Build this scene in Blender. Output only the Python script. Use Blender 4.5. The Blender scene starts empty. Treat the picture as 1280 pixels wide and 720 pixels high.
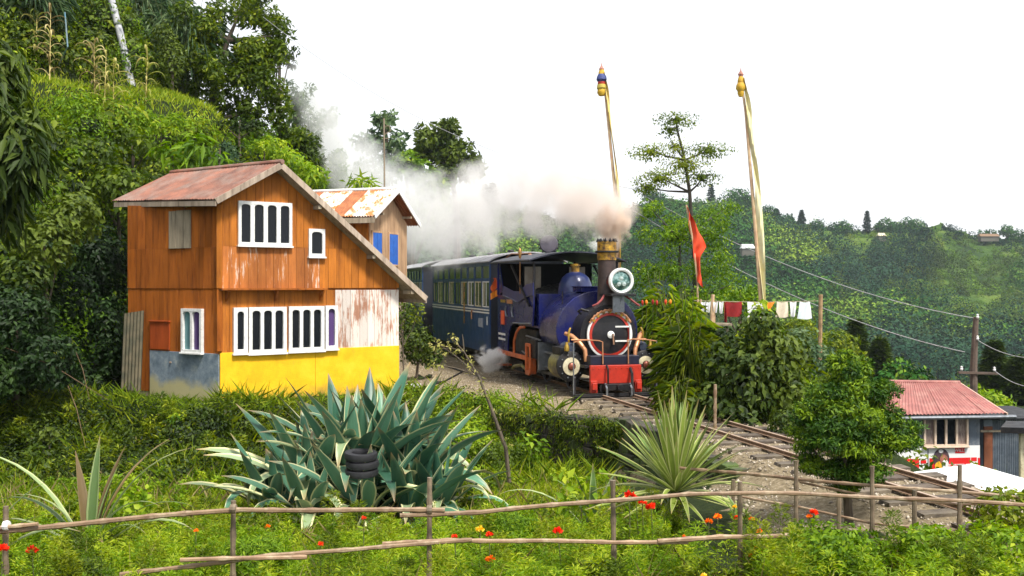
import bpy, bmesh, math, random
import numpy as np
from mathutils import Vector, Matrix
from math import sin, cos, pi, radians as R

S = bpy.context.scene
COL = S.collection
rng = np.random.default_rng(7)
random.seed(7)

# ------------------------------------------------------------------ camera, sky, sun, exposure
FPX, HZ, EYE = 1250.0, 355.0, 2.27            # focal length and horizon of the photograph in its own pixels, eye height over the rails
cam_d = bpy.data.cameras.new('camera'); cam = bpy.data.objects.new('camera', cam_d); COL.objects.link(cam)
cam.location = (0, 0, EYE); cam.rotation_euler = (pi/2, 0, 0)
cam_d.sensor_width = 36; cam_d.lens = 36*FPX/1280; cam_d.shift_y = -5/1280
cam_d.clip_start = .05; cam_d.clip_end = 6000
S.camera = cam

SUN_EL, SUN_AZ = R(57), R(38)                 # height of the sun, and its bearing to the right of straight behind the camera
wd = bpy.data.worlds.new('World'); S.world = wd; wd.use_nodes = True
nt = wd.node_tree; nt.nodes.clear()
wo = nt.nodes.new('ShaderNodeOutputWorld'); bg = nt.nodes.new('ShaderNodeBackground')
sky = nt.nodes.new('ShaderNodeTexSky'); sky.sky_type = 'NISHITA'; sky.sun_disc = False
sky.sun_elevation = SUN_EL; sky.sun_rotation = pi - SUN_AZ
sky.dust_density = 3; sky.air_density = 1
mix = nt.nodes.new('ShaderNodeMix'); mix.data_type = 'RGBA'; mix.inputs[0].default_value = .86
nt.links.new(sky.outputs[0], mix.inputs[6]); mix.inputs[7].default_value = (8.0, 8.1, 8.3, 1)   # bright even cloud over the Nishita sky
nt.links.new(mix.outputs[2], bg.inputs[0]); bg.inputs[1].default_value = .10
nt.links.new(bg.outputs[0], wo.inputs[0])
sd = bpy.data.lights.new('sun', 'SUN'); sd.energy = 3.7; sd.angle = R(10); sd.color = (1, .95, .86)
so = bpy.data.objects.new('sun', sd); COL.objects.link(so)
sdir = Vector((sin(SUN_AZ)*cos(SUN_EL), -cos(SUN_AZ)*cos(SUN_EL), sin(SUN_EL)))
so.rotation_euler = sdir.to_track_quat('Z', 'Y').to_euler()
S.view_settings.view_transform = 'Standard'; S.view_settings.look = 'None'
S.view_settings.exposure = 0.76; S.view_settings.gamma = 1; S.view_settings.use_curve_mapping = False
S.cycles.max_bounces = 8; S.cycles.diffuse_bounces = 3; S.cycles.glossy_bounces = 3
S.cycles.transmission_bounces = 5; S.cycles.volume_bounces = 6; S.cycles.transparent_max_bounces = 8
S.cycles.use_denoising = True
S.cycles.use_adaptive_sampling = True; S.cycles.adaptive_threshold = .02
S.cycles.sample_clamp_indirect = 6
try: S.cycles.volume_max_steps = 160
except Exception: pass

# ------------------------------------------------------------------ helpers: objects
def at(px, py, Y):                              # a point seen at (px, py) of the photograph, Y metres away
    return Vector(((px-640)/FPX*Y, Y, EYE-(py-HZ)/FPX*Y))
def tag(o, label=None, cat=None, group=None, kind=None):
    if label: o['label'] = label
    if cat: o['category'] = cat
    if group: o['group'] = group
    if kind: o['kind'] = kind
    return o
def thing(name, label, cat, loc=(0, 0, 0), rz=0, group=None):
    o = bpy.data.objects.new(name, None); COL.objects.link(o)
    o.location = loc; o.rotation_euler = (0, 0, rz); o.empty_display_size = .2
    return tag(o, label, cat, group)
def link(name, me, parent=None, M=None):
    o = bpy.data.objects.new(name, me); COL.objects.link(o)
    if parent is not None: o.parent = parent
    if M is not None: o.matrix_local = M
    return o
def copy_tree(o, parent=None):
    c = o.copy(); COL.objects.link(c); c.parent = parent
    for ch in list(o.children): copy_tree(ch, c)
    return c
def ss(a, b, x):
    t = np.clip((x-a)/(b-a), 0, 1); return t*t*(3-2*t)

class MB:                                       # collects shapes; build() links them as ONE mesh object
    def __init__(s, origin=(0, 0, 0)):
        s.v = []; s.f = []; s.M = Matrix.Translation(-Vector(origin))
    def add(s, vs, fs):
        b = len(s.v); s.v += [s.M @ Vector(p) for p in vs]; s.f += [tuple(b+i for i in f) for f in fs]; return s
    def box(s, c, d, rot=None):
        c = Vector(c); hx, hy, hz = d[0]/2, d[1]/2, d[2]/2
        vs = [Vector((x*hx, y*hy, z*hz)) for x in (-1, 1) for y in (-1, 1) for z in (-1, 1)]
        if rot is not None: vs = [rot @ p for p in vs]
        return s.add([c+p for p in vs], [(0, 1, 3, 2), (4, 6, 7, 5), (0, 4, 5, 1), (2, 3, 7, 6), (0, 2, 6, 4), (1, 5, 7, 3)])
    def box2(s, a, b):                          # by two opposite corners
        return s.box([(a[i]+b[i])/2 for i in range(3)], [abs(b[i]-a[i]) for i in range(3)])
    def bar(s, p, q, w, h=None, up=(0, 0, 1)):
        p, q = Vector(p), Vector(q); h = h or w; d = q-p; L = d.length; x = d/L
        y = Vector(up).cross(x)
        if y.length < 1e-4: y = Vector((0, 1, 0)).cross(x)
        y.normalize(); z = x.cross(y)
        return s.box((p+q)/2, (L, w, h), Matrix((x, y, z)).transposed())
    def ring(s, c, x, y, r, n, ry=None):
        ry = r if ry is None else ry
        return [Vector(c)+x*(r*cos(2*pi*i/n))+y*(ry*sin(2*pi*i/n)) for i in range(n)]
    def axes(s, d):
        d = Vector(d).normalized(); a = Vector((0, 0, 1)) if abs(d.z) < .9 else Vector((1, 0, 0))
        x = a.cross(d).normalized(); return x, d.cross(x), d
    def tube(s, pts, rad, n=7, cap=True):
        pts = [Vector(p) for p in pts]; k = len(pts)
        rad = [rad]*k if not hasattr(rad, '__len__') else rad
        vs = []; fs = []; px = None
        for i, p in enumerate(pts):
            d = (pts[min(i+1, k-1)]-pts[max(i-1, 0)]).normalized()
            if px is None: x, y, _ = s.axes(d)
            else:
                x = (px-d*px.dot(d)).normalized(); y = d.cross(x)
            px = x; vs += s.ring(p, x, y, rad[i], n)
        for i in range(k-1):
            for j in range(n):
                a = i*n+j; b = i*n+(j+1) % n; fs.append((a, b, b+n, a+n))
        if cap: fs += [tuple(range(n))[::-1], tuple(range((k-1)*n, k*n))]
        return s.add(vs, fs)
    def lathe(s, prof, o=(0, 0, 0), axis=(0, 0, 1), n=24, close=False):   # prof: (radius, distance along the axis)
        x, y, d = s.axes(axis); o = Vector(o); k = len(prof); vs = []; fs = []
        for r, h in prof: vs += s.ring(o+d*h, x, y, max(r, 1e-4), n)
        for i in range(k-1 if not close else k):
            for j in range(n):
                a = i*n+j; b = i*n+(j+1) % n; c_ = ((i+1) % k)*n
                fs.append((a, b, c_+(j+1) % n, c_+j))
        if not close: fs += [tuple(range(n))[::-1], tuple(range((k-1)*n, k*n))]
        return s.add(vs, fs)
    def cyl(s, p, q, r, r2=None, n=16):
        p, q = Vector(p), Vector(q); return s.lathe([(r, 0), (r if r2 is None else r2, (q-p).length)], p, q-p, n)
    def prism(s, poly, ext):                    # a planar polygon pushed along ext
        n = len(poly); P = [Vector(p) for p in poly]; e = Vector(ext)
        return s.add(P+[p+e for p in P], [tuple(range(n))[::-1], tuple(range(n, 2*n))]+[(i, (i+1) % n, (i+1) % n+n, i+n) for i in range(n)])
    def grid(s, fn, nu, nv, thick=None):        # surface fn(u, v); thick: vector giving it a solid body
        P = [[Vector(fn(i/nu, j/nv)) for j in range(nv+1)] for i in range(nu+1)]
        W = nv+1; vs = [p for r in P for p in r]
        fs = [(i*W+j, (i+1)*W+j, (i+1)*W+j+1, i*W+j+1) for i in range(nu) for j in range(nv)]
        if thick is not None:
            t = Vector(thick); m = len(vs); vs += [p+t for p in vs]
            fs += [tuple(a+m for a in f)[::-1] for f in fs]
            edge = [(i*W, (i+1)*W) for i in range(nu)]+[((i+1)*W+nv, i*W+nv) for i in range(nu)]
            edge += [(j+1, j) for j in range(nv)]+[(nu*W+j, nu*W+j+1) for j in range(nv)]
            fs += [(b, a, a+m, b+m) for a, b in edge]
        return s.add(vs, fs)
    def mesh(s, name, mat=None, smooth=False):
        me = bpy.data.meshes.new(name); me.from_pydata([tuple(p) for p in s.v], [], s.f)
        bm = bmesh.new(); bm.from_mesh(me); bmesh.ops.recalc_face_normals(bm, faces=bm.faces); bm.to_mesh(me); bm.free()
        if mat: me.materials.append(mat)
        if smooth:
            me.shade_smooth()
            try: me.set_sharp_from_angle(angle=R(38))
            except Exception: pass
        return me
    def build(s, name, mat=None, parent=None, smooth=False, bevel=0, M=None):
        o = link(name, s.mesh(name, mat, smooth), parent, M)
        if bevel:
            b = o.modifiers.new('bevel', 'BEVEL'); b.width = bevel; b.segments = 2; b.limit_method = 'ANGLE'; b.angle_limit = R(40)
        return o

# ------------------------------------------------------------------ helpers: materials
def newmat(name):
    m = bpy.data.materials.new(name); m.use_nodes = True; t = m.node_tree
    return m, t, t.nodes['Principled BSDF'], t.nodes['Material Output']
def N(t, kind, **kw):
    n = t.nodes.new('ShaderNode'+kind)
    for k, v in kw.items(): setattr(n, k, v)
    return n
def noise(t, scale, detail=5, rough=.6, stretch=(1, 1, 1), vec='Object', dist=0):
    tc = N(t, 'TexCoord'); mp = N(t, 'Mapping'); mp.inputs['Scale'].default_value = stretch
    t.links.new(tc.outputs[vec], mp.inputs[0])
    n = N(t, 'TexNoise'); n.inputs['Scale'].default_value = scale; n.inputs['Detail'].default_value = detail
    n.inputs['Roughness'].default_value = rough; n.inputs['Distortion'].default_value = dist
    t.links.new(mp.outputs[0], n.inputs['Vector']); return n
def ramp(t, src, stops):
    r = N(t, 'ValToRGB'); e = r.color_ramp.elements
    while len(e) < len(stops): e.new(.5)
    for i, (p, c) in enumerate(stops):
        e[i].position = p; e[i].color = (*c, 1) if len(c) == 3 else c
    t.links.new(src, r.inputs[0]); return r
def mixc(t, fac, a, b, mode='MIX'):
    m = N(t, 'Mix'); m.data_type = 'RGBA'; m.blend_type = mode
    for s_, i in ((fac, 0), (a, 6), (b, 7)):
        if isinstance(s_, (int, float)): m.inputs[i].default_value = s_
        elif isinstance(s_, tuple): m.inputs[i].default_value = (*s_, 1)
        else: t.links.new(s_, m.inputs[i])
    return m.outputs[2]
def bump(t, b, src, strength=.3, dist=.02):
    n = N(t, 'Bump'); n.inputs['Strength'].default_value = strength; n.inputs['Distance'].default_value = dist
    t.links.new(src, n.inputs['Height']); t.links.new(n.outputs[0], b.inputs['Normal'])
def surf(name, c1, c2=None, scale=6, rough=.7, metal=0, bmp=.2, stretch=(1, 1, 1), lo=.35, hi=.65, dirt=None, dirt_scale=1.3, dirt_lo=.5, dirt_hi=.75, per=0., spec=.5, rvar=.0, coat=0):
    m, t, b, o = newmat(name)
    n = noise(t, scale, 6, .65, stretch)
    c = ramp(t, n.outputs[0], [(lo, c1), (hi, c2 or tuple(x*.7 for x in c1))]).outputs[0]
    if dirt:
        d = noise(t, dirt_scale, 5, .7); dm = ramp(t, d.outputs[0], [(dirt_lo, (0, 0, 0)), (dirt_hi, (1, 1, 1))])
        c = mixc(t, dm.outputs[0], c, dirt)
    if per:                                     # each object of the kind a shade of its own
        oi = N(t, 'ObjectInfo'); v = N(t, 'MapRange'); v.inputs[3].default_value = 1-per; v.inputs[4].default_value = 1+per
        t.links.new(oi.outputs['Random'], v.inputs[0])
        h = N(t, 'HueSaturation'); t.links.new(v.outputs[0], h.inputs['Value']); t.links.new(c, h.inputs['Color']); c = h.outputs[0]
    t.links.new(c, b.inputs['Base Color'])
    b.inputs['Roughness'].default_value = rough; b.inputs['Metallic'].default_value = metal
    b.inputs['Specular IOR Level'].default_value = spec; b.inputs['Coat Weight'].default_value = coat
    if rvar:
        mr = N(t, 'MapRange'); mr.inputs[3].default_value = rough-rvar; mr.inputs[4].default_value = rough+rvar
        mr.inputs[1].default_value = .3; mr.inputs[2].default_value = .7
        t.links.new(n.outputs[0], mr.inputs[0]); t.links.new(mr.outputs[0], b.inputs['Roughness'])
    if bmp: bump(t, b, n.outputs[0], bmp)
    return m
def leafmat(name, c0, c1, c2, tr=.3, rough=.55, spec=.2):
    m, t, b, o = newmat(name)
    a = N(t, 'Attribute'); a.attribute_name = 'tint'
    r = ramp(t, a.outputs['Fac'], [(0, c0), (.5, c1), (1, c2)])
    t.links.new(r.outputs[0], b.inputs['Base Color']); b.inputs['Roughness'].default_value = rough
    b.inputs['Specular IOR Level'].default_value = spec
    tl = N(t, 'BsdfTranslucent'); h = N(t, 'HueSaturation'); h.inputs['Value'].default_value = 1.6; h.inputs['Saturation'].default_value = 1.1
    t.links.new(r.outputs[0], h.inputs['Color']); t.links.new(h.outputs[0], tl.inputs[0])
    mx = N(t, 'MixShader'); mx.inputs[0].default_value = tr
    t.links.new(b.outputs[0], mx.inputs[1]); t.links.new(tl.outputs[0], mx.inputs[2]); t.links.new(mx.outputs[0], o.inputs[0])
    return m

# leaf colours
LM = dict(
 dark=leafmat('leaf_dark', (.008, .018, .003), (.030, .056, .007), (.10, .14, .014), .22),
 mid=leafmat('leaf_mid', (.026, .05, .004), (.085, .135, .007), (.25, .29, .016), .32),
 bright=leafmat('leaf_bright', (.06, .13, .006), (.17, .285, .010), (.40, .46, .03), .36),
 yellow=leafmat('leaf_yellow', (.13, .17, .03), (.3, .3, .07), (.48, .42, .16), .3),
 blue=leafmat('leaf_blue_green', (.025, .055, .025), (.065, .12, .05), (.15, .21, .09), .25),
 conifer=leafmat('leaf_conifer', (.010, .035, .005), (.04, .10, .008), (.20, .30, .012), .25),
 far=leafmat('leaf_far', (.006, .032, .011), (.036, .112, .018), (.20, .29, .03), .04, .9, .05),
 farpine=leafmat('leaf_far_conifer', (.004, .018, .012), (.010, .038, .022), (.028, .07, .035), .03, .9, .05),
 grass=leafmat('grass_blade', (.075, .13, .008), (.19, .29, .012), (.42, .45, .035), .35),
 dry=leafmat('leaf_dry', (.12, .09, .04), (.3, .24, .1), (.5, .42, .2), .25),
 painted_shade=leafmat('leaf_painted_shade', (.006, .014, .005), (.014, .036, .008), (.04, .08, .014), .2),  # leaf colour darkened to paint the shade at the hill foot
)

# ------------------------------------------------------------------ helpers: leaves (numpy)
def unit(a): return a/np.maximum(np.linalg.norm(a, axis=1, keepdims=True), 1e-9)
def rnd_dirs(n): return unit(rng.normal(size=(n, 3)))
def leafdata(P, D, Nn, L, W, tint, fold=.18, droop=.0):
    """One folded leaf per row: two triangles sharing the midrib."""
    D = unit(D); side = unit(np.cross(D, Nn)); up = np.cross(side, D); n = len(P)
    L = np.broadcast_to(L, (n,)).reshape(-1, 1); W = np.broadcast_to(W, (n,)).reshape(-1, 1)
    tip = P+D*L+np.array([0, 0, -1.])*L*droop
    mid = P+D*L*.42-up*W*fold
    V = np.stack([P, mid-side*W*.5+up*W*fold*2, tip, mid+side*W*.5+up*W*fold*2], 1)
    return V, np.broadcast_to(tint, (n,))
def leafmesh(name, parts, mat, parent=None, loc=(0, 0, 0)):
    V = np.concatenate([p[0] for p in parts]); T = np.concatenate([p[1] for p in parts]); n = len(V)
    V = (V-np.array(loc)).reshape(-1, 3).astype(np.float32)
    me = bpy.data.meshes.new(name); me.vertices.add(4*n); me.vertices.foreach_set('co', V.ravel())
    b = np.arange(n, dtype=np.int32)[:, None]*4
    idx = (b+np.array([0, 1, 2, 0, 2, 3], dtype=np.int32)).ravel()
    me.loops.add(6*n); me.loops.foreach_set('vertex_index', idx)
    me.polygons.add(2*n); me.polygons.foreach_set('loop_start', np.arange(0, 6*n, 3, dtype=np.int32))
    at_ = me.attributes.new('tint', 'FLOAT', 'POINT'); at_.data.foreach_set('value', np.repeat(T, 4).astype(np.float32))
    me.materials.append(mat); me.update(calc_edges=True); me.validate()
    return link(name, me, parent)
def clump(c, r, n, L, W, droop=.25, spread=.8, inner=.45, tint=(.25, .75), tv=.2, up=.4, cone=0, fold=.18):
    """Leaves through the outer part of an ellipsoid with its own lumps."""
    c = np.array(c); r = np.array(r)*np.ones(3); d = rnd_dirs(n)
    rad = 1-inner*rng.random(n)**1.4
    ph = rng.random(6)*6.28; lump = 1+.16*np.sin(d[:, 0]*4+ph[0])*np.cos(d[:, 2]*3+ph[1])+.12*np.sin(d[:, 1]*6+ph[2]+d[:, 2]*4)
    q = d*(rad*lump)[:, None]
    if cone: q[:, :2] *= (1-cone*(q[:, 2:3]*.5+.5))
    P = c+q*r
    tg = rng.normal(size=(n, 3)); tg -= d*np.sum(tg*d, 1, keepdims=True)
    D = unit(unit(tg)*spread+d*.35+np.array([0, 0, -droop]))
    Nn = unit(d*.95+rng.normal(size=(n, 3))*.38+np.array([0, 0, up*.9]))
    t = np.clip(rng.uniform(*tint)+rng.normal(size=n)*tv, 0, 1)
    s = rng.uniform(.65, 1.25, n)
    return leafdata(P, D, Nn, L*s, W*s, t, fold, droop*.35)
def blades(P, H, W, lean=.35, tint=(.1, .9), dirs=None):
    n = len(P); D = unit(rng.normal(size=(n, 3))*lean+np.array([0, 0, 1.])) if dirs is None else dirs
    Nn = rnd_dirs(n)*np.array([1, 1, .2]); h = H*rng.uniform(.5, 1.2, n)
    V, t = leafdata(P, D, Nn, h, W*rng.uniform(.7, 1.2, n), rng.uniform(*tint, n), .1)
    V[:, 2, :2] += D[:, :2]*(h*.5)[:, None]      # the tip bends over
    return V, t
def strips(name, items, mat, parent=None, loc=(0, 0, 0), cup=.25):
    """Long arching leaves. items: (base, heading, elevation, length, width, droop, tint, twist); one mesh."""
    vs, fs, tv = [], [], []
    for (b, a, el, L, W, dr, ti, tw) in items:
        k = 7; base = len(vs); p = Vector(b)-Vector(loc)
        for i in range(k+1):
            s_ = i/k; e = el-dr*s_**1.6
            d = Vector((cos(a)*cos(e), sin(a)*cos(e), sin(e)))
            if i: p = p+d*(L/k)
            side = Vector((-sin(a), cos(a), 0)); nn = d.cross(side)
            w = W*(.55+.9*s_ if s_ < .35 else (1-((s_-.35)/.65)**1.8)*.87)*.5
            if i == k: w = .002
            side = (side*cos(tw*s_)+nn*sin(tw*s_))
            vs += [p-side*w-nn*w*cup*2, p+nn*0, p+side*w-nn*w*cup*2]; tv += [ti]*3
        for i in range(k):
            q = base+i*3; fs += [(q, q+1, q+4, q+3), (q+1, q+2, q+5, q+4)]
    me = bpy.data.meshes.new(name); me.from_pydata([tuple(v) for v in vs], [], fs)
    a_ = me.attributes.new('tint', 'FLOAT', 'POINT'); a_.data.foreach_set('value', tv)
    me.materials.append(mat); me.shade_smooth()
    return link(name, me, parent)

# ------------------------------------------------------------------ the lie of the land
F = np.array((.262, -.965)); LAT = np.array((.965, .262)); P0 = np.array((2.05, 19.9))     # heading of the track past the engine's front
def track(s, lat=0, z=0): return Vector((P0[0]+F[0]*s+LAT[0]*lat, P0[1]+F[1]*s+LAT[1]*lat, z))
def wob(X, Y, f, p=0.):
    return (np.sin(X*f+p)+np.sin(Y*f*1.13+p*2.1)+np.sin((X+Y)*f*.7+p*.7)+np.sin((X-1.3*Y)*f*1.9+p*3.3)*.5)/3.5
def hill_d(X, Y):
    xt = np.interp(Y, [0, 15, 18, 21, 23, 25, 28, 31, 35, 45, 60, 80], [-13, -10.5, -9.4, -9.0, -8.6, -7.8, -6.4, -4.4, -4.6, -7.4, -11.5, -16])
    return xt-X
def H(X, Y):
    X = np.asarray(X, float); Y = np.asarray(Y, float)
    g = np.interp(Y, [0, 7.5, 12.5, 17, 22], [-.25, -.3, -.65, -.95, -1.0])
    w = ss(.4, 3.0, X-(Y-9)*.15)*(1-ss(12, 16.5, Y)); g = g*(1-w)-.12*w
    ye = np.interp(X, [-30, -12, -8.2, -5.6, -2.4, -1.6, -.6, .1, 1.0, 1.3], [19.5, 19.2, 19.2, 18.6, 20.9, 20.8, 20.2, 19.0, 17.7, 60])
    lat = (X-P0[0])*LAT[0]+(Y-P0[1])*LAT[1]
    m = np.maximum(Y-ye, np.where(X > .9, lat+.85, -9.))
    wd_ = np.interp(X, [-6, -1.5, .1, .7], [2.3, 2.0, 1.0, .4])
    T = ss(-1, 0, m/wd_)
    z = g*(1-T)
    e = np.interp(Y, [9, 10.6, 12, 13.5, 15, 17, 19.5, 21], [1.6, .9, .68, .75, 1.5, 2.2, 2.2, 5.])
    drop = .08*np.clip(lat-1, 0, None)+1.1*np.clip(lat-e, 0, None)
    cap = 3.3+.035*np.clip(Y-20, 0, None)
    z = z-np.where(Y > 6, cap*(1-np.exp(-drop/cap)), 0)
    d = np.clip(hill_d(X, Y), 0, None)
    hz = np.interp(d, [0, 1, 3, 5, 6.5, 9, 25], [0, 1.7, 4.9, 7.6, 8.0, 11.0, 21])
    left = ss(0, -1.5, X-(-6+0*Y))*0
    z = z+hz+wob(X, Y, 1.1)*np.clip(d, 0, 2)*.18
    soft = 1-ss(-1.3, -.9, lat)*(1-ss(.9, 1.3, lat))
    bk = ss(14.5, 16, Y)*(1-ss(18.6, 19.3, Y))*(1-ss(-3, -1.5, X))
    z = z+bk*(.26*wob(X, Y, 1.5, 3)+.09*wob(X, Y, 4.7, 1))
    return z+soft*(.035*wob(X, Y, 2.3, 1)+.02*wob(X, Y, 6.1, 2))
def Hn(X, Y):
    e = .15; gx = (H(X+e, Y)-H(X-e, Y))/(2*e); gy = (H(X, Y+e)-H(X, Y-e))/(2*e)
    return unit(np.stack([-gx, -gy, np.ones_like(gx)], 1))
def on_ground(px, py, y0=6, y1=60):             # where the sight line through a pixel meets the ground
    Ys = np.linspace(y0, y1, 1200); X = (px-640)/FPX*Ys; zr = EYE-(py-HZ)/FPX*Ys
    k = np.argmax(zr <= H(X, Ys)); Y = Ys[k]
    return Vector(((px-640)/FPX*Y, Y, float(H(X[k], Y))))
def scatter(n, x0, x1, y0, y1, test=None, margin=60):
    X = rng.uniform(x0, x1, n); Y = rng.uniform(y0, y1, n); px = 640+X/Y*FPX
    ok = (px > -margin) & (px < 1280+margin)
    if test is not None: ok &= test(X, Y)
    X, Y = X[ok], Y[ok]; return X, Y, H(X, Y)
# ------------------------------------------------------------------ the setting: ground
def grid_mesh(name, xs, ys, Z, mat):
    nx, ny = len(xs), len(ys); XX, YY = np.meshgrid(xs, ys, indexing='ij')
    V = np.stack([XX, YY, Z(XX, YY)], -1).reshape(-1, 3).astype(np.float32)
    me = bpy.data.meshes.new(name); me.vertices.add(len(V)); me.vertices.foreach_set('co', V.ravel())
    i, j = np.meshgrid(np.arange(nx-1), np.arange(ny-1), indexing='ij'); q = (i*ny+j).ravel()
    F_ = np.stack([q, q+ny, q+ny+1, q+1], 1).astype(np.int32); n = len(F_)
    me.loops.add(4*n); me.loops.foreach_set('vertex_index', F_.ravel())
    me.polygons.add(n); me.polygons.foreach_set('loop_start', np.arange(0, 4*n, 4, dtype=np.int32))
    me.update(calc_edges=True); me.materials.append(mat); me.shade_smooth()
    return link(name, me)
# ground material: earth and gravel by place, moss green darkened as shade between plants
m_ground, t, b, o = newmat('ground')
n1 = noise(t, 2.2, 7, .7); n2 = noise(t, 14, 6, .7); n3 = noise(t, .6, 4)
earth = ramp(t, n2.outputs[0], [(.3, (.10, .075, .045)), (.5, (.2, .16, .10)), (.72, (.33, .27, .19))])
green = ramp(t, n2.outputs[0], [(.3, (.008, .014, .004)), (.6, (.022, .034, .008)), (.8, (.06, .06, .02))])
at_ = N(t, 'Attribute'); at_.attribute_name = 'bare'
ad = N(t, 'Math', operation='ADD'); ad.use_clamp = True
mr = N(t, 'MapRange'); mr.inputs[1].default_value = .35; mr.inputs[2].default_value = .65; mr.inputs[3].default_value = -.35; mr.inputs[4].default_value = .35
t.links.new(n1.outputs[0], mr.inputs[0]); t.links.new(at_.outputs['Fac'], ad.inputs[0]); t.links.new(mr.outputs[0], ad.inputs[1])
rr = ramp(t, ad.outputs[0], [(.4, (0, 0, 0)), (.6, (1, 1, 1))])
t.links.new(mixc(t, rr.outputs[0], green.outputs[0], earth.outputs[0]), b.inputs['Base Color'])
b.inputs['Roughness'].default_value = .95; b.inputs['Specular IOR Level'].default_value = .15
bump(t, b, n2.outputs[0], .6, .04)
xs = np.arange(-32, 42.01, .22); ys = np.arange(-6, 76.01, .22)
def gravel_zone(X, Y):
    lat = (X-P0[0])*LAT[0]+(Y-P0[1])*LAT[1]
    z = ss(-1.5, -1.0, lat)*(1-ss(1.3, 2.0, lat))*(Y > 6)
    bank = ss(-4.5+0*lat, -3.2, lat)*(1-ss(2.0, 3.2, lat))*(1-ss(12.6, 14.5, Y))*ss(9.2, 10.1, Y-(X-3)*.05)*ss(2.0, 3.0, X)
    bank2 = (1-ss(3.4, 4.4, lat))*(lat > 0)*(1-ss(15, 16, Y))*(Y > 6)*(X > 4)
    yard = ss(20.6, 21.1, Y)*(1-ss(-.2, .8, hill_d(X, Y)*0+(-5.2-X)))*(lat < 0)*(Y < 60)*(1-ss(-1.5, 0, hill_d(X, Y)))
    yard2 = (X < 1.5)*(X > -2.6)*ss(-.9, -.2, Y-np.interp(X, [-2.4, -1.6, -.6, .1, 1.0, 1.3], [20.9, 20.6, 20.2, 19.0, 17.7, 17.0]))*(lat < 0)
    return np.clip(np.maximum.reduce([z, bank, bank2, yard, yard2]), 0, 1)
ground = grid_mesh('ground', xs, ys, H, m_ground); tag(ground, kind='structure')
XX, YY = np.meshgrid(xs, ys, indexing='ij')
a_ = ground.data.attributes.new('bare', 'FLOAT', 'POINT'); a_.data.foreach_set('value', gravel_zone(XX, YY).ravel().astype(np.float32))

# far hillside, in rings round the viewpoint out to its crest and beyond
RIDGE = ([-900, 200, 430, 520, 600, 650, 720, 790, 827, 860, 889, 905, 924, 955, 1006, 1053, 1080, 1111, 1150, 1176, 1204, 1228, 1280, 1500, 2200],
         [230, 190, 232, 246, 256, 270, 282, 262, 247, 252, 254, 262, 258, 264, 280, 287, 288, 284, 286, 281, 290, 300, 298, 310, 330])
PXm = lambda px: px
def far_h(px, D):
    rid = np.interp(px, *RIDGE); tt = np.clip((D-230)/210., 0, 1)
    y = 502+(rid-502)*tt**.92
    z = EYE-(y-HZ)/FPX*D
    X = (px-640)/FPX*D
    bump_ = 9.*wob(X, D, .024, 1)+3.2*wob(X, D, .06, 2)
    z = z+bump_*np.sin(np.clip(tt, 0, 1)*pi)**.7
    z = z+np.where((PXm(px) > 0) & (tt > .3), 1.1*np.sin(z*2*pi/3.4)*.5, 0)*ss(960, 1060, px)
    beyond = np.clip((D-440)/300., 0, 1); return z-beyond*60
pxs = np.linspace(-1100, 2500, 240); Ds = np.concatenate([np.linspace(56, 225, 14), np.linspace(230, 442, 190), np.linspace(448, 620, 8)])
PX, DD = np.meshgrid(pxs, Ds, indexing='ij')
V = np.stack([(PX-640)/FPX*DD, DD, far_h(PX, DD)], -1).reshape(-1, 3)
me = bpy.data.meshes.new('far_hillside'); nx, ny = PX.shape
i, j = np.meshgrid(np.arange(nx-1), np.arange(ny-1), indexing='ij'); q = (i*ny+j).ravel()
me.from_pydata(V.tolist(), [], np.stack([q, q+ny, q+ny+1, q+1], 1).tolist()); me.shade_smooth()
m_far, t, b, o = newmat('far_meadow')
n1 = noise(t, .05, 6, .65); n2 = noise(t, .5, 5, .7)
c = ramp(t, n1.outputs[0], [(.35, (.02, .045, .012)), (.5, (.06, .12, .02)), (.62, (.15, .22, .035)), (.75, (.24, .24, .07))])
c2 = ramp(t, n2.outputs[0], [(.3, (.45, .45, .45)), (.7, (1, 1, 1))])
t.links.new(mixc(t, 1., c.outputs[0], c2.outputs[0], 'MULTIPLY'), b.inputs['Base Color']); b.inputs['Roughness'].default_value = .95
b.inputs['Specular IOR Level'].default_value = .1; bump(t, b, n2.outputs[0], .8, 1.)
me.materials.append(m_far); tag(link('far_hillside', me), kind='structure')
gp = MB(); gp.add([(-1400, -300, -55), (1400, -300, -55), (1400, 900, -55), (-1400, 900, -55)], [(0, 1, 2, 3)])
tag(gp.build('valley_floor', m_far), kind='structure')

# ------------------------------------------------------------------ the track
m_rail = surf('rail_steel', (.55, .42, .33), (.36, .24, .16), 12, .45, .3, .1)
m_railside = surf('rail_rust', (.26, .16, .10), (.14, .085, .05), 20, .8, 0, .2)
m_sleeper = surf('sleeper_wood', (.13, .10, .075), (.045, .035, .028), 9, .9, 0, .5, (1, 1, 6), per=.25, dirt=(.25, .21, .15))
trk = thing('railway_track', 'narrow gauge railway track of two worn steel rails running past the garden', 'railway track', (0, 0, 0))
for sgn in (-1, 1):
    m = MB(); prof = [(-.05, .034), (-.05, .042), (-.01, .048), (-.01, .068), (-.022, .074), (-.022, .088), (.022, .088), (.022, .074), (.01, .068), (.01, .048), (.05, .042), (.05, .034)]
    for s0, s1 in [(-45, -20), (-20, -6), (-6, 0), (0, 5), (5, 9.5), (9.5, 14.5)]:
        m.prism([track(s0, sgn*.318+p[0], p[1]) for p in prof], track(s1-.006)-track(s0))
    r = m.build('rail', m_railside, trk)
    m = MB()
    for s0, s1 in [(-45, -20), (-20, -6), (-6, 0), (0, 5), (5, 9.5), (9.5, 14.5)]: m.prism([track(s0, sgn*.318+a, z) for a, z in ((-.019, .088), (.019, .088), (.016, .091), (-.016, .091))], track(s1-.006)-track(s0))
    m.build('running_surface', m_rail, r)
sm = None
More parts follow.
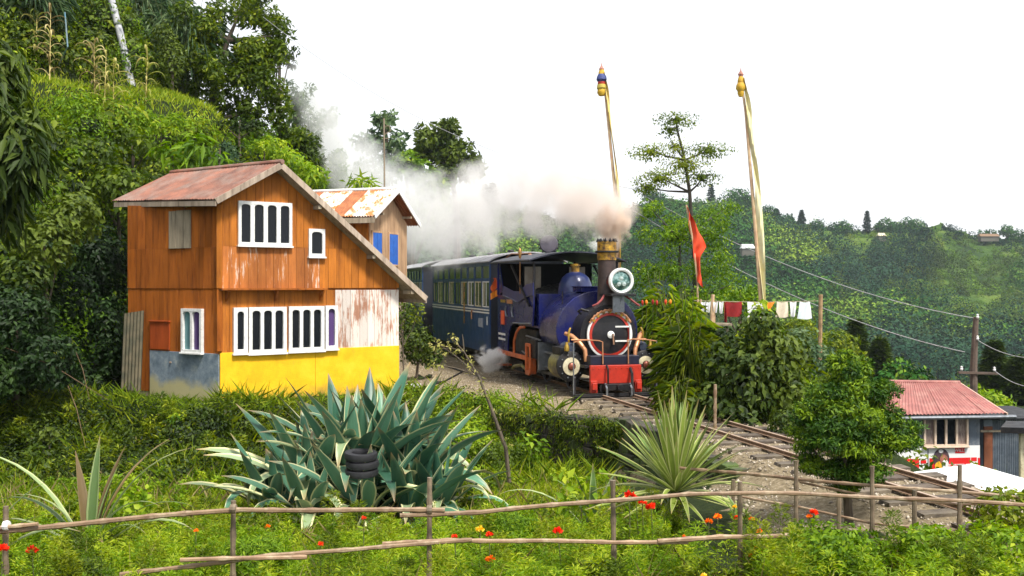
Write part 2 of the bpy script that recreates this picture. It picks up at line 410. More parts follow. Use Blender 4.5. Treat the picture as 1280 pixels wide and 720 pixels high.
for k in range(110):
    s_ = 14.2-k*.56
    if s_ < -40: break
    m = MB(); w = 1.5+random.uniform(-.12, .12); o_ = random.uniform(-.08, .08)
    a = random.uniform(-.03, .03)
    M = Matrix.Translation(track(s_, o_, -.012)) @ Matrix.Rotation(math.atan2(F[1], F[0])+a, 4, 'Z')
    if sm is None or k < 8:
        m.box((0, 0, 0), (.2, 1.5, .09)); sm = m.mesh('sleeper', m_sleeper)
        for v in sm.vertices: v.co += Vector((random.uniform(-.01, .01), random.uniform(-.03, .03), random.uniform(-.006, .006)))
    link('sleeper', sm, trk, M)
# ballast and pebbles
def pebbles(name, X, Y, s0, s1, mat):
    n = len(X); Z = H(X, Y); s_ = rng.uniform(s0, s1, n)
    base = np.array([(1, 0, 0), (-.5, .87, 0), (-.5, -.87, 0), (.1, .1, .8), (0, 0, -.6)])
    th = rng.random(n)*6.28; c_, s2 = np.cos(th), np.sin(th)
    B = base[None]*rng.uniform(.6, 1.3, (n, 5, 3))*s_[:, None, None]
    x = B[..., 0]*c_[:, None]-B[..., 1]*s2[:, None]; y = B[..., 0]*s2[:, None]+B[..., 1]*c_[:, None]
    V = np.stack([x+X[:, None], y+Y[:, None], B[..., 2]+Z[:, None]], -1).reshape(-1, 3)
    f = np.array([(0, 1, 3), (1, 2, 3), (2, 0, 3), (1, 0, 4), (2, 1, 4), (0, 2, 4)])
    me = bpy.data.meshes.new(name); me.vertices.add(len(V)); me.vertices.foreach_set('co', V.astype(np.float32).ravel())
    I = (f[None]+np.arange(n)[:, None, None]*5).astype(np.int32).ravel()
    me.loops.add(len(I)); me.loops.foreach_set('vertex_index', I); me.polygons.add(len(I)//3)
    me.polygons.foreach_set('loop_start', np.arange(0, len(I), 3, dtype=np.int32))
    a_ = me.attributes.new('tint', 'FLOAT', 'POINT'); a_.data.foreach_set('value', np.repeat(rng.random(n), 5).astype(np.float32))
    me.materials.append(mat); me.update(calc_edges=True); return link(name, me)
m_peb, t, b, o = newmat('pebbles')
a = N(t, 'Attribute'); a.attribute_name = 'tint'
r_ = ramp(t, a.outputs['Fac'], [(0, (.12, .095, .07)), (.5, (.30, .25, .19)), (1, (.5, .44, .36))]); t.links.new(r_.outputs[0], b.inputs['Base Color'])
b.inputs['Roughness'].default_value = .9
X, Y, Z = scatter(110000, -8, 12, 8, 34, lambda X, Y: (gravel_zone(X, Y) > .4) & (rng.random(len(X)) < np.clip(14/Y, 0, 1)**1.5), 10)
tag(pebbles('gravel', X, Y, .008, .026, m_peb), 'loose gravel and small stones between and beside the rails', kind='stuff')
X, Y, Z = scatter(700, 2, 12, 9, 16, lambda X, Y: gravel_zone(X, Y) > .4, 10)
tag(pebbles('stones', X, Y, .02, .05, m_peb), 'fist sized stones lying on the gravel bank', kind='stuff')

# dry stone retaining wall under the track
m_stone = surf('dark_stone', (.06, .05, .04), (.02, .018, .015), 7, .95, 0, .6, per=.35, dirt=(.05, .08, .015), dirt_lo=.45, dirt_hi=.6)
wall = thing('retaining_wall', 'dark mossy dry stone wall holding up the track bed in front of the engine', 'stone wall', (1.4, 17.2, -1))
pts = [Vector((-.15, 18.75, 0)), Vector((.6, 17.95, 0)), Vector((1.05, 17.35, 0)), track(3.0, -.98), track(5.0, -.98), track(7.3, -.98)]
for a_, b_ in zip(pts, pts[1:]):
    d = b_-a_; L = d.length; u = d/L; nn = Vector((u.y, -u.x, 0))
    if nn.y > 0: nn = -nn
    row = 0; z = -1.12
    while z < -.1:
        h_ = random.uniform(.14, .2); x = random.uniform(-.15, 0)
        while x < L:
            w = random.uniform(.2, .42); m = MB((1.4, 17.2, -1)); c_ = a_+u*(x+w/2)+nn*(.04+random.uniform(0, .07)-.06*(z+1)); c_.z = z+h_/2-.0
            rot = Matrix((u, nn, Vector((0, 0, 1)))).transposed()
            m.box(c_, (w-.02, .3, h_-.018), rot)
            m.v = [v+Vector([random.uniform(-.022, .022) for _ in range(3)]) for v in m.v]
            if H(float(c_.x)+nn.x*.3, float(c_.y)+nn.y*.3) < z+h_: m.build('stone', m_stone, wall, bevel=.015)
            x += w
        z += h_
# ------------------------------------------------------------------ houses
def ray_wall(px, py, P, u):                     # a pixel's sight line on the vertical plane through P along u: (along, height)
    dx = (px-640)/FPX; det = u.x*(-1)+u.y*dx    # P + u s = t*(dx, 1)
    s_ = (P.x*1-P.y*dx)/(u.y*dx-u.x)
    Y = P.y+u.y*s_; return s_, EYE-(py-HZ)/FPX*Y
class Wall:
    def __init__(s, P, u, n, org): s.P, s.u, s.n, s.o = Vector(P), Vector(u), Vector(n), Vector(org)
    def p(s, a, z, o=0): return s.P+s.u*a+s.n*o+Vector((0, 0, z))
    def box(s, m, a0, a1, z0, z1, o0, o1):
        q = [s.p(a, z, o) for a in (a0, a1) for o in (o0, o1) for z in (z0, z1)]
        return m.add(q, [(0, 1, 3, 2), (4, 6, 7, 5), (0, 4, 5, 1), (2, 3, 7, 6), (0, 2, 6, 4), (1, 5, 7, 3)])
    def poly(s, m, pts, o0, o1): return m.prism([s.p(a, z, o0) for a, z in pts], s.n*(o1-o0))
    def px(s, *q): return [ray_wall(x, y, s.P, s.u) for x, y in q]

def wood(name, base, dark, peel=None, peel_lo=.5, streak=9):
    m, t, b, o = newmat(name)
    n = noise(t, streak, 7, .7, (1, 1, .12)); n2 = noise(t, 2.0, 5, .6, (1, 1, .5)); n3 = noise(t, 26, 4, .7, (1, 1, .1))
    c = ramp(t, n.outputs[0], [(.28, dark), (.5, base), (.75, tuple(min(1, x*1.35) for x in base))]).outputs[0]
    c = mixc(t, .55, c, mixc(t, 1., c, ramp(t, n2.outputs[0], [(.3, (.55, .5, .45)), (.65, (1, 1, 1))]).outputs[0], 'MULTIPLY'))
    if peel:
        ad = N(t, 'Math', operation='MULTIPLY'); t.links.new(n3.outputs[0], ad.inputs[0]); 
        a2 = N(t, 'Math', operation='ADD'); t.links.new(n2.outputs[0], a2.inputs[1]); ad.inputs[1].default_value = 1.; t.links.new(ad.outputs[0], a2.inputs[0])
        pk = ramp(t, a2.outputs[0], [(0, (0, 0, 0)), (1, (1, 1, 1))])
        e = pk.color_ramp.elements; e[0].position = peel_lo; e[1].position = min(1, peel_lo+.06)
        hv = N(t, 'Math', operation='MULTIPLY'); hv.inputs[1].default_value = .5; t.links.new(a2.outputs[0], hv.inputs[0]); t.links.new(hv.outputs[0], pk.inputs[0])
        c = mixc(t, pk.outputs[0], c, peel)
    oi = N(t, 'ObjectInfo'); v = N(t, 'MapRange'); v.inputs[3].default_value = .78; v.inputs[4].default_value = 1.18
    t.links.new(oi.outputs['Random'], v.inputs[0]); h = N(t, 'HueSaturation'); t.links.new(v.outputs[0], h.inputs['Value']); t.links.new(c, h.inputs['Color'])
    t.links.new(h.outputs[0], b.inputs['Base Color']); b.inputs['Roughness'].default_value = .75; b.inputs['Specular IOR Level'].default_value = .25
    bump(t, b, n.outputs[0], .35, .01); return m
m_brown = wood('orange_brown_boards', (.44, .145, .018), (.20, .055, .008))
m_brownL = wood('red_brown_boards', (.40, .115, .014), (.17, .042, .007))
m_peel = wood('peeling_boards', (.44, .15, .035), (.24, .07, .02), (.60, .45, .36), .545)
m_white_peel = wood('white_peeling_boards', (.46, .24, .16), (.36, .17, .11), (.68, .61, .56), .452)
m_greywood = wood('grey_weathered_wood', (.36, .30, .22), (.17, .14, .10))
m_bargeboard = wood('barge_board', (.42, .34, .27), (.13, .09, .065))
m_darkvoid = surf('dark_interior', (.012, .010, .010), rough=.9, bmp=0)
m_whitep = surf('white_paint', (.80, .80, .80), (.62, .62, .60), 14, .55, 0, .12, dirt=(.42, .38, .33), dirt_scale=6, dirt_lo=.62, dirt_hi=.8)
m_yellow, t, b, o = newmat('yellow_wall')
n1 = noise(t, 2.2, 7, .7); n2 = noise(t, 9, 6, .7, (1, 1, .22)); n3 = noise(t, 3.5, 6, .7)
c = ramp(t, n1.outputs[0], [(.3, (.66, .36, .006)), (.5, (.80, .47, .010)), (.7, (.86, .56, .03))]).outputs[0]
c = mixc(t, ramp(t, n2.outputs[0], [(.60, (0, 0, 0)), (.78, (.7, .7, .7))]).outputs[0], c, (.40, .27, .06))
tc = N(t, 'TexCoord'); sx = N(t, 'SeparateXYZ'); t.links.new(tc.outputs['Object'], sx.inputs[0])
mz = N(t, 'MapRange'); mz.inputs[1].default_value = .42; mz.inputs[2].default_value = .0; t.links.new(sx.outputs[2], mz.inputs[0])
mm = N(t, 'Math', operation='MULTIPLY'); t.links.new(mz.outputs[0], mm.inputs[0]); t.links.new(n3.outputs[0], mm.inputs[1])
c = mixc(t, ramp(t, mm.outputs[0], [(.22, (0, 0, 0)), (.55, (.85, .85, .85))]).outputs[0], c, (.22, .17, .06))
t.links.new(c, b.inputs['Base Color']); b.inputs['Roughness'].default_value = .75; b.inputs['Specular IOR Level'].default_value = .3; bump(t, b, n1.outputs[0], .3, .02)
m_greyw, t, b, o = newmat('blue_grey_plaster')
n1 = noise(t, 5, 6, .7); n2 = noise(t, 1.6, 4, .6)
c = ramp(t, n1.outputs[0], [(.3, (.10, .14, .18)), (.5, (.17, .22, .27)), (.72, (.34, .38, .38))])
tc = N(t, 'TexCoord'); sx = N(t, 'SeparateXYZ'); t.links.new(tc.outputs['Object'], sx.inputs[0])
mz = N(t, 'MapRange'); mz.inputs[1].default_value = .75; mz.inputs[2].default_value = .1; t.links.new(sx.outputs[2], mz.inputs[0])
mm = N(t, 'Math', operation='MULTIPLY'); t.links.new(mz.outputs[0], mm.inputs[0]); t.links.new(n2.outputs[0], mm.inputs[1])
mk = ramp(t, mm.outputs[0], [(.22, (0, 0, 0)), (.4, (1, 1, 1))])
t.links.new(mixc(t, mk.outputs[0], c.outputs[0], (.42, .38, .2)), b.inputs['Base Color']); b.inputs['Roughness'].default_value = .85; bump(t, b, n1.outputs[0], .3)
m_redroof = surf('faded_red_tin', (.30, .115, .07), (.13, .06, .045), 2.6, .65, 0, .2, (1, 1, 1), dirt=(.24, .17, .14), dirt_scale=1.8, dirt_lo=.45, dirt_hi=.7, per=.15)
def glass(name, c, rough=.15): return surf(name, c, c, 2, rough, 0, 0, spec=.25)
m_pane = glass('dark_pane', (.008, .010, .014)); m_panep = glass('purple_curtain_pane', (.09, .05, .16)); m_panet = glass('teal_curtain_pane', (.12, .25, .27))
m_panec = surf('curtained_pane', (.36, .30, .26), (.10, .05, .05), 18, .25, 0, 0, (4, 4, .3))

def arched_window(root, W, a0, a1, z0, z1, bays, panes, arch=.05, fr=.07, mul=.07, fm=None, name='window', o0=.03, o1=.10, sill=True):
    fm = fm or m_whitep; m = MB(W.o); g = []
    W.box(m, a0, a1, z0, z0+fr, o0, o1); W.box(m, a0, a1, z1-fr, z1, o0, o1)
    n = bays; iw = (a1-a0-2*fr-(n-1)*mul)/n; x = a0+fr
    W.box(m, a0, a0+fr, z0+fr, z1-fr, o0, o1); W.box(m, a1-fr, a1, z0+fr, z1-fr, o0, o1)
    for k in range(n):
        if k: W.box(m, x-mul, x, z0+fr, z1-fr, o0, o1-.004)
        xc = x+iw/2; K = 6; top = z1-fr+.0004                                     # arch-headed opening
        prev = None
        for q in range(K+1):
            th = pi-pi*q/K; xx = xc+iw/2*cos(th); zz = top-arch-.0+arch*sin(th)
            if prev: m.prism([W.p(prev[0], prev[1], o0), W.p(xx, zz, o0), W.p(xx, top, o0), W.p(prev[0], top, o0)], W.n*(o1-o0-.004))
            prev = (xx, min(zz, top-.001))
        g.append((x, x+iw)); x += iw+mul
    f = m.build(name, fm, root, bevel=.004)
    if sill: m = MB(W.o); W.box(m, a0-.02, a1+.02, z0-.035, z0-.002, .02, o1+.03); m.build('sill', fm, f, bevel=.004)
    for k, (x0, x1) in enumerate(g):
        m = MB(W.o); W.box(m, x0-.01, x1+.01, z0+fr-.01, z1-fr+.01, o0+.004, o0+.014); m.build('pane', panes[k % len(panes)], f)
    return f

def planks(root, W, a0, a1, zlo, zhi, mat, w=.19, o=(.0, .024), clip=None, pick=None):
    x = a0
    while x < a1-.01:
        ww = min(w*random.uniform(.8, 1.2), a1-x)
        if a1-(x+ww) < .05: ww = a1-x
        l, r = x+.003, x+ww-.003; j = random.uniform(0, .005)
        zl = zlo
        tl = min(zhi, clip(l)) if clip else zhi; tr = min(zhi, clip(r)) if clip else zhi
        if max(tl, tr) > zl+.03:
            pts = [(l, zl), (r, zl), (r, max(tr, zl+.01)), (l, max(tl, zl+.01))]
            if clip:                            # keep the ridge point
                mid = [(q, min(zhi, clip(q))) for q in (l+(r-l)*.25, (l+r)/2, l+(r-l)*.75)]
                pts = pts[:3]+mid[::-1]+pts[3:]
            m = MB(W.o); W.poly(m, pts, o[0]+j, o[1]+j)
            m.build('plank', pick((l+r)/2) if pick else mat, root)
        x += ww

def corr_sheet(root, A, B, Cc, D, u0, u1, mat, waves=5, th=.018, name='roof_sheet', amp=.014, org=(0, 0, 0), v0=0, v1=1, lift=0):
    """Corrugated sheet on the quad A-B (ridge) / D-C (eave); u runs along the ridge."""
    A, B, Cc, D = map(Vector, (A, B, Cc, D)); nn = (B-A).cross(D-A).normalized()
    if nn.z < 0: nn = -nn
    def f(u, v):
        uu = u0+(u1-u0)*u; vv = v0+(v1-v0)*v
        return (A.lerp(B, uu)).lerp(D.lerp(Cc, uu), vv)+nn*(amp*sin(u*waves*2*pi)+lift)
    m = MB(org); m.grid(f, waves*6, 4, nn*-.006); return m.build(name, mat, root, smooth=True)

# --- the tall board house
C0 = Vector((-5.6, 19.2, 0)); uR = Vector((.808, .588, 0)).normalized(); nR = Vector((uR.y, -uR.x, 0))
uL = Vector((-.848, .53, 0)).normalized(); nL = Vector((-(-uL.y), uL.x, 0)); nL = Vector((uL.y*-1, uL.x, 0)); nL = nL if nL.y < 0 else -nL
ORG = C0.copy()
house = thing('board_house', 'two storey orange brown board house with white windows and yellow lower wall', 'house', ORG)
WR = Wall(C0, uR, nR, ORG); WL = Wall(C0, uL, nL, ORG)
LR, LL = 3.9, 2.72
G1 = WR.P+nR*.32                                # the verge hangs out in front of the gable wall
def vpt(px, py):
    s_, z = ray_wall(px, py, G1, uR); p_ = G1+uR*s_; return Vector((p_.x, p_.y, z))
A1, E1, E2 = vpt(352, 206), vpt(270, 251), vpt(533, 373)
rd = Vector((-.78, .62, 0)).normalized()
def back(P, px):                                # run back from P along the ridge direction until pixel column px
    dx = (px-640)/FPX; t_ = (P.y*dx-P.x)/(rd.x-rd.y*dx); return P+rd*t_
A2 = back(A1, 214); A2.z = EYE-(219-HZ)/FPX*A2.y; E1b = back(E1, 143); E1b.z = EYE-(253-HZ)/FPX*E1b.y
E2b = E2+rd*(A2-A1).length; E2b.z += A2.z-A1.z
sA, sE1, sE2 = [(v-G1).dot(uR) for v in (A1, E1, E2)]
def gable(s_):                                  # height of the wall under the roof
    return (np.interp(s_, [sE1, sA, sE2], [E1.z, A1.z, E2.z]))-.05
FL = WR.px((275, 361))[0][1]; YT = WR.px((275, 441))[0][1]                      # storey line, top of the painted base
# hidden solid body behind the boards
CL = WL.p(LL, 0); CR = WR.p(LR, 0); inset = -.02
m = MB(ORG); bk = CL+(CR-C0)*.9
body = [WR.p(.02, 0, -.02), WR.p(LR-.02, 0, -.02), bk, WL.p(LL-.02, 0, -.02)]
zt = [gable(0)-.08, gable(LR)-.06, 2.2, E1b.z-.25]
m.add([p_ for p_ in body]+[p_+Vector((0, 0, z)) for p_, z in zip(body, zt)], [(0, 1, 2, 3), (4, 5, 6, 7), (0, 1, 5, 4), (1, 2, 6, 5), (2, 3, 7, 6), (3, 0, 4, 7)])
gx = [0.02, sA, LR-.02]
WR.poly(m, [(.02, gable(0)-.3), (.02, gable(.02)-.06), (sA, gable(sA)-.08), (LR-.02, gable(LR)-.06), (LR-.02, gable(LR)-.3)], -.08, -.015)
m.build('wall_core', m_brownL, house)
aw = WR.px((420, 400))[0][0]; a_mid = WR.px((400, 300))[0][0]
planks(house, WR, 0, LR, YT+.0, FL-.03, m_brown, .18, clip=gable, pick=lambda s_: m_white_peel if s_ > aw else m_brown)
zpk = WR.px((340, 309))[0][1]
planks(house, WR, 0.0, LR, FL+.01, zpk, m_brown, .18, (.012, .04), clip=gable, pick=lambda s_: m_peel if s_ < a_mid else m_brown)
planks(house, WR, 0.0, LR, zpk+.004, 9, m_brown, .18, (.012, .042), clip=gable)
planks(house, WL, 0, LL, .1, FL-.01, m_brownL, .2)
zs = WL.px((200, 311))[0][1]
planks(house, WL, 0, LL, FL+.004, zs, m_brownL, .2, (.006, .034))
zl = lambda s_: E1.z+(E1b.z-E1.z)*s_/LL-.1
planks(house, WL, 0, LL, zs+.004, 9, m_brownL, .2, (.006, .032), clip=zl)
for (l, r) in ((0, 1.95), (1.955, LR)):
    m = MB(ORG); WR.box(m, l-(.02 if l == 0 else 0), r, -.3, YT, .0, .05); m.build('yellow_panel', m_yellow, house, bevel=.006)
gp_ = WL.px((189, 470))[0][0]
m = MB(ORG); WL.box(m, .0, WL.px((213, 470))[0][0]-.01, -.25, YT-.02, .0, .045); m.build('grey_panel', m_greyw, house, bevel=.006)
m = MB(ORG); WL.box(m, WL.px((213, 470))[0][0], gp_, -.25, YT-.02, .0, .04); m.build('grey_door', m_greyw, house, bevel=.006)
m = MB(ORG); WL.box(m, gp_-1.0+.33, gp_-.62, YT-.25, YT-.22, .04, .06); m.build('latch', m_rail, house)
m = MB(ORG); WL.box(m, gp_, LL, -.25, .1, .0, .02); m.build('footing', m_greywood, house)
# door-like hatch above the grey base
(h0, z1_), (h1, _) = WL.px((190, 402), (214, 402))
m = MB(ORG); WL.box(m, h1, h0, YT+.01, z1_, .03, .055); WL.box(m, h1-.02, h0+.02, z1_, z1_+.03, .03, .075)
m.build('hatch', wood('red_hatch_boards', (.38, .07, .012), (.25, .04, .008)), house, bevel=.004)
# corner post
m = MB(ORG); m.box(C0+Vector((0, -.035, (FL+YT)/2+.02)), (.09, .07, FL-YT-.02)); m.build('corner_post', m_brownL, house, bevel=.005)
m = MB(ORG); m.box(C0+Vector((0, -.045, (FL+3.8)/2+.01)), (.1, .08, 3.8-FL)); m.build('corner_post', m_brown, house, bevel=.005)
# shuttered opening of bare grey planks
(a, zt1), (b_, zb) = WL.px((241, 262), (214, 311))
xx = a
for k in range(3):
    w = (b_-a)/3; m = MB(ORG); WL.box(m, xx+.004, xx+w-.004, zb, zt1-random.uniform(0, .02), .03, .055+k*.006); m.build('shutter_board', m_greywood, house, bevel=.003); xx += w
# windows
def win(W, x0, y0, x1, y1, n, panes, **k):
    (a0, zz1), (a1, zz0) = W.px((x0, y0), (x1, y1)); 
    if a0 > a1: a0, a1 = a1, a0
    return arched_window(house, W, a0, a1, zz0, zz1, n, panes, **k)
win(WR, 296, 251, 363, 308, 4, [m_pane], o0=.043, o1=.095, arch=.045, fr=.06, mul=.085)
win(WR, 384, 286, 404, 321, 1, [m_pane], o0=.043, o1=.095, arch=.05, fr=.06)
win(WR, 290, 384.5, 307.5, 441, 1, [m_pane], arch=.05, fr=.075)
win(WR, 309, 384, 356, 440, 3, [m_pane], arch=.05)
win(WR, 359, 383, 403, 437.5, 3, [m_pane], arch=.05)
win(WR, 404.5, 382, 420, 435.5, 1, [m_panep], arch=.05, fr=.065)
win(WL, 231, 385.5, 256.5, 441, 2, [m_panep, m_panet], arch=.05, fr=.055, mul=.06)
# ledge with brackets
le = WR.px((404, 362))[0][0]
m = MB(ORG); WR.box(m, -.05, le, FL-.03, FL+.008, .0, .22); m.build('ledge', m_brownL, house, bevel=.004)
for s_ in (.08, le*.5, le-.1):
    m = MB(ORG); WR.poly(m, [(s_, FL-.03), (s_, FL-.25), (s_+.04, FL-.25), (s_+.04, FL-.03)], .024, .06)
    m.bar(WR.p(s_+.02, FL-.22, .05), WR.p(s_+.02, FL-.04, .19), .035, .035); m.build('bracket', m_brownL, house)
# roof
nsh = 6
for k in range(nsh):
    corr_sheet(house, A1, A2, E1b, E1, k/nsh+.002, (k+1)/nsh+.012, m_redroof, 7, org=ORG, lift=.04+.006*(k % 2), amp=.013)
for k in range(nsh):
    corr_sheet(house, A1, A2, E2b, E2, k/nsh+.002, (k+1)/nsh+.012, m_redroof, 7, org=ORG, lift=.04+.006*(k % 2), amp=.013)
m = MB(ORG); m.tube([A1+Vector((0, 0, .06))+(A1-A2).normalized()*.03, A2+Vector((0, 0, .06))], .05, 8); m.build('ridge_cap', m_redroof, house)
for P_, Q_ in ((A1, E1), (A1, E2)):
    m = MB(ORG); d = (Q_-P_); m.bar(P_+Vector((0, 0, -.01)), Q_+Vector((0, 0, -.01)), .035, .115, up=(0, 0, 1)); m.build('barge_board', m_bargeboard, house, bevel=.004)
m = MB(ORG); m.bar(E1+Vector((0, 0, -.05)), E1b+Vector((0, 0, -.05)), .03, .1); m.build('fascia_board', m_bargeboard, house, bevel=.004)
m = MB(ORG); m.bar(E2+Vector((0, 0, -.05)), E2b+Vector((0, 0, -.05)), .03, .1); m.build('fascia_board', m_bargeboard, house)
for q in (.25, .62, .9):                        # purlin ends under the verge
    p_ = A1.lerp(E2, q)+Vector((0, 0, -.13)); m = MB(ORG); m.bar(p_-nR*.02, p_-nR*.36, .07, .07); m.build('purlin', m_greywood, house)
m = MB(ORG); 
soff = [(A1, E2, E2b, A2), (A1, E1, E1b, A2)]
for q in soff: m.add([v+Vector((0, 0, -.045)) for v in q]+[v+Vector((0, 0, -.015)) for v in q], [(0, 1, 2, 3), (4, 5, 6, 7), (0, 1, 5, 4), (1, 2, 6, 5), (2, 3, 7, 6), (3, 0, 4, 7)])
m.build('soffit', m_greywood, house)

# leaning corrugated sheet left of the house
m = MB(); q0, q1, q2, q3 = at(176, 490, 19.9), at(151, 486, 20.1), at(155, 392, 20.4), at(180, 388, 20.3)
m.grid(lambda u, v: q1.lerp(q0, u).lerp(q2.lerp(q3, u), v)+Vector((0, -.02*sin(u*6*2*pi), 0)), 36, 3, (0, .01, 0))
tag(m.build('corrugated_sheet', surf('mossy_tin', (.12, .10, .06), (.05, .05, .03), 5, .8, 0, .2), smooth=True), 'mossy corrugated sheet leaning on the left end of the board house', 'metal sheet')

# --- the rear house with the striped tin roof
K0 = Vector((-3.72, 26, 0)); uG = Vector((.35, .937, 0)).normalized(); nG = Vector((uG.y, -uG.x, 0)); uS = Vector((-.937, .35, 0)).normalized(); nS = Vector((-.35, -.937, 0)).normalized()
h2 = thing('striped_roof_house', 'small house behind the board house with rust and white striped tin roof', 'house', K0)
WG = Wall(K0, uG, nG, K0); WS = Wall(K0, uS, nS, K0); Lg = 2.15; ez = 4.02; az = 4.80
m_r = surf('rusty_tin', (.42, .16, .06), (.26, .08, .03), 4, .7, 0, .15, per=.1); m_rw = surf('white_rusted_tin', (.74, .68, .62), (.48, .17, .04), 3.0, .6, 0, .15, (1, 1, 1), lo=.46, hi=.58)
m_pale = wood('pale_boards', (.46, .30, .18), (.27, .16, .09))
m = MB(K0); m.add([WG.p(0, 0, -.01), WG.p(Lg, 0, -.01), WG.p(Lg, 0)+uS*2.4, K0+uS*2.4]+[v+Vector((0, 0, ez-.08)) for v in (WG.p(0, 0, -.01), WG.p(Lg, 0, -.01), WG.p(Lg, 0)+uS*2.4, K0+uS*2.4)], [(0, 1, 2, 3), (4, 5, 6, 7), (0, 1, 5, 4), (1, 2, 6, 5), (2, 3, 7, 6), (3, 0, 4, 7)])
WG.poly(m, [(0, ez-.1), (Lg, ez-.1), (Lg/2, az-.1)], -.1, -.01)
m.build('wall_core', m_greywood, h2)
g2 = lambda s_: np.interp(s_, [0, Lg/2, Lg], [ez, az, ez])-.08
planks(h2, WG, 0, Lg, 2.3, 9, m_pale, .2, clip=g2); planks(h2, WS, 0, 2.3, 2.3, ez-.1, m_brown, .2)
m_blue = surf('blue_shutter', (.012, .12, .50), (.01, .08, .36), 8, .6, 0, .1)
for (x0, x1) in ((.12, .62), (1.05, 1.55)):
    f = MB(K0); WG.box(f, x0-.05, x1+.05, 2.75, 2.8, .02, .06); WG.box(f, x0-.05, x1+.05, 3.62, 3.67, .02, .06)
    for q in (x0-.05, x1): WG.box(f, q, q+.05, 2.8, 3.62, .02, .06)
    fo = f.build('window', m_pale, h2)
    for a_ in (x0, (x0+x1)/2+.004): m = MB(K0); WG.box(m, a_, a_+(x1-x0)/2-.006, 2.8, 3.62, .028, .055); m.build('shutter', m_blue, fo)
oh = .32; Aa = WG.p(Lg/2, az, oh); Ea = WG.p(-.28, ez-.02, oh); Eb = WG.p(Lg+.28, ez-.12, oh); run = uS*2.75
for k in range(6):
    mm_ = (m_rw, m_rw, m_r, m_rw, m_rw, m_r)[k] if k != 3 else m_r
    mm_ = [m_rw, m_rw, m_r, m_rw, m_rw, m_r][k]
    corr_sheet(h2, Aa, Aa+run, Ea+run, Ea, k/6+.003, (k+1)/6+.012, mm_, 6, org=K0, lift=.02+.006*(k % 2), amp=.02)
    corr_sheet(h2, Aa, Aa+run, Eb+run, Eb, k/6+.003, (k+1)/6+.012, m_r, 6, org=K0, lift=.02, amp=.02)
for P_, Q_ in ((Aa, Ea), (Aa, Eb)):
    m = MB(K0); m.bar(P_, Q_, .03, .12); m.build('barge_board', m_whitep, h2)
m = MB(K0); m.tube([Aa+Vector((0, 0, .04)), Aa+run+Vector((0, 0, .04))], .05, 8); m.build('ridge_cap', m_whitep, h2)
m = MB(K0); m.bar(Ea+Vector((0, 0, -.09)), Ea+run+Vector((0, 0, -.09)), .03, .14); m.build('fascia_board', m_greywood, h2)
for q in (.12, .5, .88):
    p_ = WG.p(Lg*q, g2(Lg*q)-.02, 0); m = MB(K0); m.bar(p_, p_+nG*.3, .05, .06); m.build('purlin', m_greywood, h2)
# ------------------------------------------------------------------ train
m_navy = surf('navy_paint', (.008, .013, .135), (.005, .008, .07), 3, .24, 0, .05, rvar=.1, dirt=(.04, .037, .05), dirt_scale=2.2, dirt_lo=.55, dirt_hi=.85, spec=.35)
m_navy2 = surf('navy_paint_tank', (.011, .015, .11), (.006, .008, .055), 2.2, .27, 0, .05, rvar=.1, dirt=(.06, .055, .07), dirt_scale=1.6, dirt_lo=.5, dirt_hi=.8, coat=.15, spec=.4)
m_black = surf('sooty_black', (.012, .012, .015), (.006, .006, .008), 5, .55, 0, .12, rvar=.1, dirt=(.035, .028, .024), dirt_scale=4, spec=.3)
m_soot = surf('smokebox_black', (.016, .015, .02), (.008, .008, .010), 4, .42, 0, .08, rvar=.1, dirt=(.045, .035, .03), dirt_scale=3, spec=.4)
m_red = surf('red_paint', (.50, .032, .014), (.34, .02, .010), 6, .45, 0, .08, dirt=(.18, .03, .02), dirt_scale=5, dirt_lo=.55, dirt_hi=.75)
m_orange = surf('orange_pipe', (.62, .14, .03), (.42, .08, .02), 8, .5, 0, .08, dirt=(.2, .07, .03), dirt_scale=6)
m_copper = surf('copper_pipe', (.62, .30, .15), (.45, .2, .1), 8, .4, .5, .05)
m_brass = surf('brass', (.60, .40, .08), (.36, .22, .04), 9, .32, .8, .05)
m_yel = surf('yellow_band', (.58, .34, .03), (.30, .15, .02), 9, .5, .2, .1, dirt=(.06, .035, .02), dirt_scale=7, dirt_lo=.45, dirt_hi=.62)
m_cream = surf('cream_paint', (.68, .62, .44), (.5, .44, .28), 9, .55, 0, .05, dirt=(.2, .15, .08), dirt_scale=8)
m_white = surf('white_lining', (.80, .80, .78), (.6, .6, .58), 20, .5, 0, .03)
m_steel = surf('grey_steel', (.28, .30, .33), (.16, .17, .19), 8, .4, .7, .08)
m_olive = surf('olive_cladding', (.30, .28, .08), (.16, .14, .04), 6, .5, 0, .08, dirt=(.05, .04, .03), dirt_scale=5, dirt_lo=.4, dirt_hi=.6)
m_coal = surf('coal', (.02, .02, .02), (.008, .008, .008), 14, .45, .1, .8)
m_lens, t, b, o = newmat('lamp_glass'); b.inputs['Base Color'].default_value = (.10, .22, .19, 1); b.inputs['Metallic'].default_value = .75; b.inputs['Roughness'].default_value = .12
n1 = noise(t, 9, 2); c_ = ramp(t, n1.outputs[0], [(.42, (.05, .14, .12)), (.6, (.35, .5, .46))]); t.links.new(c_.outputs[0], b.inputs['Base Color'])

RZ = math.atan2(F[1], F[0])
loco = thing('steam_locomotive', 'dark blue narrow gauge steam locomotive with red buffer beam smoking from its chimney', 'steam engine', (P0[0], P0[1], 0), RZ)
def lm(): return MB()
def P(name, mb, mat, par=None, smooth=False, bevel=0): return mb.build(name, mat, par or loco, smooth, bevel)
V3 = Vector
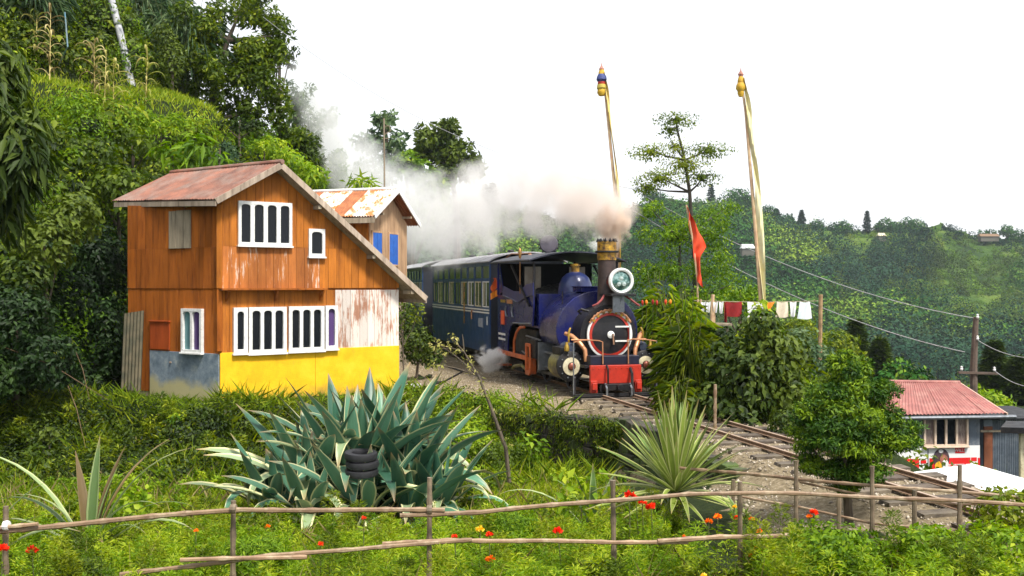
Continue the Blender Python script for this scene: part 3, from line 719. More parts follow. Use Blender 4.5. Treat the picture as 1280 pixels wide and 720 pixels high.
# frames and footplate
m = lm(); m.box2((-5.5, -.42, .42), (-.1, -.36, .72)); m.box2((-5.5, .36, .42), (-.1, .42, .72)); m.box2((-5.3, -.36, .5), (-.3, .36, .62)); P('frame', m, m_black)
m = lm(); m.box2((-5.55, -1.0, .60), (-2.9, 1.0, .66)); m.box2((-2.9, -.62, .60), (-.05, .62, .66)); P('footplate', m, m_black, bevel=.006)
bb = lm(); bb.box2((-.02, -.54, .30), (.06, .54, .66)); beam = P('buffer_beam', bb, m_red, bevel=.01)
for y in (-.47, .47):
    m = lm(); m.box2((.0, y-.07, .12), (.09, y+.07, .36)); m.box2((.06, y-.05, .18), (.13, y+.05, .32)); P('beam_bracket', m, m_red, beam, bevel=.008)
for y in np.linspace(-.48, .48, 9):
    m = lm(); m.lathe([(.014, 0), (.012, .012), (.0, .016)], (.06, y, .60), (1, 0, 0), 7); P('rivet', m, m_red, beam)
m = lm(); m.box2((-.55, -.52, .66), (.0, .52, .84)); P('smokebox_saddle', m, surf('saddle_navy_black', (.012, .013, .035), (.008, .008, .018), 5, .45), bevel=.01)
# coupling, brake pipes, guard
cp = lm(); cp.box2((.04, -.28, .17), (.2, .28, .30)); cp.cyl((.2, 0, .24), (.3, 0, .24), .06, n=12); cpo = P('coupling', cp, m_black, bevel=.01)
for y in (-.26, .26): m = lm(); m.tube([(.15, y, .3), (.24, y, .22), (.24, y, .08), (.17, y, .02)], .022); P('coupling_chain', m, m_steel, cpo)
m = lm(); m.tube([(.06, -.2, .66), (.14, -.2, .6), (.15, -.2, .35), (.13, -.2, .12)], .02); P('brake_pipe', m, m_black, smooth=True)
m = lm(); m.tube([(.06, .3, .6), (.16, .3, .5), (.17, .3, .25), (.24, .3, .1), (.2, .32, .02)], .03); P('brake_pipe', m, m_black, smooth=True)
g = lm(); g.box2((-.12, -.92, .055), (.20, .92, .085)); g.box2((.16, -.92, .02), (.19, .92, .12)); gd = P('rail_guard', g, m_black, bevel=.005)
for y in (-.86, -.3, .3, .86): m = lm(); m.bar((.02, y, .1), (.02, y, .42), .03, .05); P('guard_stay', m, m_black, gd)
# smokebox, ring, door
zb = 1.25
m = lm(); m.lathe([(.57, 0), (.57, .85), (.60, .85), (.60, .89)], (-1.25, 0, zb), (1, 0, 0), 40); sb = P('smokebox', m, m_soot, smooth=True)
for k in range(34):
    a = 2*pi*k/34; m = lm(); m.lathe([(.012, 0), (.010, .009), (.0, .012)], (-.36, .585*cos(a), zb+.585*sin(a)), (1, 0, 0), 6); P('rivet', m, m_soot, sb)
dm = lm(); dm.lathe([(.50, 0), (.50, .03), (.40, .07), (.22, .11), (.0, .125)], (-.36, 0, zb), (1, 0, 0), 40); door = P('smokebox_door', dm, m_soot, smooth=True)
m = lm(); m.lathe([(.445, .045), (.485, .045), (.485, .075), (.445, .085)], (-.36, 0, zb), (1, 0, 0), 48, close=True); P('door_rim', m, m_white, door, True)
m = lm(); m.lathe([(.39, .05), (.44, .05), (.44, .082), (.39, .095)], (-.36, 0, zb), (1, 0, 0), 48, close=True); P('door_rim', m, m_red, door, True)
m = lm(); m.lathe([(.075, 0), (.075, .025), (.04, .04), (0, .045)], (-.245, 0, zb), (1, 0, 0), 20); P('door_hub', m, m_white, door, True)
m = lm(); m.bar((-.19, .03, zb+.02), (-.19, .045, zb-.2), .03, .03); P('door_handle', m, surf('worn_wood_handle', (.3, .16, .09)), door, bevel=.005)
for z in (-.13, .16): m = lm(); m.bar((-.245, .10, zb+z), (-.245, .43, zb+z), .02, .032); P('hinge_bar', m, m_white, door)
m = lm(); m.bar((-.24, .42, zb-.15), (-.24, .42, zb+.18), .03, .032); P('hinge_bar', m, m_white, door)
for k, a in enumerate(np.radians([40, 58, 74, 92, 108, 124, 140])):      # gilt stars round the top of the ring
    c_ = V3((-.27, .46*cos(a), zb+.46*sin(a))); m = lm()
    st = [c_+V3((0, (.052 if i % 2 == 0 else .024)*cos(i*pi/5+a), (.052 if i % 2 == 0 else .024)*sin(i*pi/5+a))) for i in range(10)]
    m.prism(st, (.014, 0, 0)); P('star', m, m_yel, door)
m = lm(); gar = [(-.26+.01*sin(k*2.), .5*cos(a), zb+.5*sin(a)+.01*cos(k*3.)) for k, a in enumerate(np.radians(np.linspace(28, 152, 26)))]; m.tube(gar, [.018+.008*(k % 2) for k in range(26)], 6); P('garland', m, m_copper)
# saddle tank
def tank_ring(x, k=36, ry=.90, top=2.12, bot=1.0, grow=0):
    pts = []
    for i in range(k+1):
        a = pi*1.28*(i/k)-pi*.14; pts.append(V3((x, -(ry+grow)*cos(a), 1.28+(top-1.28+grow)*sin(a) if sin(a) > 0 else 1.28+sin(a)*.65)))
    return pts
tk = lm(); K = 36; r0 = tank_ring(-2.25); r1 = tank_ring(-1.02); n = K+1
inn = [V3((0, -.52*cos(pi*1.28*i/K-pi*.14), zb+.52*sin(pi*1.28*i/K-pi*.14))) for i in range(n)]
vs = r0+r1+[V3((-2.25, q.y, q.z)) for q in inn]+[V3((-1.02, q.y, q.z)) for q in inn]
fs = []
for i in range(K): fs += [(i, i+1, n+i+1, n+i), (i, i+1, 2*n+i+1, 2*n+i), (n+i, n+i+1, 3*n+i+1, 3*n+i)]
for i in (0, K): fs += [(i, n+i, 3*n+i, 2*n+i)]
tk.add(vs, fs); tank = P('saddle_tank', tk, m_navy2, smooth=True, bevel=.012)
for xx in (-2.22, -1.05):
    for q in tank_ring(xx, 44, grow=.004)[::1]:
        m = lm(); d = V3((0, q.y, q.z-1.28)).normalized(); m.lathe([(.011, 0), (.009, .007), (0, .01)], q-d*.002, d, 5); P('rivet', m, m_navy2, tank)
m = lm(); m.box2((-1.75, -.3, 2.10), (-1.15, .22, 2.2)); m.box2((-1.78, -.32, 2.2), (-1.12, .24, 2.225)); P('tank_filler', m, m_navy, tank, bevel=.01)
for x, y in ((-1.35, -.66),): m = lm(); m.tube([(x, y, 1.78), (x, y, 2.12)], .014); P('lamp_iron', m, m_black, tank)
m = lm(); m.lathe([(.55, 0), (.55, 1.8)], (-4.0, 0, zb), (1, 0, 0), 30); P('boiler', m, m_navy, smooth=True)
# dome
m = lm(); m.lathe([(.40, -.1), (.385, .05), (.36, .2), (.30, .33), (.2, .42), (.09, .46), (0, .47)], (-2.45, .0, 2.08), (0, 0, 1), 30); dome = P('dome', m, surf('dome_blue', (.04, .06, .2), (.02, .03, .1), 2, .28, .1, .03, coat=.3), smooth=True)
m = lm(); m.lathe([(.09, 0), (.09, .14), (.115, .14), (.115, .17), (.08, .17), (.08, .19)], (-2.45, 0, 2.53), (0, 0, 1), 16); P('safety_valve', m, m_yel, dome)
# chimney
cx, cy = -.62, .06
m = lm(); m.lathe([(.30, 0), (.235, .05), (.20, .14), (.185, .5), (.18, 1.0), (.18, 1.12)], (cx, cy, 1.78), (0, 0, 1), 28); ch = P('chimney', m, surf('rusty_black', (.07, .045, .04), (.03, .022, .022), 6, .6, .2, .15), smooth=True)
m = lm(); m.lathe([(.195, 0), (.20, .15), (.235, .15), (.235, .19), (.20, .19), (.20, .38), (.16, .38), (.16, 0)], (cx, cy, 2.76), (0, 0, 1), 28, close=True); P('chimney_band', m, m_yel, ch, True)
m = lm(); m.lathe([(.238, 0), (.245, .02), (.238, .04), (.18, .04), (.18, 0)], (cx, cy, 2.91), (0, 0, 1), 28, close=True); P('chimney_rim', m, m_black, ch, True)
for k in range(12):
    a = 2*pi*k/12; c_ = V3((cx+.19*cos(a), cy+.19*sin(a), 3.13)); m = lm(); m.lathe([(.035, 0), (.03, .03), (0.0, .085)], c_, (0, 0, 1), 5); P('crown_spike', m, m_black, ch)
# headlamp
hx, hy, hz = -.13, .17, 2.33; ax = V3((1, -.03, .02)).normalized()
m = lm(); m.lathe([(.10, -.36), (.20, -.30), (.225, -.16), (.235, 0), (.235, .02), (.19, .02), (.19, 0)], (hx, hy, hz), ax, 30); hl = P('headlamp', m, surf('lamp_red_black', (.25, .03, .025), (.03, .02, .02), 3, .4, .2, .05, lo=.45, hi=.55), smooth=True)
m = lm(); m.lathe([(.195, .0), (.262, .0), (.262, .05), (.235, .075), (.2, .06)], (hx, hy, hz), ax, 36, close=True); P('lamp_ring', m, m_white, hl, True)
m = lm(); m.lathe([(.20, .02), (.15, .035), (.08, .045), (0, .05)], (hx, hy, hz), ax, 28); P('lamp_glass', m, m_lens, hl, True)
for dy, dz in ((-.05, -.06), (.06, -.06), (0, .05)): m = lm(); m.lathe([(.045, .05), (.03, .07), (0, .075)], (hx, hy+dy, hz+dz), ax, 10); P('lamp_bulb', m, surf('bulb_glint', (.55, .65, .62), rough=.1, metal=.6, bmp=0), hl, True)
m = lm(); m.box2((-.62, -.12, 2.03), (.10, .42, 2.075)); P('lamp_shelf', m, m_black, bevel=.006)
m = lm(); m.box2((-.16, -.0, 1.70), (-.12, .25, 2.03)); m.bar((-.14, .12, 1.72), (-.11, .19, 2.0), .02); P('lamp_bracket', m, m_steel, bevel=.004)
for sg in (-1, 1):
    m = lm(); m.tube([(-.3, sg*.22+.1, 2.04), (-.18, sg*.32+.1, 1.95), (-.15, sg*.42+.1, 1.87), (-.2, sg*.5+.1, 1.83)], .022); P('lamp_stay', m, surf('dull_red_stay', (.3, .06, .06)), smooth=True)
m = lm(); m.tube([(-.55, -.52, 1.66), (-.5, -.6, 1.72), (-.42, -.56, 1.76), (-.38, -.42, 1.72)], .025); P('vacuum_pipe', m, m_black, smooth=True)
# steam pipes sweeping down each side of the smokebox
for sg in (-1, 1):
    m = lm(); m.tube([(-.62, sg*.84, 1.27), (-.5, sg*.74, 1.22), (-.34, sg*.62, 1.08), (-.26, sg*.54, .95), (-.25, sg*.52, .72)], [.04, .05, .05, .045, .042], 10); P('steam_pipe', m, m_copper, smooth=True)
# cylinders
for sg in (-1, 1):
    yc = sg*.80
    m = lm(); m.lathe([(.28, -.62), (.28, 0)], (-.42, yc, .62), (1, 0, 0), 28); cyl = P('cylinder', m, m_olive, smooth=True)
    m = lm(); m.lathe([(.30, 0), (.30, .05), (.26, .07), (.0, .08)], (-.42, yc, .62), (1, 0, 0), 28); P('cylinder_cover', m, m_black, cyl, True)
    m = lm(); m.lathe([(.085, .07), (.18, .06), (.18, .09), (.085, .105)], (-.42, yc, .62), (1, 0, 0), 28, close=True); P('cover_ring', m, m_cream, cyl, True)
    m = lm(); m.lathe([(.075, .05), (.07, .13), (.04, .15), (0, .155)], (-.42, yc, .62), (1, 0, 0), 16); P('cover_boss', m, surf('boss_brown', (.25, .07, .04), metal=.3, rough=.4), cyl, True)
    for k in range(10):
        a = 2*pi*k/10; m = lm(); m.lathe([(.016, 0), (.014, .03), (0, .034)], (-.36, yc+.235*cos(a), .62+.235*sin(a)), (1, 0, 0), 6); P('bolt', m, m_steel, cyl)
    m = lm(); m.box2((-1.0, yc-.2, .84), (-.46, yc+.2, 1.0)); P('valve_chest', m, m_black, cyl, bevel=.015)
    m = lm(); m.lathe([(.11, -.42), (.12, -.1), (.085, 0), (.0, .01)], (-.4, yc-sg*.02, .98), (1, 0, 0), 18); P('valve_cover', m, surf('slate_metal', (.08, .10, .16), (.04, .05, .08), rough=.3, metal=.4), cyl, True)
    m = lm(); m.lathe([(.05, 0), (.055, .08), (.035, .12), (.03, .17), (0, .18)], (-.33, yc+sg*.1, .93), (0, 0, 1), 12); P('lubricator', m, m_brass, cyl, True)
    m = lm(); m.tube([(-.36, yc-sg*.16, 1.14), (-.34, yc, 1.15), (-.3, sg*.5, 1.15), (-.1, sg*.30, 1.14), (.02, sg*.27, 1.12), (.04, sg*.27, .68)], .013); P('handrail', m, m_copper, smooth=True)
    m = lm(); m.tube([(.03, sg*.88, .1), (.03, sg*.88, 1.12)], .014); P('lamp_post', m, m_steel)
    m = lm(); m.tube([(.03, sg*.88, 1.12), (-.1, sg*.7, 1.15), (-.2, sg*.5, 1.15)], .012); P('handrail', m, m_copper)
    m = lm(); m.tube([(-.5, yc, 1.06), (-.5, yc, 1.3), (-.52, yc*.95, 1.38)], [.02, .028, .022]); P('oil_cup', m, m_brass, smooth=True)
# wheels and rods
for wx in (-1.75, -3.45):
    for sg in (-1, 1):
        m = lm(); m.lathe([(.30, 0), (.34, .0), (.36, -.02*0+.07), (.33, .11), (.29, .11), (.29, .0)], (wx, sg*.31-(.05 if sg > 0 else -.05), .34), (0, sg, 0), 30, close=True); wh = P('wheel', m, m_steel, smooth=True)
        m = lm(); m.lathe([(.07, 0), (.07, .12)], (wx, sg*.28, .34), (0, sg, 0), 14)
        for k in range(10): a = 2*pi*k/10; m.bar((wx+.06*cos(a), sg*.34, .34+.06*sin(a)), (wx+.3*cos(a), sg*.34, .34+.3*sin(a)), .03, .035, up=(0, 1, 0))
        P('spokes', m, m_black, wh)
        m = lm(); m.lathe([(.10, 0), (.10, .07), (.05, .07), (.05, .14)], (wx+.1, sg*.42, .27), (0, sg, 0), 14); P('crank', m, m_steel, wh, True)
for sg in (-1, 1):
    m = lm(); m.bar((-1.65, sg*.52, .27), (-3.35, sg*.52, .27), .03, .08); P('coupling_rod', m, m_steel, bevel=.005)
    m = lm(); m.bar((-1.04, sg*.78, .62), (-1.75, sg*.7, .62), .04, .05); m.bar((-1.7, sg*.68, .62), (-3.35, sg*.6, .27), .03, .08); P('connecting_rod', m, m_steel, bevel=.005)
    m = lm(); m.bar((-1.0, sg*.8, .78), (-2.1, sg*.8, .8), .05, .04); m.bar((-1.0, sg*.8, .47), (-2.1, sg*.8, .47), .05, .04); m.box2((-2.16, sg*.62, .4), (-2.1, sg*.96, 1.0)); P('slide_bar', m, m_steel, bevel=.004)
    m = lm(); m.tube([(-2.1, sg*.9, .95), (-2.6, sg*.9, .9), (-2.9, sg*.86, .98)], .03); m.tube([(-2.2, sg*.88, .75), (-2.9, sg*.9, .6), (-3.6, sg*.9, .72)], .022); m.tube([(-2.1, sg*.92, 1.05), (-3.1, sg*.95, 1.1)], .02); P('valve_gear', m, m_steel, smooth=True)
m = lm(); m.box2((-2.95, -1.0, .64), (-2.2, -.55, 1.05)); P('toolbox', m, m_black, bevel=.01)
# red step, hoop and footboard edging
m_cab_shade = surf('cab_painted_shade', (.006, .006, .008), (.003, .003, .004), 5, .8, spec=.1)  # near-black colour paints the shade inside the cab
rd_ = lm(); rd_.box2((-5.5, -1.03, .56), (-2.85, -.99, .66)); P('footplate_edge', rd_, m_orange, bevel=.005)
m = lm(); m.box2((-2.85, -1.05, .25), (-2.80, -.80, .95)); m.box2((-2.85, -1.05, .25), (-2.55, -1.01, .35)); m.box2((-2.85, -1.05, .88), (-2.5, -1.01, .95)); m.box2((-2.55, -1.05, .3), (-2.5, -1.01, .95)); P('step_frame', m, m_orange, bevel=.006)
m = lm(); m.box2((-5.3, -1.1, .28), (-4.9, -.8, .32)); m.bar((-5.1, -1.0, .3), (-5.1, -1.0, .6), .05); P('cab_step', m, m_orange)
m = lm(); m.tube([(-3.85, -1.03, .66), (-3.8, -1.04, .95), (-3.6, -1.04, 1.15), (-3.3, -1.04, 1.28), (-3.0, -1.02, 1.30)], .03, 9); P('hand_hoop', m, m_orange, smooth=True)
m = lm(); m.tube([(-2.9, -.95, .3), (-3.3, -1.0, .42), (-3.9, -1.0, .35), (-4.3, -.95, .25)], .04); P('sand_pipe', m, m_olive, smooth=True)
m = lm(); m.box2((-5.2, -.8, .2), (-3.9, .8, .45)); P('ash_pan', m, m_black)
m = lm(); m.box2((-4.2, -.9, .66), (-2.5, -.35, 1.25)); P('firebox', m, m_black, bevel=.02)
# cab side sheets: the tall bunker side with its arched cut-out, one per side
for sg in (-1, 1):
    y = sg*1.0; m = lm()
    poly = [(-5.5, .66), (-4.55, .66), (-4.52, .95), (-4.42, 1.15), (-4.25, 1.28), (-4.0, 1.34), (-2.45, 1.34), (-2.35, 1.75), (-2.35, 2.02), (-2.9, 1.98), (-3.55, 1.84), (-4.0, 1.9), (-4.95, 2.0), (-5.5, 2.0)]
    m.prism([V3((a, y, z)) for a, z in poly], (0, -sg*.03, 0)); side = P('cab_side', m, m_navy, bevel=.006)
    m = lm(); poly2 = [(-5.0, 2.0), (-4.0, 1.9), (-3.55, 1.84), (-2.9, 1.98), (-2.35, 2.02), (-2.35, 2.3), (-2.9, 2.26), (-3.5, 2.1), (-4.0, 2.1), (-4.9, 2.22)]
    m.prism([V3((a, y+sg*.012, z)) for a, z in poly2], (0, -sg*.025, 0)); P('bunker_rail', m, surf('faded_navy', (.012, .020, .15), (.007, .011, .08), 3, .35, 0, .05), side, bevel=.005)
    m = lm(); m.tube([(-4.95, y+sg*.02, 2.0), (-4.0, y+sg*.02, 1.9), (-3.55, y+sg*.02, 1.84), (-2.9, y+sg*.02, 1.98), (-2.36, y+sg*.02, 2.03)], .014); P('beading', m, m_navy2, side)
    m = lm(); m.box2((-5.4, y+sg*.002, 1.02), (-4.75, y+sg*.008, 1.07)); P('lining_stripe', m, m_white, side)
    m = lm(); m.box2((-5.4, y+sg*.002, .90), (-4.75, y+sg*.008, .95)); P('lining_stripe', m, m_white, side)
    m = lm(); m.box2((-5.1, y, 1.28), (-4.8, y+sg*.03, 1.62)); P('red_plate', m, surf('orange_red_plate', (.75, .10, .02), (.6, .07, .02), 6), side, bevel=.012)
    m = lm(); m.box2((-5.2, y, 1.82), (-4.75, y+sg*.012, 1.89)); P('name_plate', m, m_brass, side, bevel=.004)
    m = lm(); m.box2((-4.6, y, 1.80), (-4.1, y+sg*.012, 1.90)); P('name_plate', m, m_copper, side, bevel=.004)
    for x in (-4.62, -4.05): m = lm(); m.tube([(x, y+sg*.02, 1.74), (x-.02, y+sg*.03, 1.62), (x+.04, y+sg*.03, 1.5), (x+.12, y+sg*.02, 1.5)], .018); P('side_emblem', m, m_steel, side)
    for zz in np.arange(1.42, 1.84, .075):
        for x in (-3.55, -2.5): m = lm(); m.lathe([(.010, 0), (0, .008)], (x, y, zz), (0, sg, 0), 5); P('rivet', m, m_navy2, side)
    m = lm(); m.tube([(-3.95, y+sg*.03, 1.36), (-3.2, y+sg*.03, 1.37), (-2.5, y+sg*.03, 1.40)], .016); P('side_rail', m, m_steel, side)
    m = lm(); m.prism([V3((a, y-sg*.034, z)) for a, z in poly], (0, -sg*.006, 0)); P('side_shade_sheet', m, m_cab_shade, side)  # added black sheet, darkens the inner face as if in shade
    # posts
    m = lm(); m.bar((-5.45, y, 2.0), (-5.45, y, 2.84), .06, .05); m.prism([V3((-5.4, y, 2.0)), V3((-4.95, y, 2.1)), V3((-5.3, y, 2.7)), V3((-5.4, y, 2.7))], (0, -sg*.02, 0)); P('cab_post', m, m_navy)
    m = lm(); m.bar((-2.4, y*.97, 2.0), (-2.4, y*.97, 2.76), .05, .05); P('cab_post', m, m_black)
    m = lm(); m.bar((-4.1, y*1.03, 2.72), (-2.55, y*1.03, 1.78), .045, .045); P('cab_stay', m, m_black)
    m = lm(); m.bar((-3.3, y*1.04, 2.05), (-3.3, y*1.04, 2.95), .02); m.lathe([(.02, 0), (.035, .03), (.03, .08), (.045, .13), (.03, .19), (0, .24)], (-3.3, y*1.04, 2.86), (0, 0, 1), 12); P('whistle_stand', m, surf('whistle_brown', (.32, .13, .05), (.4, .25, .08), 8, .4, .5), smooth=True)
m = lm(); m.box2((-5.45, -.95, .7), (-5.4, .95, 2.78)); P('cab_back_shade', m, m_cab_shade)  # sheet added to close the cab, black for the shade inside
m = lm(); m.box2((-3.95, -.90, 1.3), (-2.27, .90, 2.05)); P('coal_bunker', m, m_navy, bevel=.01)
m = lm(); m.grid(lambda u, v: (-3.95+1.5*u, -.9+1.8*v, 2.05+.22*sin(pi*u)*sin(pi*v)+.04*sin(u*31+v*17)*cos(v*23)), 26, 26); P('coal', m, m_coal)
m = lm(); m.box2((-4.0, -.93, 1.3), (-3.95, .93, 2.75)); P('cab_front', m, m_cab_shade)
m = lm(); m.box2((-3.94, -.75, 2.15), (-3.92, -.35, 2.68)); P('spectacle_glass', m, surf('dusty_glass', (.38, .34, .27), (.25, .2, .15), 4, .3), bevel=.01)
m = lm(); m.box2((-3.94, .35, 2.15), (-3.92, .75, 2.68)); P('spectacle_glass', m, surf('dusty_pane', (.38, .34, .27), (.25, .2, .15), 4, .3), bevel=.01)
# roof
def rf(u, v):
    y = -1.12+2.24*v; return (-5.75+3.5*u, y, 2.79+.19*(1-(y/1.12)**2)-.05*max(0, u-.7))
m = lm(); m.grid(rf, 12, 14, (0, 0, .03)); roof = P('cab_roof', m, surf('roof_black_blue', (.04, .045, .07), (.02, .022, .04), 3, .45, .1, .06), smooth=True)
for v_ in (0, 1):
    m = lm(); m.tube([V3(rf(u, v_))+V3((0, 0, -.0)) for u in np.linspace(0, 1, 8)], .022, 6); P('roof_gutter', m, m_black, roof)
# rear lamp drum on the roof
m = lm(); ax2 = V3((.9, -.35, .12)).normalized(); m.lathe([(.12, -.22), (.2, -.16), (.225, -.05), (.225, 0), (.2, .03), (0, .05)], (-4.5, .02, 3.24), ax2, 28); rl = P('roof_lamp', m, surf('lamp_drum', (.12, .11, .14), (.06, .055, .07), 4, .35, .4, .05), smooth=True)
for k in range(14):
    a = 2*pi*k/14; x_, y_, d_ = MB().axes(ax2); c_ = V3((-4.5, .02, 3.24))-d_*.05+x_*.235*cos(a)+y_*.235*sin(a)
    m = lm(); m.box(c_, (.04, .04, .04), Matrix((x_, y_, d_)).transposed()); P('lamp_tooth', m, m_black, rl)
m = lm(); m.bar((-4.5, .02, 2.97), (-4.5, .02, 3.05), .12, .12); P('lamp_foot', m, m_black, rl)
m = lm(); m.tube([(-5.6, -.75, 2.93), (-5.3, -.7, 3.02), (-4.9, -.6, 3.0), (-4.6, -.4, 3.02)], .014); P('roof_pipe', m, m_copper, smooth=True)
m = lm(); m.lathe([(.07, 0), (.07, .06), (.03, .08), (0, .09)], (-5.0, -.3, 2.93), (0, 0, 1), 12); P('roof_vent', m, m_copper, roof)
# red and orange cloth hanging at the cab door: its own thing
m = MB(); a = track(-5.62, -1.03, 2.42); b2 = track(-5.72, -1.06, 1.95)
m.grid(lambda u, v: a.lerp(b2, v)+Vector((.05*(u-.5)+.02*sin(v*9+u*5), .02*sin(u*9+v*6), 0))*2.2, 6, 10, (0, .012, 0)); tag(m.build('cloth', surf('red_cloth', (.6, .06, .02), (.75, .16, .02), 5, .9, bmp=.1), smooth=True), 'red cloth hanging in the gap at the rear of the engine cab', 'cloth')
m = MB(); c0 = track(-5.6, -1.06, 1.93)
m.grid(lambda u, v: c0+Vector((-.1+.2*u, -.03*sin(u*7), .1-.16*v+.12*u)), 5, 4, (0, .012, 0)); tag(m.build('cloth', surf('orange_cloth', (.85, .3, .02), (.7, .2, .02), 5, .9), smooth=True), 'orange cloth knotted below the red one on the engine cab', 'cloth')

# --- coaches
m_coach = surf('coach_blue', (.016, .062, .20), (.010, .04, .13), 3, .38, 0, .05, rvar=.08, dirt=(.05, .07, .08), dirt_scale=2, dirt_lo=.5, dirt_hi=.75)
m_coachd = surf('coach_dark_blue', (.018, .05, .12), (.012, .03, .08), 3, .45, 0, .05)
m_croof = surf('coach_roof', (.42, .42, .44), (.22, .22, .25), 2.5, .5, 0, .08, (1, 4, 1), dirt=(.3, .3, .3), dirt_scale=3)
m_glassc = surf('coach_glass', (.16, .19, .15), (.05, .07, .05), 2.5, .12, .3, 0, spec=.7)
m_curt = surf('curtain_cream', (.42, .38, .26), (.2, .2, .15), 9, .8, 0, 0, (1, 1, .2))
def make_coach(label, s0):
    g = track(s0)
    c = thing('railway_coach', label, 'railway coach', (g.x, g.y, 0), RZ, 'blue coaches behind the engine'); L = 7.9
    q = lambda n_, m_, mt, par=None, sm_=False, bv=0: m_.build(n_, mt, par or c, sm_, bv)
    m = MB(); m.box2((-L, -.95, .52), (0, .95, .6)); q('floor', m, m_black)
    m = MB(); m.box2((-L, -.9, .35), (-.0, -.82, .52)); m.box2((-L, .82, .35), (0, .9, .52)); m.box2((-.06, -.9, .3), (0, .9, .55)); q('underframe', m, m_black)
    for sg in (-1, 1):
        y = sg*1.0
        m = MB(); m.box2((-L, y-sg*.04, .48), (0, y, 1.48)); sd_ = q('side_panel', m, m_coach, bv=.008)
        for z in (1.50, 1.575): m = MB(); m.box2((-L+.02, y, z), (-.02, y+sg*.012, z+.035)); q('waist_stripe', m, m_white, sd_)
        m = MB(); m.box2((-L, y-sg*.04, 1.48), (0, y-sg*.002, 1.66)); m.box2((-L, y-sg*.04, 2.74), (0, y-sg*.002, 2.86)); m.box2((-L+.0, y-sg*.035, 2.34), (0, y-sg*.004, 2.42)); q('side_rail', m, m_coach)
        nb = 9; w = L/nb
        for k in range(nb+1):
            m = MB(); xa = -L+k*w; m.box2((max(xa-.05, -L), y-sg*.038, 1.66), (min(xa+.05, 0), y+sg*.003, 2.74)); q('window_post', m, m_coach, bv=.004)
        for k in range(nb):
            x0, x1 = -L+k*w+.05, -L+(k+1)*w-.05; dr = k in (0, 5)
            f = MB(); t_ = .03
            f.box2((x0, y-sg*.03, 1.66), (x1, y-sg*.006, 1.66+t_)); f.box2((x0, y-sg*.03, 2.34-t_), (x1, y-sg*.006, 2.34)); f.box2((x0, y-sg*.03, 1.66+t_), (x0+t_, y-sg*.006, 2.34-t_)); f.box2((x1-t_, y-sg*.03, 1.66+t_), (x1, y-sg*.006, 2.34-t_))
            f.box2(((x0+x1)/2-.012, y-sg*.028, 1.69), ((x0+x1)/2+.012, y-sg*.01, 2.31))
            fo = q('window', f, m_cream if k % 2 else m_coachd if k < 6 else m_white)
            m = MB(); m.box2((x0+.02, y-sg*.028, 1.68), (x1-.02, y-sg*.022, 2.32)); q('pane', m, m_glassc, fo)
            if k % 3 != 1: m = MB(); m.box2((x0+.05, y-sg*.0215, 1.72), (x0+.05+.16, y-sg*.018, 2.30)); q('curtain', m, m_curt, fo)
            m = MB(); m.box2((x0+.01, y-sg*.028, 2.42), (x1-.01, y-sg*.02, 2.74)); q('toplight', m, m_glassc)
        m = MB(); m.box2((-1.25, y, 1.12), (-.72, y+sg*.008, 1.36)); q('number_board', m, surf('worn_board', (.30, .34, .40), (.16, .2, .28), 12), sd_)
        m = MB(); m.box2((-.3, y, 1.2), (-.22, y+sg*.008, 1.42)); q('number_board', m, m_white, sd_)
        m = MB(); m.tube([(-1.95, y+sg*.03, 1.3), (-1.95, y+sg*.03, 1.5), (-1.9, y+sg*.03, 1.55)], .02); q('door_handle', m, m_copper, sd_)
        m = MB(); m.tube([(-2.9, y+sg*.03, 1.15), (-2.9, y+sg*.03, 2.3)], .018); q('grab_rail', m, m_yel, sd_)
        for bx in (-6.4, -1.5):
            for dx in (-.45, .45): m = MB(); m.lathe([(.2, 0), (.25, 0), (.27, .07), (.24, .1), (.05, .1)], (bx+dx, sg*.3, .25), (0, sg, 0), 20); q('wheel', m, m_steel, sm_=True)
            m = MB(); m.box2((bx-.8, sg*.5, .22), (bx+.8, sg*.56, .38)); q('bogie_frame', m, m_black)
    for x in (-L, -.04): m = MB(); m.box2((x, -.96, .5), (x+.04, .96, 2.86)); q('end_panel', m, surf('coach_end_dark', (.018, .022, .035), (.01, .012, .02), 3, .6))
    m = MB(); m.box2((0, -.3, .9), (.03, .3, 2.5)); q('end_door', m, m_black)
    def rfn(u, v):
        y = -1.07+2.14*v; return (-L-.05+(L+.2)*u, y, 2.83+.24*(1-abs(y/1.07)**2.6))
    m = MB(); m.grid(rfn, 16, 18, (0, 0, .03)); rr_ = q('roof', m, m_croof, sm_=True)
    for u in np.linspace(.01, .99, 10): m = MB(); m.tube([V3(rfn(u, v))+V3((0, 0, .03)) for v in np.linspace(0, 1, 15)], .012, 5); q('roof_rib', m, m_croof, rr_)
    for x in (-1.6, -4, -6.4): m = MB(); m.lathe([(.05, 0), (.05, .06), (.11, .09), (.08, .13), (0, .14)], (x, 0, 3.08), (0, 0, 1), 14); q('roof_vent', m, m_black, rr_, True)
    return c
co = make_coach('blue railway coach coupled directly behind the engine, cream curtains in its windows', -6.35)
c2 = copy_tree(co); g = track(-15.2, -.18); c2.location = (g.x, g.y, 0); c2.rotation_euler.z = RZ-R(3.0)
c2['label'] = 'second blue coach, half hidden in smoke behind the board house roof'
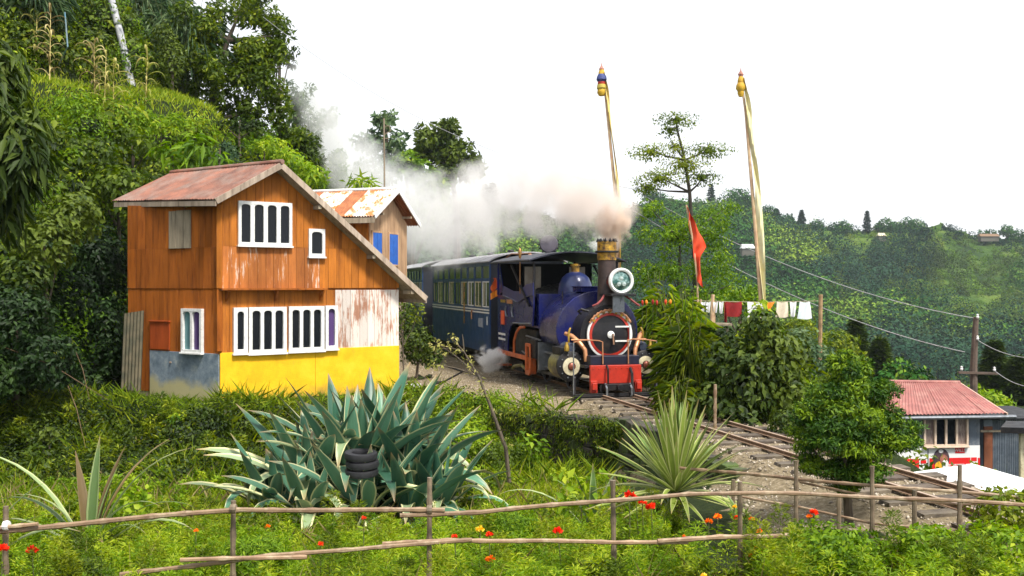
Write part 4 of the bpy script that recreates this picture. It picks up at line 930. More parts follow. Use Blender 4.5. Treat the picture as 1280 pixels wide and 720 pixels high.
# ------------------------------------------------------------------ bamboo fences
def bamboomat(name, c1, c2, c3):
    return surf(name, c1, c2, 5, .55, 0, .15, (1, 1, 1), dirt=c3, dirt_scale=7, dirt_lo=.5, dirt_hi=.7, per=.15)
m_bam = bamboomat('bamboo_rail', (.30, .20, .12), (.17, .10, .06), (.42, .33, .22))
m_post = bamboomat('bamboo_post', (.20, .15, .10), (.10, .075, .05), (.26, .2, .13))
def bamboo(root, pts, r, mat, name, org=(0, 0, 0), nodes=.3):
    pts = [Vector(p) for p in pts]; dense = []; rad = []; acc = 0
    for a, b_ in zip(pts, pts[1:]):
        n = max(2, int((b_-a).length/.06))
        for k in range(n): dense.append(a.lerp(b_, k/n))
    dense.append(pts[-1]); nx_ = random.uniform(.05, nodes)
    L = 0; ph = random.random()*6
    for i, p_ in enumerate(dense):
        if i: L += (dense[i]-dense[i-1]).length
        rr_ = r*(1-.12*L/3.5 if L < 3.5 else .88)
        if L > nx_: rr_ *= 1.28; nx_ += nodes*random.uniform(.8, 1.2)
        rad.append(rr_); p_.z += .006*sin(L*3.1+ph); p_.y += .008*sin(L*2.3+ph)
    m = MB(org); m.tube(dense, rad, 7); return m.build(name, mat, root, smooth=True)
fence = thing('bamboo_fence', 'bamboo rail fence of two rails running across the garden in front', 'fence', (0, 7.8, -.3))
fo_ = (0, 7.8, -.3)
def fl(*pp): return [at(x, y, Y) for x, y, Y in pp]
for px, top, Y in ((8, 632, 7.55), (292, 625, 7.7), (537, 598, 7.85), (766, 601, 8.05), (925, 601, 8.2), (1143, 612, 8.6)):
    p_ = at(px, top, Y+.04); q_ = Vector((p_.x+random.uniform(-.03, .03), p_.y, float(H(p_.x, p_.y))-.15))
    bamboo(fence, [q_, (p_+q_)/2+Vector((random.uniform(-.01, .01), 0, 0)), p_], .021, m_post, 'post', fo_, .35)
bamboo(fence, fl((-40, 668, 7.5), (20, 661, 7.5), (150, 650, 7.6), (300, 637, 7.65), (440, 637, 7.7), (556, 638, 7.8)), .021, m_bam, 'rail', fo_)
bamboo(fence, fl((500, 643, 7.75), (600, 641, 7.85), (700, 631, 7.95), (766, 625, 8.0), (860, 617, 8.1), (1000, 617, 8.2), (1160, 624, 8.35), (1330, 634, 8.6)), .019, m_bam, 'rail', fo_)
bamboo(fence, fl((-30, 664, 7.46), (47, 656, 7.47)), .016, m_bam, 'rail', fo_)
bamboo(fence, fl((150, 719, 7.6), (230, 708, 7.6), (330, 694, 7.65), (440, 688, 7.7), (590, 674, 7.8)), .018, m_bam, 'rail', fo_)
bamboo(fence, fl((225, 701, 7.55), (300, 697, 7.6), (384, 695, 7.64)), .017, m_bam, 'rail', fo_)
bamboo(fence, fl((478, 681, 7.82), (560, 675, 7.85), (680, 675, 7.95), (770, 679, 8.0), (860, 678, 8.1)), .018, m_bam, 'rail', fo_)
bamboo(fence, fl((822, 677, 8.05), (900, 670, 8.12), (985, 669, 8.2)), .02, m_bam, 'rail', fo_)
bamboo(fence, fl((1095, 676, 8.4), (1160, 680, 8.5), (1300, 684, 8.7)), .017, m_bam, 'rail', fo_)
for p_ in fl((8, 657, 7.48), (292, 636, 7.64), (537, 637, 7.78)):
    m = MB(fo_); m.lathe([(.034, -.02), (.038, 0), (.034, .02)], p_, (1, 0, 0), 10); m.build('rope_lashing', m_white if p_.x < -3.5 else m_post, fence)
fence2 = thing('bamboo_fence', 'thin bamboo fence between the gravel bank and the bush at right', 'fence', (3.5, 10, -.1))
f2o = (3.5, 10, -.1)
for px, top, Y in ((995, 575, 9.6), (1090, 583, 9.2), (1200, 581, 9.0), (917, 600, 10.0), (1049, 621, 9.1)):
    p_ = at(px, top, Y); q_ = Vector((p_.x, p_.y, float(H(p_.x, p_.y))-.1)); bamboo(fence2, [q_, p_], .02, m_post, 'post', f2o, .3)
bamboo(fence2, fl((850, 584, 10.4), (930, 592, 10.0), (1000, 600, 9.62), (1090, 606, 9.22), (1200, 615, 9.02), (1330, 628, 8.9)), .017, m_bam, 'rail', f2o)
bamboo(fence2, fl((925, 620, 9.9), (1000, 633, 9.62), (1090, 655, 9.2), (1200, 665, 9.02), (1330, 677, 8.9)), .013, m_bam, 'rail', f2o)
bamboo(fence2, fl((1000, 603, 9.66), (1090, 620, 9.26), (1200, 631, 9.06), (1330, 630, 8.9)), .012, m_bam, 'rail', f2o)
st = thing('bamboo_stake', 'lone bamboo stake beside the track in front of the dark bush', 'stake', track(2.8, 1.35))
bamboo(st, [at(894, 540, 15.6), at(894, 480, 15.6)], .025, m_bam, 'cane', st.location, .3)

# ------------------------------------------------------------------ agave, yucca and strap-leaved plants (each leaf a part)
def big_leaf(name, L, W, el, droop, mat, cup=.3, k=9, mut=0.):
    vs, fs, tv = [], [], []; p_ = Vector((0, 0, 0))
    for i in range(k+1):
        s_ = i/k; e = el-droop*s_**1.8; d = Vector((cos(e), 0, sin(e)))
        if i: p_ = p_+d*(L/k)
        nn = Vector((-sin(e), 0, cos(e))); w = W*.5*((.6+.8*(s_/.4)) if s_ < .4 else 1.4*(1-((s_-.4)/.6)**1.9))/1.4
        if i == k: w = .003
        sd_ = Vector((0, 1, 0)); tw = mut*s_; sd_, nn = sd_*cos(tw)+nn*sin(tw), nn*cos(tw)-sd_*sin(tw)
        row = [(-1, .5), (-.62, .16), (0, 0), (.62, .16), (1, .5)]
        vs += [p_+sd_*w*a+nn*w*b_*cup*2 for a, b_ in row]
    for i in range(k):
        for j in range(4): q = i*5+j; fs.append((q, q+5, q+6, q+1))
    me = bpy.data.meshes.new(name); me.from_pydata([tuple(v) for v in vs], [], fs)
    uv = me.uv_layers.new(name='uv'); cross = [0, .19, .5, .81, 1]
    for f in me.polygons:
        for li, vi in zip(f.loop_indices, f.vertices): uv.data[li].uv = (cross[vi % 5], (vi//5)/k)
    me.materials.append(mat); me.shade_smooth(); return me
def stripe_leaf(name, body, edge, bw, tipc=None, tr=.12, rough=.4, var=.3):
    m, t, b, o = newmat(name); uv = N(t, 'UVMap'); uv.uv_map = 'uv'; sx = N(t, 'SeparateXYZ'); t.links.new(uv.outputs[0], sx.inputs[0])
    a = N(t, 'Math', operation='SUBTRACT'); a.inputs[1].default_value = .5; t.links.new(sx.outputs[0], a.inputs[0])
    ab = N(t, 'Math', operation='ABSOLUTE'); t.links.new(a.outputs[0], ab.inputs[0])
    n = noise(t, 3, 4, .6); ad = N(t, 'Math', operation='MULTIPLY_ADD'); ad.inputs[1].default_value = .12; t.links.new(n.outputs[0], ad.inputs[0]); t.links.new(ab.outputs[0], ad.inputs[2])
    r = ramp(t, ad.outputs[0], [(.5-bw+.04, body), (.5-bw+.08, edge)])
    n2 = noise(t, 14, 4, .7, (.3, 3, 1)); v2 = ramp(t, n2.outputs[0], [(.3, (.75, .75, .75)), (.7, (1.15, 1.15, 1.15))])
    c = mixc(t, .6, r.outputs[0], mixc(t, 1., r.outputs[0], v2.outputs[0], 'MULTIPLY'))
    if tipc:
        tr_ = ramp(t, sx.outputs[1], [(.86, (0, 0, 0)), (.99, (1, 1, 1))]); c = mixc(t, tr_.outputs[0], c, tipc)
    oi = N(t, 'ObjectInfo'); v = N(t, 'MapRange'); v.inputs[3].default_value = 1-var; v.inputs[4].default_value = 1+var
    t.links.new(oi.outputs['Random'], v.inputs[0]); h = N(t, 'HueSaturation'); t.links.new(v.outputs[0], h.inputs['Value']); t.links.new(c, h.inputs['Color'])
    t.links.new(h.outputs[0], b.inputs['Base Color']); b.inputs['Roughness'].default_value = rough; b.inputs['Specular IOR Level'].default_value = .4
    tl = N(t, 'BsdfTranslucent'); t.links.new(h.outputs[0], tl.inputs[0]); mx = N(t, 'MixShader'); mx.inputs[0].default_value = tr
    t.links.new(b.outputs[0], mx.inputs[1]); t.links.new(tl.outputs[0], mx.inputs[2]); t.links.new(mx.outputs[0], o.inputs[0]); return m
m_aga = stripe_leaf('agave_leaf', (.085, .20, .125), (.50, .50, .28), .09, (.3, .2, .1))
m_agap = stripe_leaf('agave_leaf_pale', (.21, .28, .15), (.58, .56, .30), .14, (.35, .25, .12))
m_agad = stripe_leaf('agave_leaf_dark', (.04, .12, .075), (.16, .24, .11), .06, (.3, .2, .1))
m_yuc = stripe_leaf('yucca_leaf', (.24, .31, .06), (.50, .52, .22), .14, (.3, .2, .1), .25, var=.25)
m_yucd = stripe_leaf('yucca_leaf_inner', (.10, .17, .03), (.24, .3, .08), .12, None, .2, var=.25)
m_dead = surf('dead_leaf', (.22, .14, .08), (.12, .07, .04), 8, .9)
ag = thing('agave_clump', 'huge blue green agave clump with cream edged leaves holding a stack of tyres', 'agave', (-1.9, 12.6, 0))
agb = (-1.9, 12.6)
gz = float(H(*agb)); ag.location.z = gz
lv = {}
for nm, mt in (('a', m_aga), ('p', m_agap), ('d', m_agad)):
    for i, (L, W, el, dr, mu) in enumerate(((1.15, .17, 0, .15, .2), (1.25, .17, 0, .6, -.3), (1.05, .16, 0, 1.5, .3), (1.1, .15, 0, 2.4, -.2), (.9, .14, 0, .05, .0))):
        lv[nm, i] = big_leaf('agave_leaf', L*1.1, W*1.25, el, dr, mt, .3, mut=mu)
heads = [(-.1, .1, .42, 1.12), (-.75, .1, .3, 1.05), (.7, .15, .34, 1.05), (.15, -.55, .12, .95), (-.4, .7, .45, 1.1), (.4, .7, .48, 1.1), (1.15, -.1, .1, .85), (-1.2, -.2, .08, .9), (-.6, -.6, .1, .85), (.75, -.5, .1, .85), (0, .4, .5, 1.15)]
for hx_, hy_, hz_, sc in heads:
    hx_ *= .86; hz_ *= .95
    for k in range(25):
        tt = (k+.5)/25; el = R(86-92*tt**.95)+random.uniform(-.12, .12); a = k*2.39996+random.uniform(-.25, .25)
        # keep the upright spikes, let the outer leaves arch
        kind = 4 if el > R(68) else 0 if el > R(48) else 1 if el > R(26) else random.choice((2, 2, 3))
        nm = random.choice('aaadd') if el > R(38) else random.choice('aadpp') if el > R(22) else random.choice('apppd')
        e0 = el+(.35 if kind == 2 else .8 if kind == 3 else .12 if kind == 1 else 0)
        s_ = sc*random.uniform(.85, 1.12)
        M = Matrix.Translation((hx_+.07*cos(a), hy_+.07*sin(a), hz_)) @ Matrix.Rotation(a, 4, 'Z') @ Matrix.Rotation(-e0, 4, 'Y') @ Matrix.Rotation(random.uniform(-.3, .3), 4, 'X') @ Matrix.Scale(s_, 4)
        link('leaf', lv[nm, kind], ag, M)
# tyres stacked among the leaves
m_tyre = surf('tyre_rubber', (.018, .018, .023), (.009, .009, .012), 8, .6, 0, .2)
for k in range(3):
    m = MB(); c_ = at(452+(0, 1, -1)[k], 590-k*10.5, 11.75)
    m.lathe([(.11, -.035), (.16, -.045), (.19, -.036), (.20, 0), (.19, .036), (.16, .045), (.11, .035), (.10, 0)], (0, 0, 0), (.03*k-.02, -.06, 1), 30, close=True)
    o_ = m.build('tyre', m_tyre, None, True, M=Matrix.Translation(c_)); tag(o_, ('bottom tyre of the stack in the agave, wedged lowest between the leaves', 'middle tyre of the stack in the agave', 'top tyre of the stack in the agave')[k], 'tyre', 'tyres stacked in the agave')
    o_.location = c_
# yucca on its short trunk
yp = at(845, 648, 10.6); yp.z = float(H(yp.x, yp.y))
yu = thing('spiky_yucca', 'spiky yellow green yucca fan on a short trunk in front of the rails', 'yucca', yp)
m = MB(); m.tube([(0, 0, -.1), (.01, 0, .2), (-.01, 0, .42)], [.075, .06, .07], 9); m.build('trunk', m_dead, yu, smooth=True)
ly = [big_leaf('yucca_leaf', 1.0, .075, 0, dr, mt, .35, 7, mu) for dr, mt, mu in ((.05, m_yuc, .1), (.2, m_yuc, -.3), (.45, m_yuc, .3), (.08, m_yucd, .2), (.3, m_yucd, -.2), (.7, m_yuc, 0))]
for k in range(120):
    tt = (k+.5)/120; el = R(88-98*tt**.9)+random.uniform(-.08, .08); a = k*2.39996+random.uniform(-.2, .2)
    i = random.choice((0, 0, 3)) if el > R(55) else random.choice((0, 1, 1, 4)) if el > R(20) else random.choice((1, 2, 5))
    M = Matrix.Translation((.03*cos(a), .03*sin(a), .40+.1*(1-tt))) @ Matrix.Rotation(a, 4, 'Z') @ Matrix.Rotation(-el-.05, 4, 'Y') @ Matrix.Scale(random.uniform(.8, 1.08)*(1.02 if el > R(60) else .95), 4)
    link('leaf', ly[i], yu, M)
# arching strap plants: at left, beside the yucca
def strap_plant(label, base, specs, mats, group=None, sc=1.):
    t_ = thing('strap_leaf_plant', label, 'plant', base, 0, group)
    for (a, el, L, W, dr, mt) in specs:
        me = big_leaf('strap_leaf', L*(1.3 if base.x < -3.5 else 1.1), W*1.1, 0, dr, mt, .3, 10, random.uniform(-.3, .3))
        link('leaf', me, t_, Matrix.Rotation(a, 4, 'Z') @ Matrix.Rotation(-el, 4, 'Y'))
    return t_
m_strap = stripe_leaf('strap_leaf_green', (.10, .17, .05), (.26, .33, .14), .14, (.25, .2, .08), .22)
m_strapp = stripe_leaf('strap_leaf_pale', (.24, .32, .14), (.4, .44, .22), .14, (.3, .2, .1), .25)
m_strapd = stripe_leaf('strap_leaf_brown', (.16, .11, .05), (.2, .15, .07), .14, None, .1)
bp = at(112, 655, 9.8); bp.z = float(H(bp.x, bp.y))
strap_plant('tall plant with long arching strap leaves at left below the hedge bank', bp, [
 (pi*.98, 1.15, 1.35, .085, 1.1, m_strapp), (.15, 1.25, 1.2, .10, 1.0, m_strapp), (.05, 1.35, 1.15, .05, .9, m_strap), (-.1, .85, .95, .085, 1.35, m_strapp),
 (pi*1.03, .8, 1.05, .09, 1.3, m_strapp), (pi*.9, .5, .9, .09, 1.0, m_strap), (pi*.5, 1.45, .95, .10, .2, m_strap), (pi*.8, 1.4, .85, .1, .15, m_strapd),
 (pi*.3, 1.35, .9, .09, .3, m_strapd), (pi*.92, 1.0, 1.1, .06, 1.5, m_strap), (.1, 1.05, 1.0, .06, 1.5, m_strap), (pi*1.05, 1.3, .9, .06, 1.5, m_strapp), (-.2, 1.3, .85, .06, 1.6, m_strapp), (pi*1.15, 1.1, .7, .06, 1.7, m_strap), (-.4, 1.1, .7, .06, 1.6, m_strap), (.5, 1.4, .8, .07, .3, m_strap), (pi*1.4, 1.2, .6, .07, 1.0, m_strap), (pi*1.7, 1.0, .5, .07, 1.2, m_strapd), (pi*.2, 1.3, 1.1, .05, .8, m_strapd)], 0)
bp = at(-30, 640, 9.0); bp.z = float(H(bp.x, bp.y))
strap_plant('strap leaf plant cut by the left edge above the fence', bp, [(.2, .9, .8, .07, 1.2, m_strapp), (-.1, .6, .7, .07, 1.0, m_strapp), (.0, 1.1, .75, .06, 1.0, m_strap), (.4, 1.3, .8, .06, .8, m_strap)], 0)
bp = at(742, 640, 10.9); bp.z = float(H(bp.x, bp.y))
strap_plant('green plant with long arching leaves growing left of the yucca', bp, [
 (pi*.98, .95, 1.15, .06, 1.3, m_strapp), (pi*.8, 1.2, .8, .06, .9, m_strap), (0.1, 1.2, .75, .07, .9, m_strap), (pi*1.1, 1.4, .8, .08, .4, m_strap), (pi*.5, 1.5, .75, .09, .1, m_strap), (pi*1.8, 1.1, .55, .06, 1.1, m_strap), (.6, 1.35, .8, .05, .6, m_strapp), (pi*1.3, 1.0, .5, .06, 1.2, m_strap)], 0)
bp = at(930, 665, 9.6); bp.z = float(H(bp.x, bp.y))
strap_plant('small strap leaf plant leaning beside the fence post right of the yucca', bp, [(pi*.75, 1.3, .42, .06, .5, m_yucd), (pi*.9, 1.2, .45, .06, .4, m_yucd), (pi*.1, 1.2, .3, .05, .8, m_yucd), (pi*1.3, 1.3, .3, .05, .6, m_strapp)], 0)

# ------------------------------------------------------------------ beyond the track: prayer flags, washing line, hut, poles
m_bpole = surf('pale_bamboo_pole', (.62, .48, .28), (.45, .26, .16), 6, .6, 0, .1)
m_flagy = surf('cream_flag_cloth', (.72, .62, .28), (.62, .45, .12), 3, .9, 0, .1, (1, 1, .3)); m_flagw = surf('pale_flag_cloth', (.72, .68, .46), (.62, .55, .25), 3, .9, 0, .1)
def flagpole(label, base, pts, w0, w1, mat, knot):
    t_ = thing('prayer_flag_pole', label, 'flag pole', base); p_ = [Vector(q) for q in pts]
    m = MB(base); m.tube(p_, [.055-.03*k/(len(p_)-1) for k in range(len(p_))], 8); m.build('pole', m_bpole, t_, smooth=True)
    def fn(u, v):
        f = u*(len(p_)-1.001); i = int(f); q = p_[i].lerp(p_[i+1], f-i); w = w0+(w1-w0)*sin(pi*min(1, u*1.02))*(1 if u > .05 else .5)
        return q+Vector((.03+w*v+.025*sin(u*14+v*2), -.05+.05*sin(v*5+u*21), -.02*v))
    m = MB(base); m.grid(fn, 60, 4, (0, .006, 0)); m.build('flag', mat, t_, smooth=True)
    top = p_[-1]
    for z, r_, c_ in knot:
        m = MB(base); m.lathe([(r_*.6, 0), (r_, .08), (r_*.9, .16), (r_*.55, .24)], top+Vector((0, 0, z)), (0, 0, 1), 10); m.build('top_cloth', c_, t_, smooth=True)
    m = MB(base); m.lathe([(.05, 0), (.07, .06), (.02, .14), (.0, .24)], top+Vector((0, 0, .02)), (0, 0, 1), 8); m.build('finial', surf('pink_finial', (.45, .2, .15)), t_, smooth=True)
m_tb = surf('dark_blue_cloth', (.04, .06, .22)); m_ty = surf('gold_cloth', (.65, .42, .03), (.45, .25, .02), 7)
b1 = track(0, 0); 
Yp = 26.; flagpole('slim leaning prayer flag pole with blue and gold top rising out of the smoke', (at(775, 455, Yp).x, Yp, 0), [at(777, 466, Yp), at(773, 330, Yp), at(770, 250, Yp), at(763, 180, Yp), at(757, 120, Yp), at(752, 90, Yp)], .03, .07, m_flagy,
  [(-.62, .12, m_ty), (-.5, .13, surf('ochre_cloth', (.5, .4, .06))), (-.4, .11, m_red), (-.28, .14, m_tb), (-.16, .09, m_ty)])
Yp = 24.; flagpole('tall prayer flag pole with long cream flag standing behind the washing line', (at(957, 473, Yp).x, Yp, 0), [at(958, 480, Yp), at(951, 376, Yp), at(943, 270, Yp), at(937, 200, Yp), at(932, 140, Yp), at(926, 97, Yp)], .03, .15, m_flagw,
  [(-.46, .08, m_ty), (-.34, .12, m_ty), (-.2, .08, m_ty)])
# red flag
Yp = 22.5; b0 = Vector((at(872, 440, Yp).x, Yp, -.2)); rfl = thing('red_flag', 'torn red pennant on a thin pole in front of the slender tree', 'flag', b0)
pp = [b0, at(872, 352, Yp), at(866, 300, Yp), at(858, 256, Yp)]
m = MB(b0); m.tube(pp, .022, 7); m.build('pole', m_bpole, rfl, smooth=True)
m_rflag = surf('red_flag_cloth', (.72, .075, .02), (.6, .05, .015), 4, .85, 0, .1)
def fn(u, v):
    a = pp[3].lerp(pp[1], u) if u < 1 else pp[1]
    w = np.interp(u, [0, .12, .35, .5, .62, .8, 1], [.02, .12, .28, .30, .16, .10, .14]); return Vector(a)+Vector((w*v+.02*sin(u*17), -.06*sin(v*6+u*13)-.03, -.12*v*(1+.3*sin(u*9))))
m = MB(b0); m.grid(fn, 40, 8, (0, .006, 0)); m.build('flag', m_rflag, rfl, smooth=True)
# washing line
m_wood = surf('raw_post', (.38, .25, .13), (.2, .12, .06), 6, .8, 0, .2)
Yl = 24.0
wl = thing('washing_line', 'washing line strung between rough posts above the bushes', 'washing line', (5.3, Yl, -.3))
for px, t_, r_ in ((888, 368, .045), (1026, 368, .05), (876, 374, .02), (893, 378, .03)):
    p_ = at(px, t_, Yl); m = MB((5.3, Yl, -.3)); m.tube([(p_.x-.03, Yl, -.4), (p_.x+(.06 if px == 888 else 0), Yl, p_.z)], r_, 7); m.build('post', m_wood if px == 1026 else m_bpole, wl, smooth=True)
lpts = [at(x, 376+1.5*sin((x-876)/150*pi), Yl) for x in range(868, 1032, 12)]
m = MB((5.3, Yl, -.3)); m.tube(lpts, .008, 5); m.build('line', m_greywood, wl)
def cloth(x0, x1, y1, mat, label, cat='laundry', shape=None, yt=377):
    a_, b_ = at(x0, yt, Yl-.02), at(x1, yt, Yl-.02); h_ = a_.z-at(x0, y1, Yl).z
    def fn(u, v):
        l, r = (0, 1) if shape is None else shape(v)
        x = l+(r-l)*u; return a_.lerp(b_, x)+Vector((0, -.02-.035*sin(u*8+v*3)*(.3+v), -h_*v-.02*sin(u*pi)*(v*0+1)))
    m = MB(); m.grid(fn, 12, 10, (0, .012, 0)); o_ = m.build(cat, mat, None, smooth=True)
    o_['label'] = label; o_['category'] = 'laundry'; o_['group'] = 'washing on the line'
m_cw = surf('white_cotton', (.80, .80, .80), (.7, .7, .72), 5, .9, 0, .15); m_cc = surf('cream_cotton', (.74, .66, .52), (.6, .5, .38), 5, .9, 0, .15); m_cr = surf('maroon_cotton', (.30, .012, .012), (.2, .008, .01), 5, .9, 0, .1)
m_cb = surf('bluish_cotton', (.66, .76, .78), (.8, .82, .82), 5, .9, 0, .15); m_co = surf('orange_cotton', (.8, .22, .02), (.75, .28, .02), 5, .9)
sh = lambda v: (0.0+.12*v, 1-.12*v)
fl_ = lambda v: (0.06-.12*v, .94+.12*v)
for args in ((876, 881.5, 391, m_cw, 'leftmost white sock sized garment on the washing line', 'sock', sh), (882, 888, 390, m_cw, 'small white garment just left of the yellow post on the washing line', 'shirt', sh),
             (891, 897, 390, m_cw, 'small white garment just right of the yellow post on the washing line', 'shirt', sh), (898.5, 904, 391, m_cw, 'narrow white garment left of the maroon cloth', 'towel', sh),
             (907, 927, 395, m_cr, 'maroon cloth hanging on the washing line', 'blanket', None), (905, 909, 402, m_cr, 'narrow maroon strip hanging beside the maroon cloth', 'scarf', None),
             (934, 954, 397, m_cw, 'pale garment behind the bush top and flag pole', 'shirt', None), (955, 968, 389, m_co, 'orange pointed cloth with blue hem on the washing line', 'kerchief', lambda v: (.0+.48*v, 1-.48*v)),
             (970, 985, 396, m_cc, 'cream trousers between orange cloth and white skirt', 'trousers', fl_), (987, 995, 395, m_cw, 'narrow white garment touching the wide white skirt', 'towel', sh),
             (996, 1015, 398, m_cb, 'wide white flared skirt at the right end of the washing line', 'skirt', lambda v: (.18-.18*v, .82+.2*v))): cloth(*args)
m_stickg = surf('green_stick', (.08, .09, .03))
# planks table, dish, small flags
tb = thing('plank_table', 'grey plank shelf on posts below the washing line', 'table', (at(895, 407, 22).x, 22, 0))
to = tb.location.copy(); m = MB(to); a_, b_ = at(878, 404.5, 22), at(913, 405.5, 22); m.bar(a_, b_, .35, .05); m.build('top', m_greywood, tb, bevel=.004)
for px in (882, 897, 909): p_ = at(px, 407, 22); m = MB(to); m.bar((p_.x, 22, -.3), p_, .05, .05); m.build('leg', m_greywood, tb)
dp = at(847, 395.5, 22); ds = thing('satellite_dish', 'small white satellite dish on a post above the long grass', 'satellite dish', (dp.x, 22, -.2))
m = MB((dp.x, 22, -.2)); m.lathe([(.0, 0), (.06, .008), (.105, .03), (.1, .036), (.05, .014), (0, .006)], dp, (.1, -1, .1), 24); m.build('dish', m_whitep, ds, smooth=True)
m = MB((dp.x, 22, -.2)); m.tube([(dp.x, 22.03, -.2), dp+Vector((0, .03, 0))], .015); m.build('post', m_steel, ds); m = MB((dp.x, 22, -.2)); m.lathe([(.02, 0), (0, .05)], dp+Vector((.02, -.12, .02)), (0, 1, 0), 8); m.bar(dp+Vector((0, 0, -.08)), dp+Vector((.02, -.1, .01)), .01); m.build('receiver', m_steel, ds)
for k, (px, py, c_, nm) in enumerate(((803, 379, m_red, 'red'), (808, 378.5, m_co, 'orange'), (816, 378, m_cr, 'dark red'), (821, 379, m_red, 'scarlet'), (832, 378, m_rflag, 'bright red'), (838, 378, m_co, 'amber'))):
    p_ = at(px, py, 21); t_ = thing('small_pennant', f'{nm} pennant, number {k+1} from the left in the row right of the headlamp', 'pennant', (p_.x, 21, -.2), 0, 'row of small pennants')
    m = MB((p_.x, 21, -.2)); m.tube([(p_.x, 21, -.2), p_-Vector((0, 0, .05))], .005, 5); m.build('stick', m_stickg, t_)
    m = MB((p_.x, 21, -.2)); m.lathe([(.01, -.05), (.03, 0), (.026, .04), (.0, .07)], p_, (0, 0, 1), 7); m.build('cloth', c_, t_)

# --- the hut below the track
Yh = 28.; ho = Vector((at(1180, 0, Yh).x, Yh, -3.3))
hut = thing('tin_roof_hut', 'grey blue hut with faded red tin roof, curtained window and red and white posters', 'hut', ho)
uH = Vector((.995, .10, 0)).normalized(); nH = Vector((uH.y, -uH.x, 0)); h0 = at(1090, 0, 28.0); h0.z = 0; WH = Wall(h0, uH, nH, ho)
ex = lambda px, py: ray_wall(px, py, WH.P, uH)
(aR, _), (aL, _) = ex(1224, 520), ex(1100, 520); zE = ex(1200, 517)[1]
m_hw = surf('grey_blue_boards', (.12, .15, .19), (.08, .10, .13), 5, .8, 0, .15, (1, 1, .3), dirt=(.25, .26, .27), dirt_scale=3)
m = MB(ho); bkH = Vector((-.1, 1, 0)).normalized()*3.6; WHb = [WH.p(aL+.02, 0, -.02), WH.p(aR-.02, 0, -.02)]; 
q = [v+Vector((0, 0, -3.3)) for v in WHb]+[WHb[1]+bkH+Vector((0, 0, -3.3)), WHb[0]+bkH+Vector((0, 0, -3.3))]
m.add(q+[Vector((v.x, v.y, zE-.02)) for v in q], [(0, 1, 2, 3), (4, 5, 6, 7), (0, 1, 5, 4), (1, 2, 6, 5), (2, 3, 7, 6), (3, 0, 4, 7)]); m.build('wall_core', m_hw, hut)
x = aL
while x < aR-.02:
    w = min(.22, aR-x); m = MB(ho); WH.box(m, x+.003, x+w-.003, -3.2, zE, 0, .02+random.uniform(0, .004)); m.build('plank', m_hw, hut); x += w
(w0, wz1), (w1, wz0) = ex(1153, 519), ex(1208.5, 557)
m_cremf = surf('cream_window_paint', (.70, .56, .44), (.6, .45, .34), 8, .6, 0, .1)
arched_window(hut, WH, w0, w1, wz0, wz1, 4, [m_panec, m_pane, m_pane, m_panec], arch=.05, fr=.055, mul=.06, fm=m_cremf)
# roof: ridge at the top, front slope towards us
RA, RB = at(1112, 478, 30.2), at(1199.5, 479, 30.6); EA, EB = WH.p(aL-.3, zE+.02, .32), WH.p(ex(1250, 512)[0], zE+.02, .32)
m_rt = surf('red_corrugated', (.38, .15, .13), (.26, .10, .09), 3, .7, 0, .12, dirt=(.42, .24, .2), dirt_scale=2.5, per=.06)
for k in range(6): corr_sheet(hut, RA, RB, EB, EA, k/6+.002, (k+1)/6+.008, m_rt, 6, org=ho, lift=.02+.005*(k % 2), amp=.016)
RA2, RB2 = RA+bkH.normalized()*2.4+Vector((0, 0, -1.0)), RB+bkH.normalized()*2.4+Vector((0, 0, -1.0))
for k in range(6): corr_sheet(hut, RA, RB, RB2, RA2, k/6+.002, (k+1)/6+.008, m_rt, 6, org=ho, lift=.02, amp=.016)
m = MB(ho); m.tube([RA+Vector((0, 0, .03)), RB+Vector((0, 0, .03))], .05, 8); m.build('ridge_cap', m_rt, hut)
m = MB(ho); m.tube([EA+Vector((0, 0, -.08)), EB+Vector((.25, 0, -.08))], .055, 8); m.build('gutter', m_steel, hut, smooth=True)
m = MB(ho); m.bar(RB+Vector((.02, 0, -.03)), EB+Vector((.02, 0, -.03)), .03, .1); m.build('barge_board', m_cremf, hut)
# posters
m_pw = surf('poster_white', (.80, .80, .80), (.76, .76, .76), 3, .5, 0, 0); m_pr = surf('poster_red', (.72, .015, .015), (.68, .012, .012), 3, .5, 0, 0)
m_skin = surf('printed_skin', (.5, .2, .14), (.2, .06, .05), 9, .5, 0, 0); m_dk = surf('printed_dark', (.03, .03, .05), (.10, .05, .05), 6, .5, 0, 0); m_gd = surf('printed_gold', (.9, .55, .03), (.85, .3, .02), 4, .5, 0, 0)
def text_mesh(s_, size, mat, name, M, par):
    cu = bpy.data.curves.new('lettering', 'FONT'); cu.body = s_; cu.size = size; cu.align_x = 'CENTER'; cu.align_y = 'CENTER'; cu.extrude = .001
    to_ = bpy.data.objects.new('lettering', cu); COL.objects.link(to_); bpy.context.view_layer.update()
    me = bpy.data.meshes.new_from_object(to_.evaluated_get(bpy.context.evaluated_depsgraph_get())); bpy.data.objects.remove(to_)
    me.materials.clear(); me.materials.append(mat); return link(name, me, par, M)
RH = Matrix((uH, Vector((0, 0, 1)), nH)).transposed().to_4x4()
def hpl(name, px0, py0, px1, py1, mat, o_, par):
    (a_, z1), (b_, z0) = ex(px0, py0), ex(px1, py1); m = MB(ho); WH.box(m, a_, b_, z0, z1, o_, o_+.006); return m.build(name, mat, par)
def disc(px, py, r_, mat, o_, par, ry=None, name='portrait'):
    a_, z = ex(px, py); m = MB(ho); ry = ry or r_; m.prism([WH.p(a_+r_*cos(2*pi*i/28), z+ry*sin(2*pi*i/28), o_) for i in range(28)], nH*.004); return m.build(name, mat, par)
p1 = hpl('poster', 1160, 557.5, 1224, 590, m_pw, .028, hut)
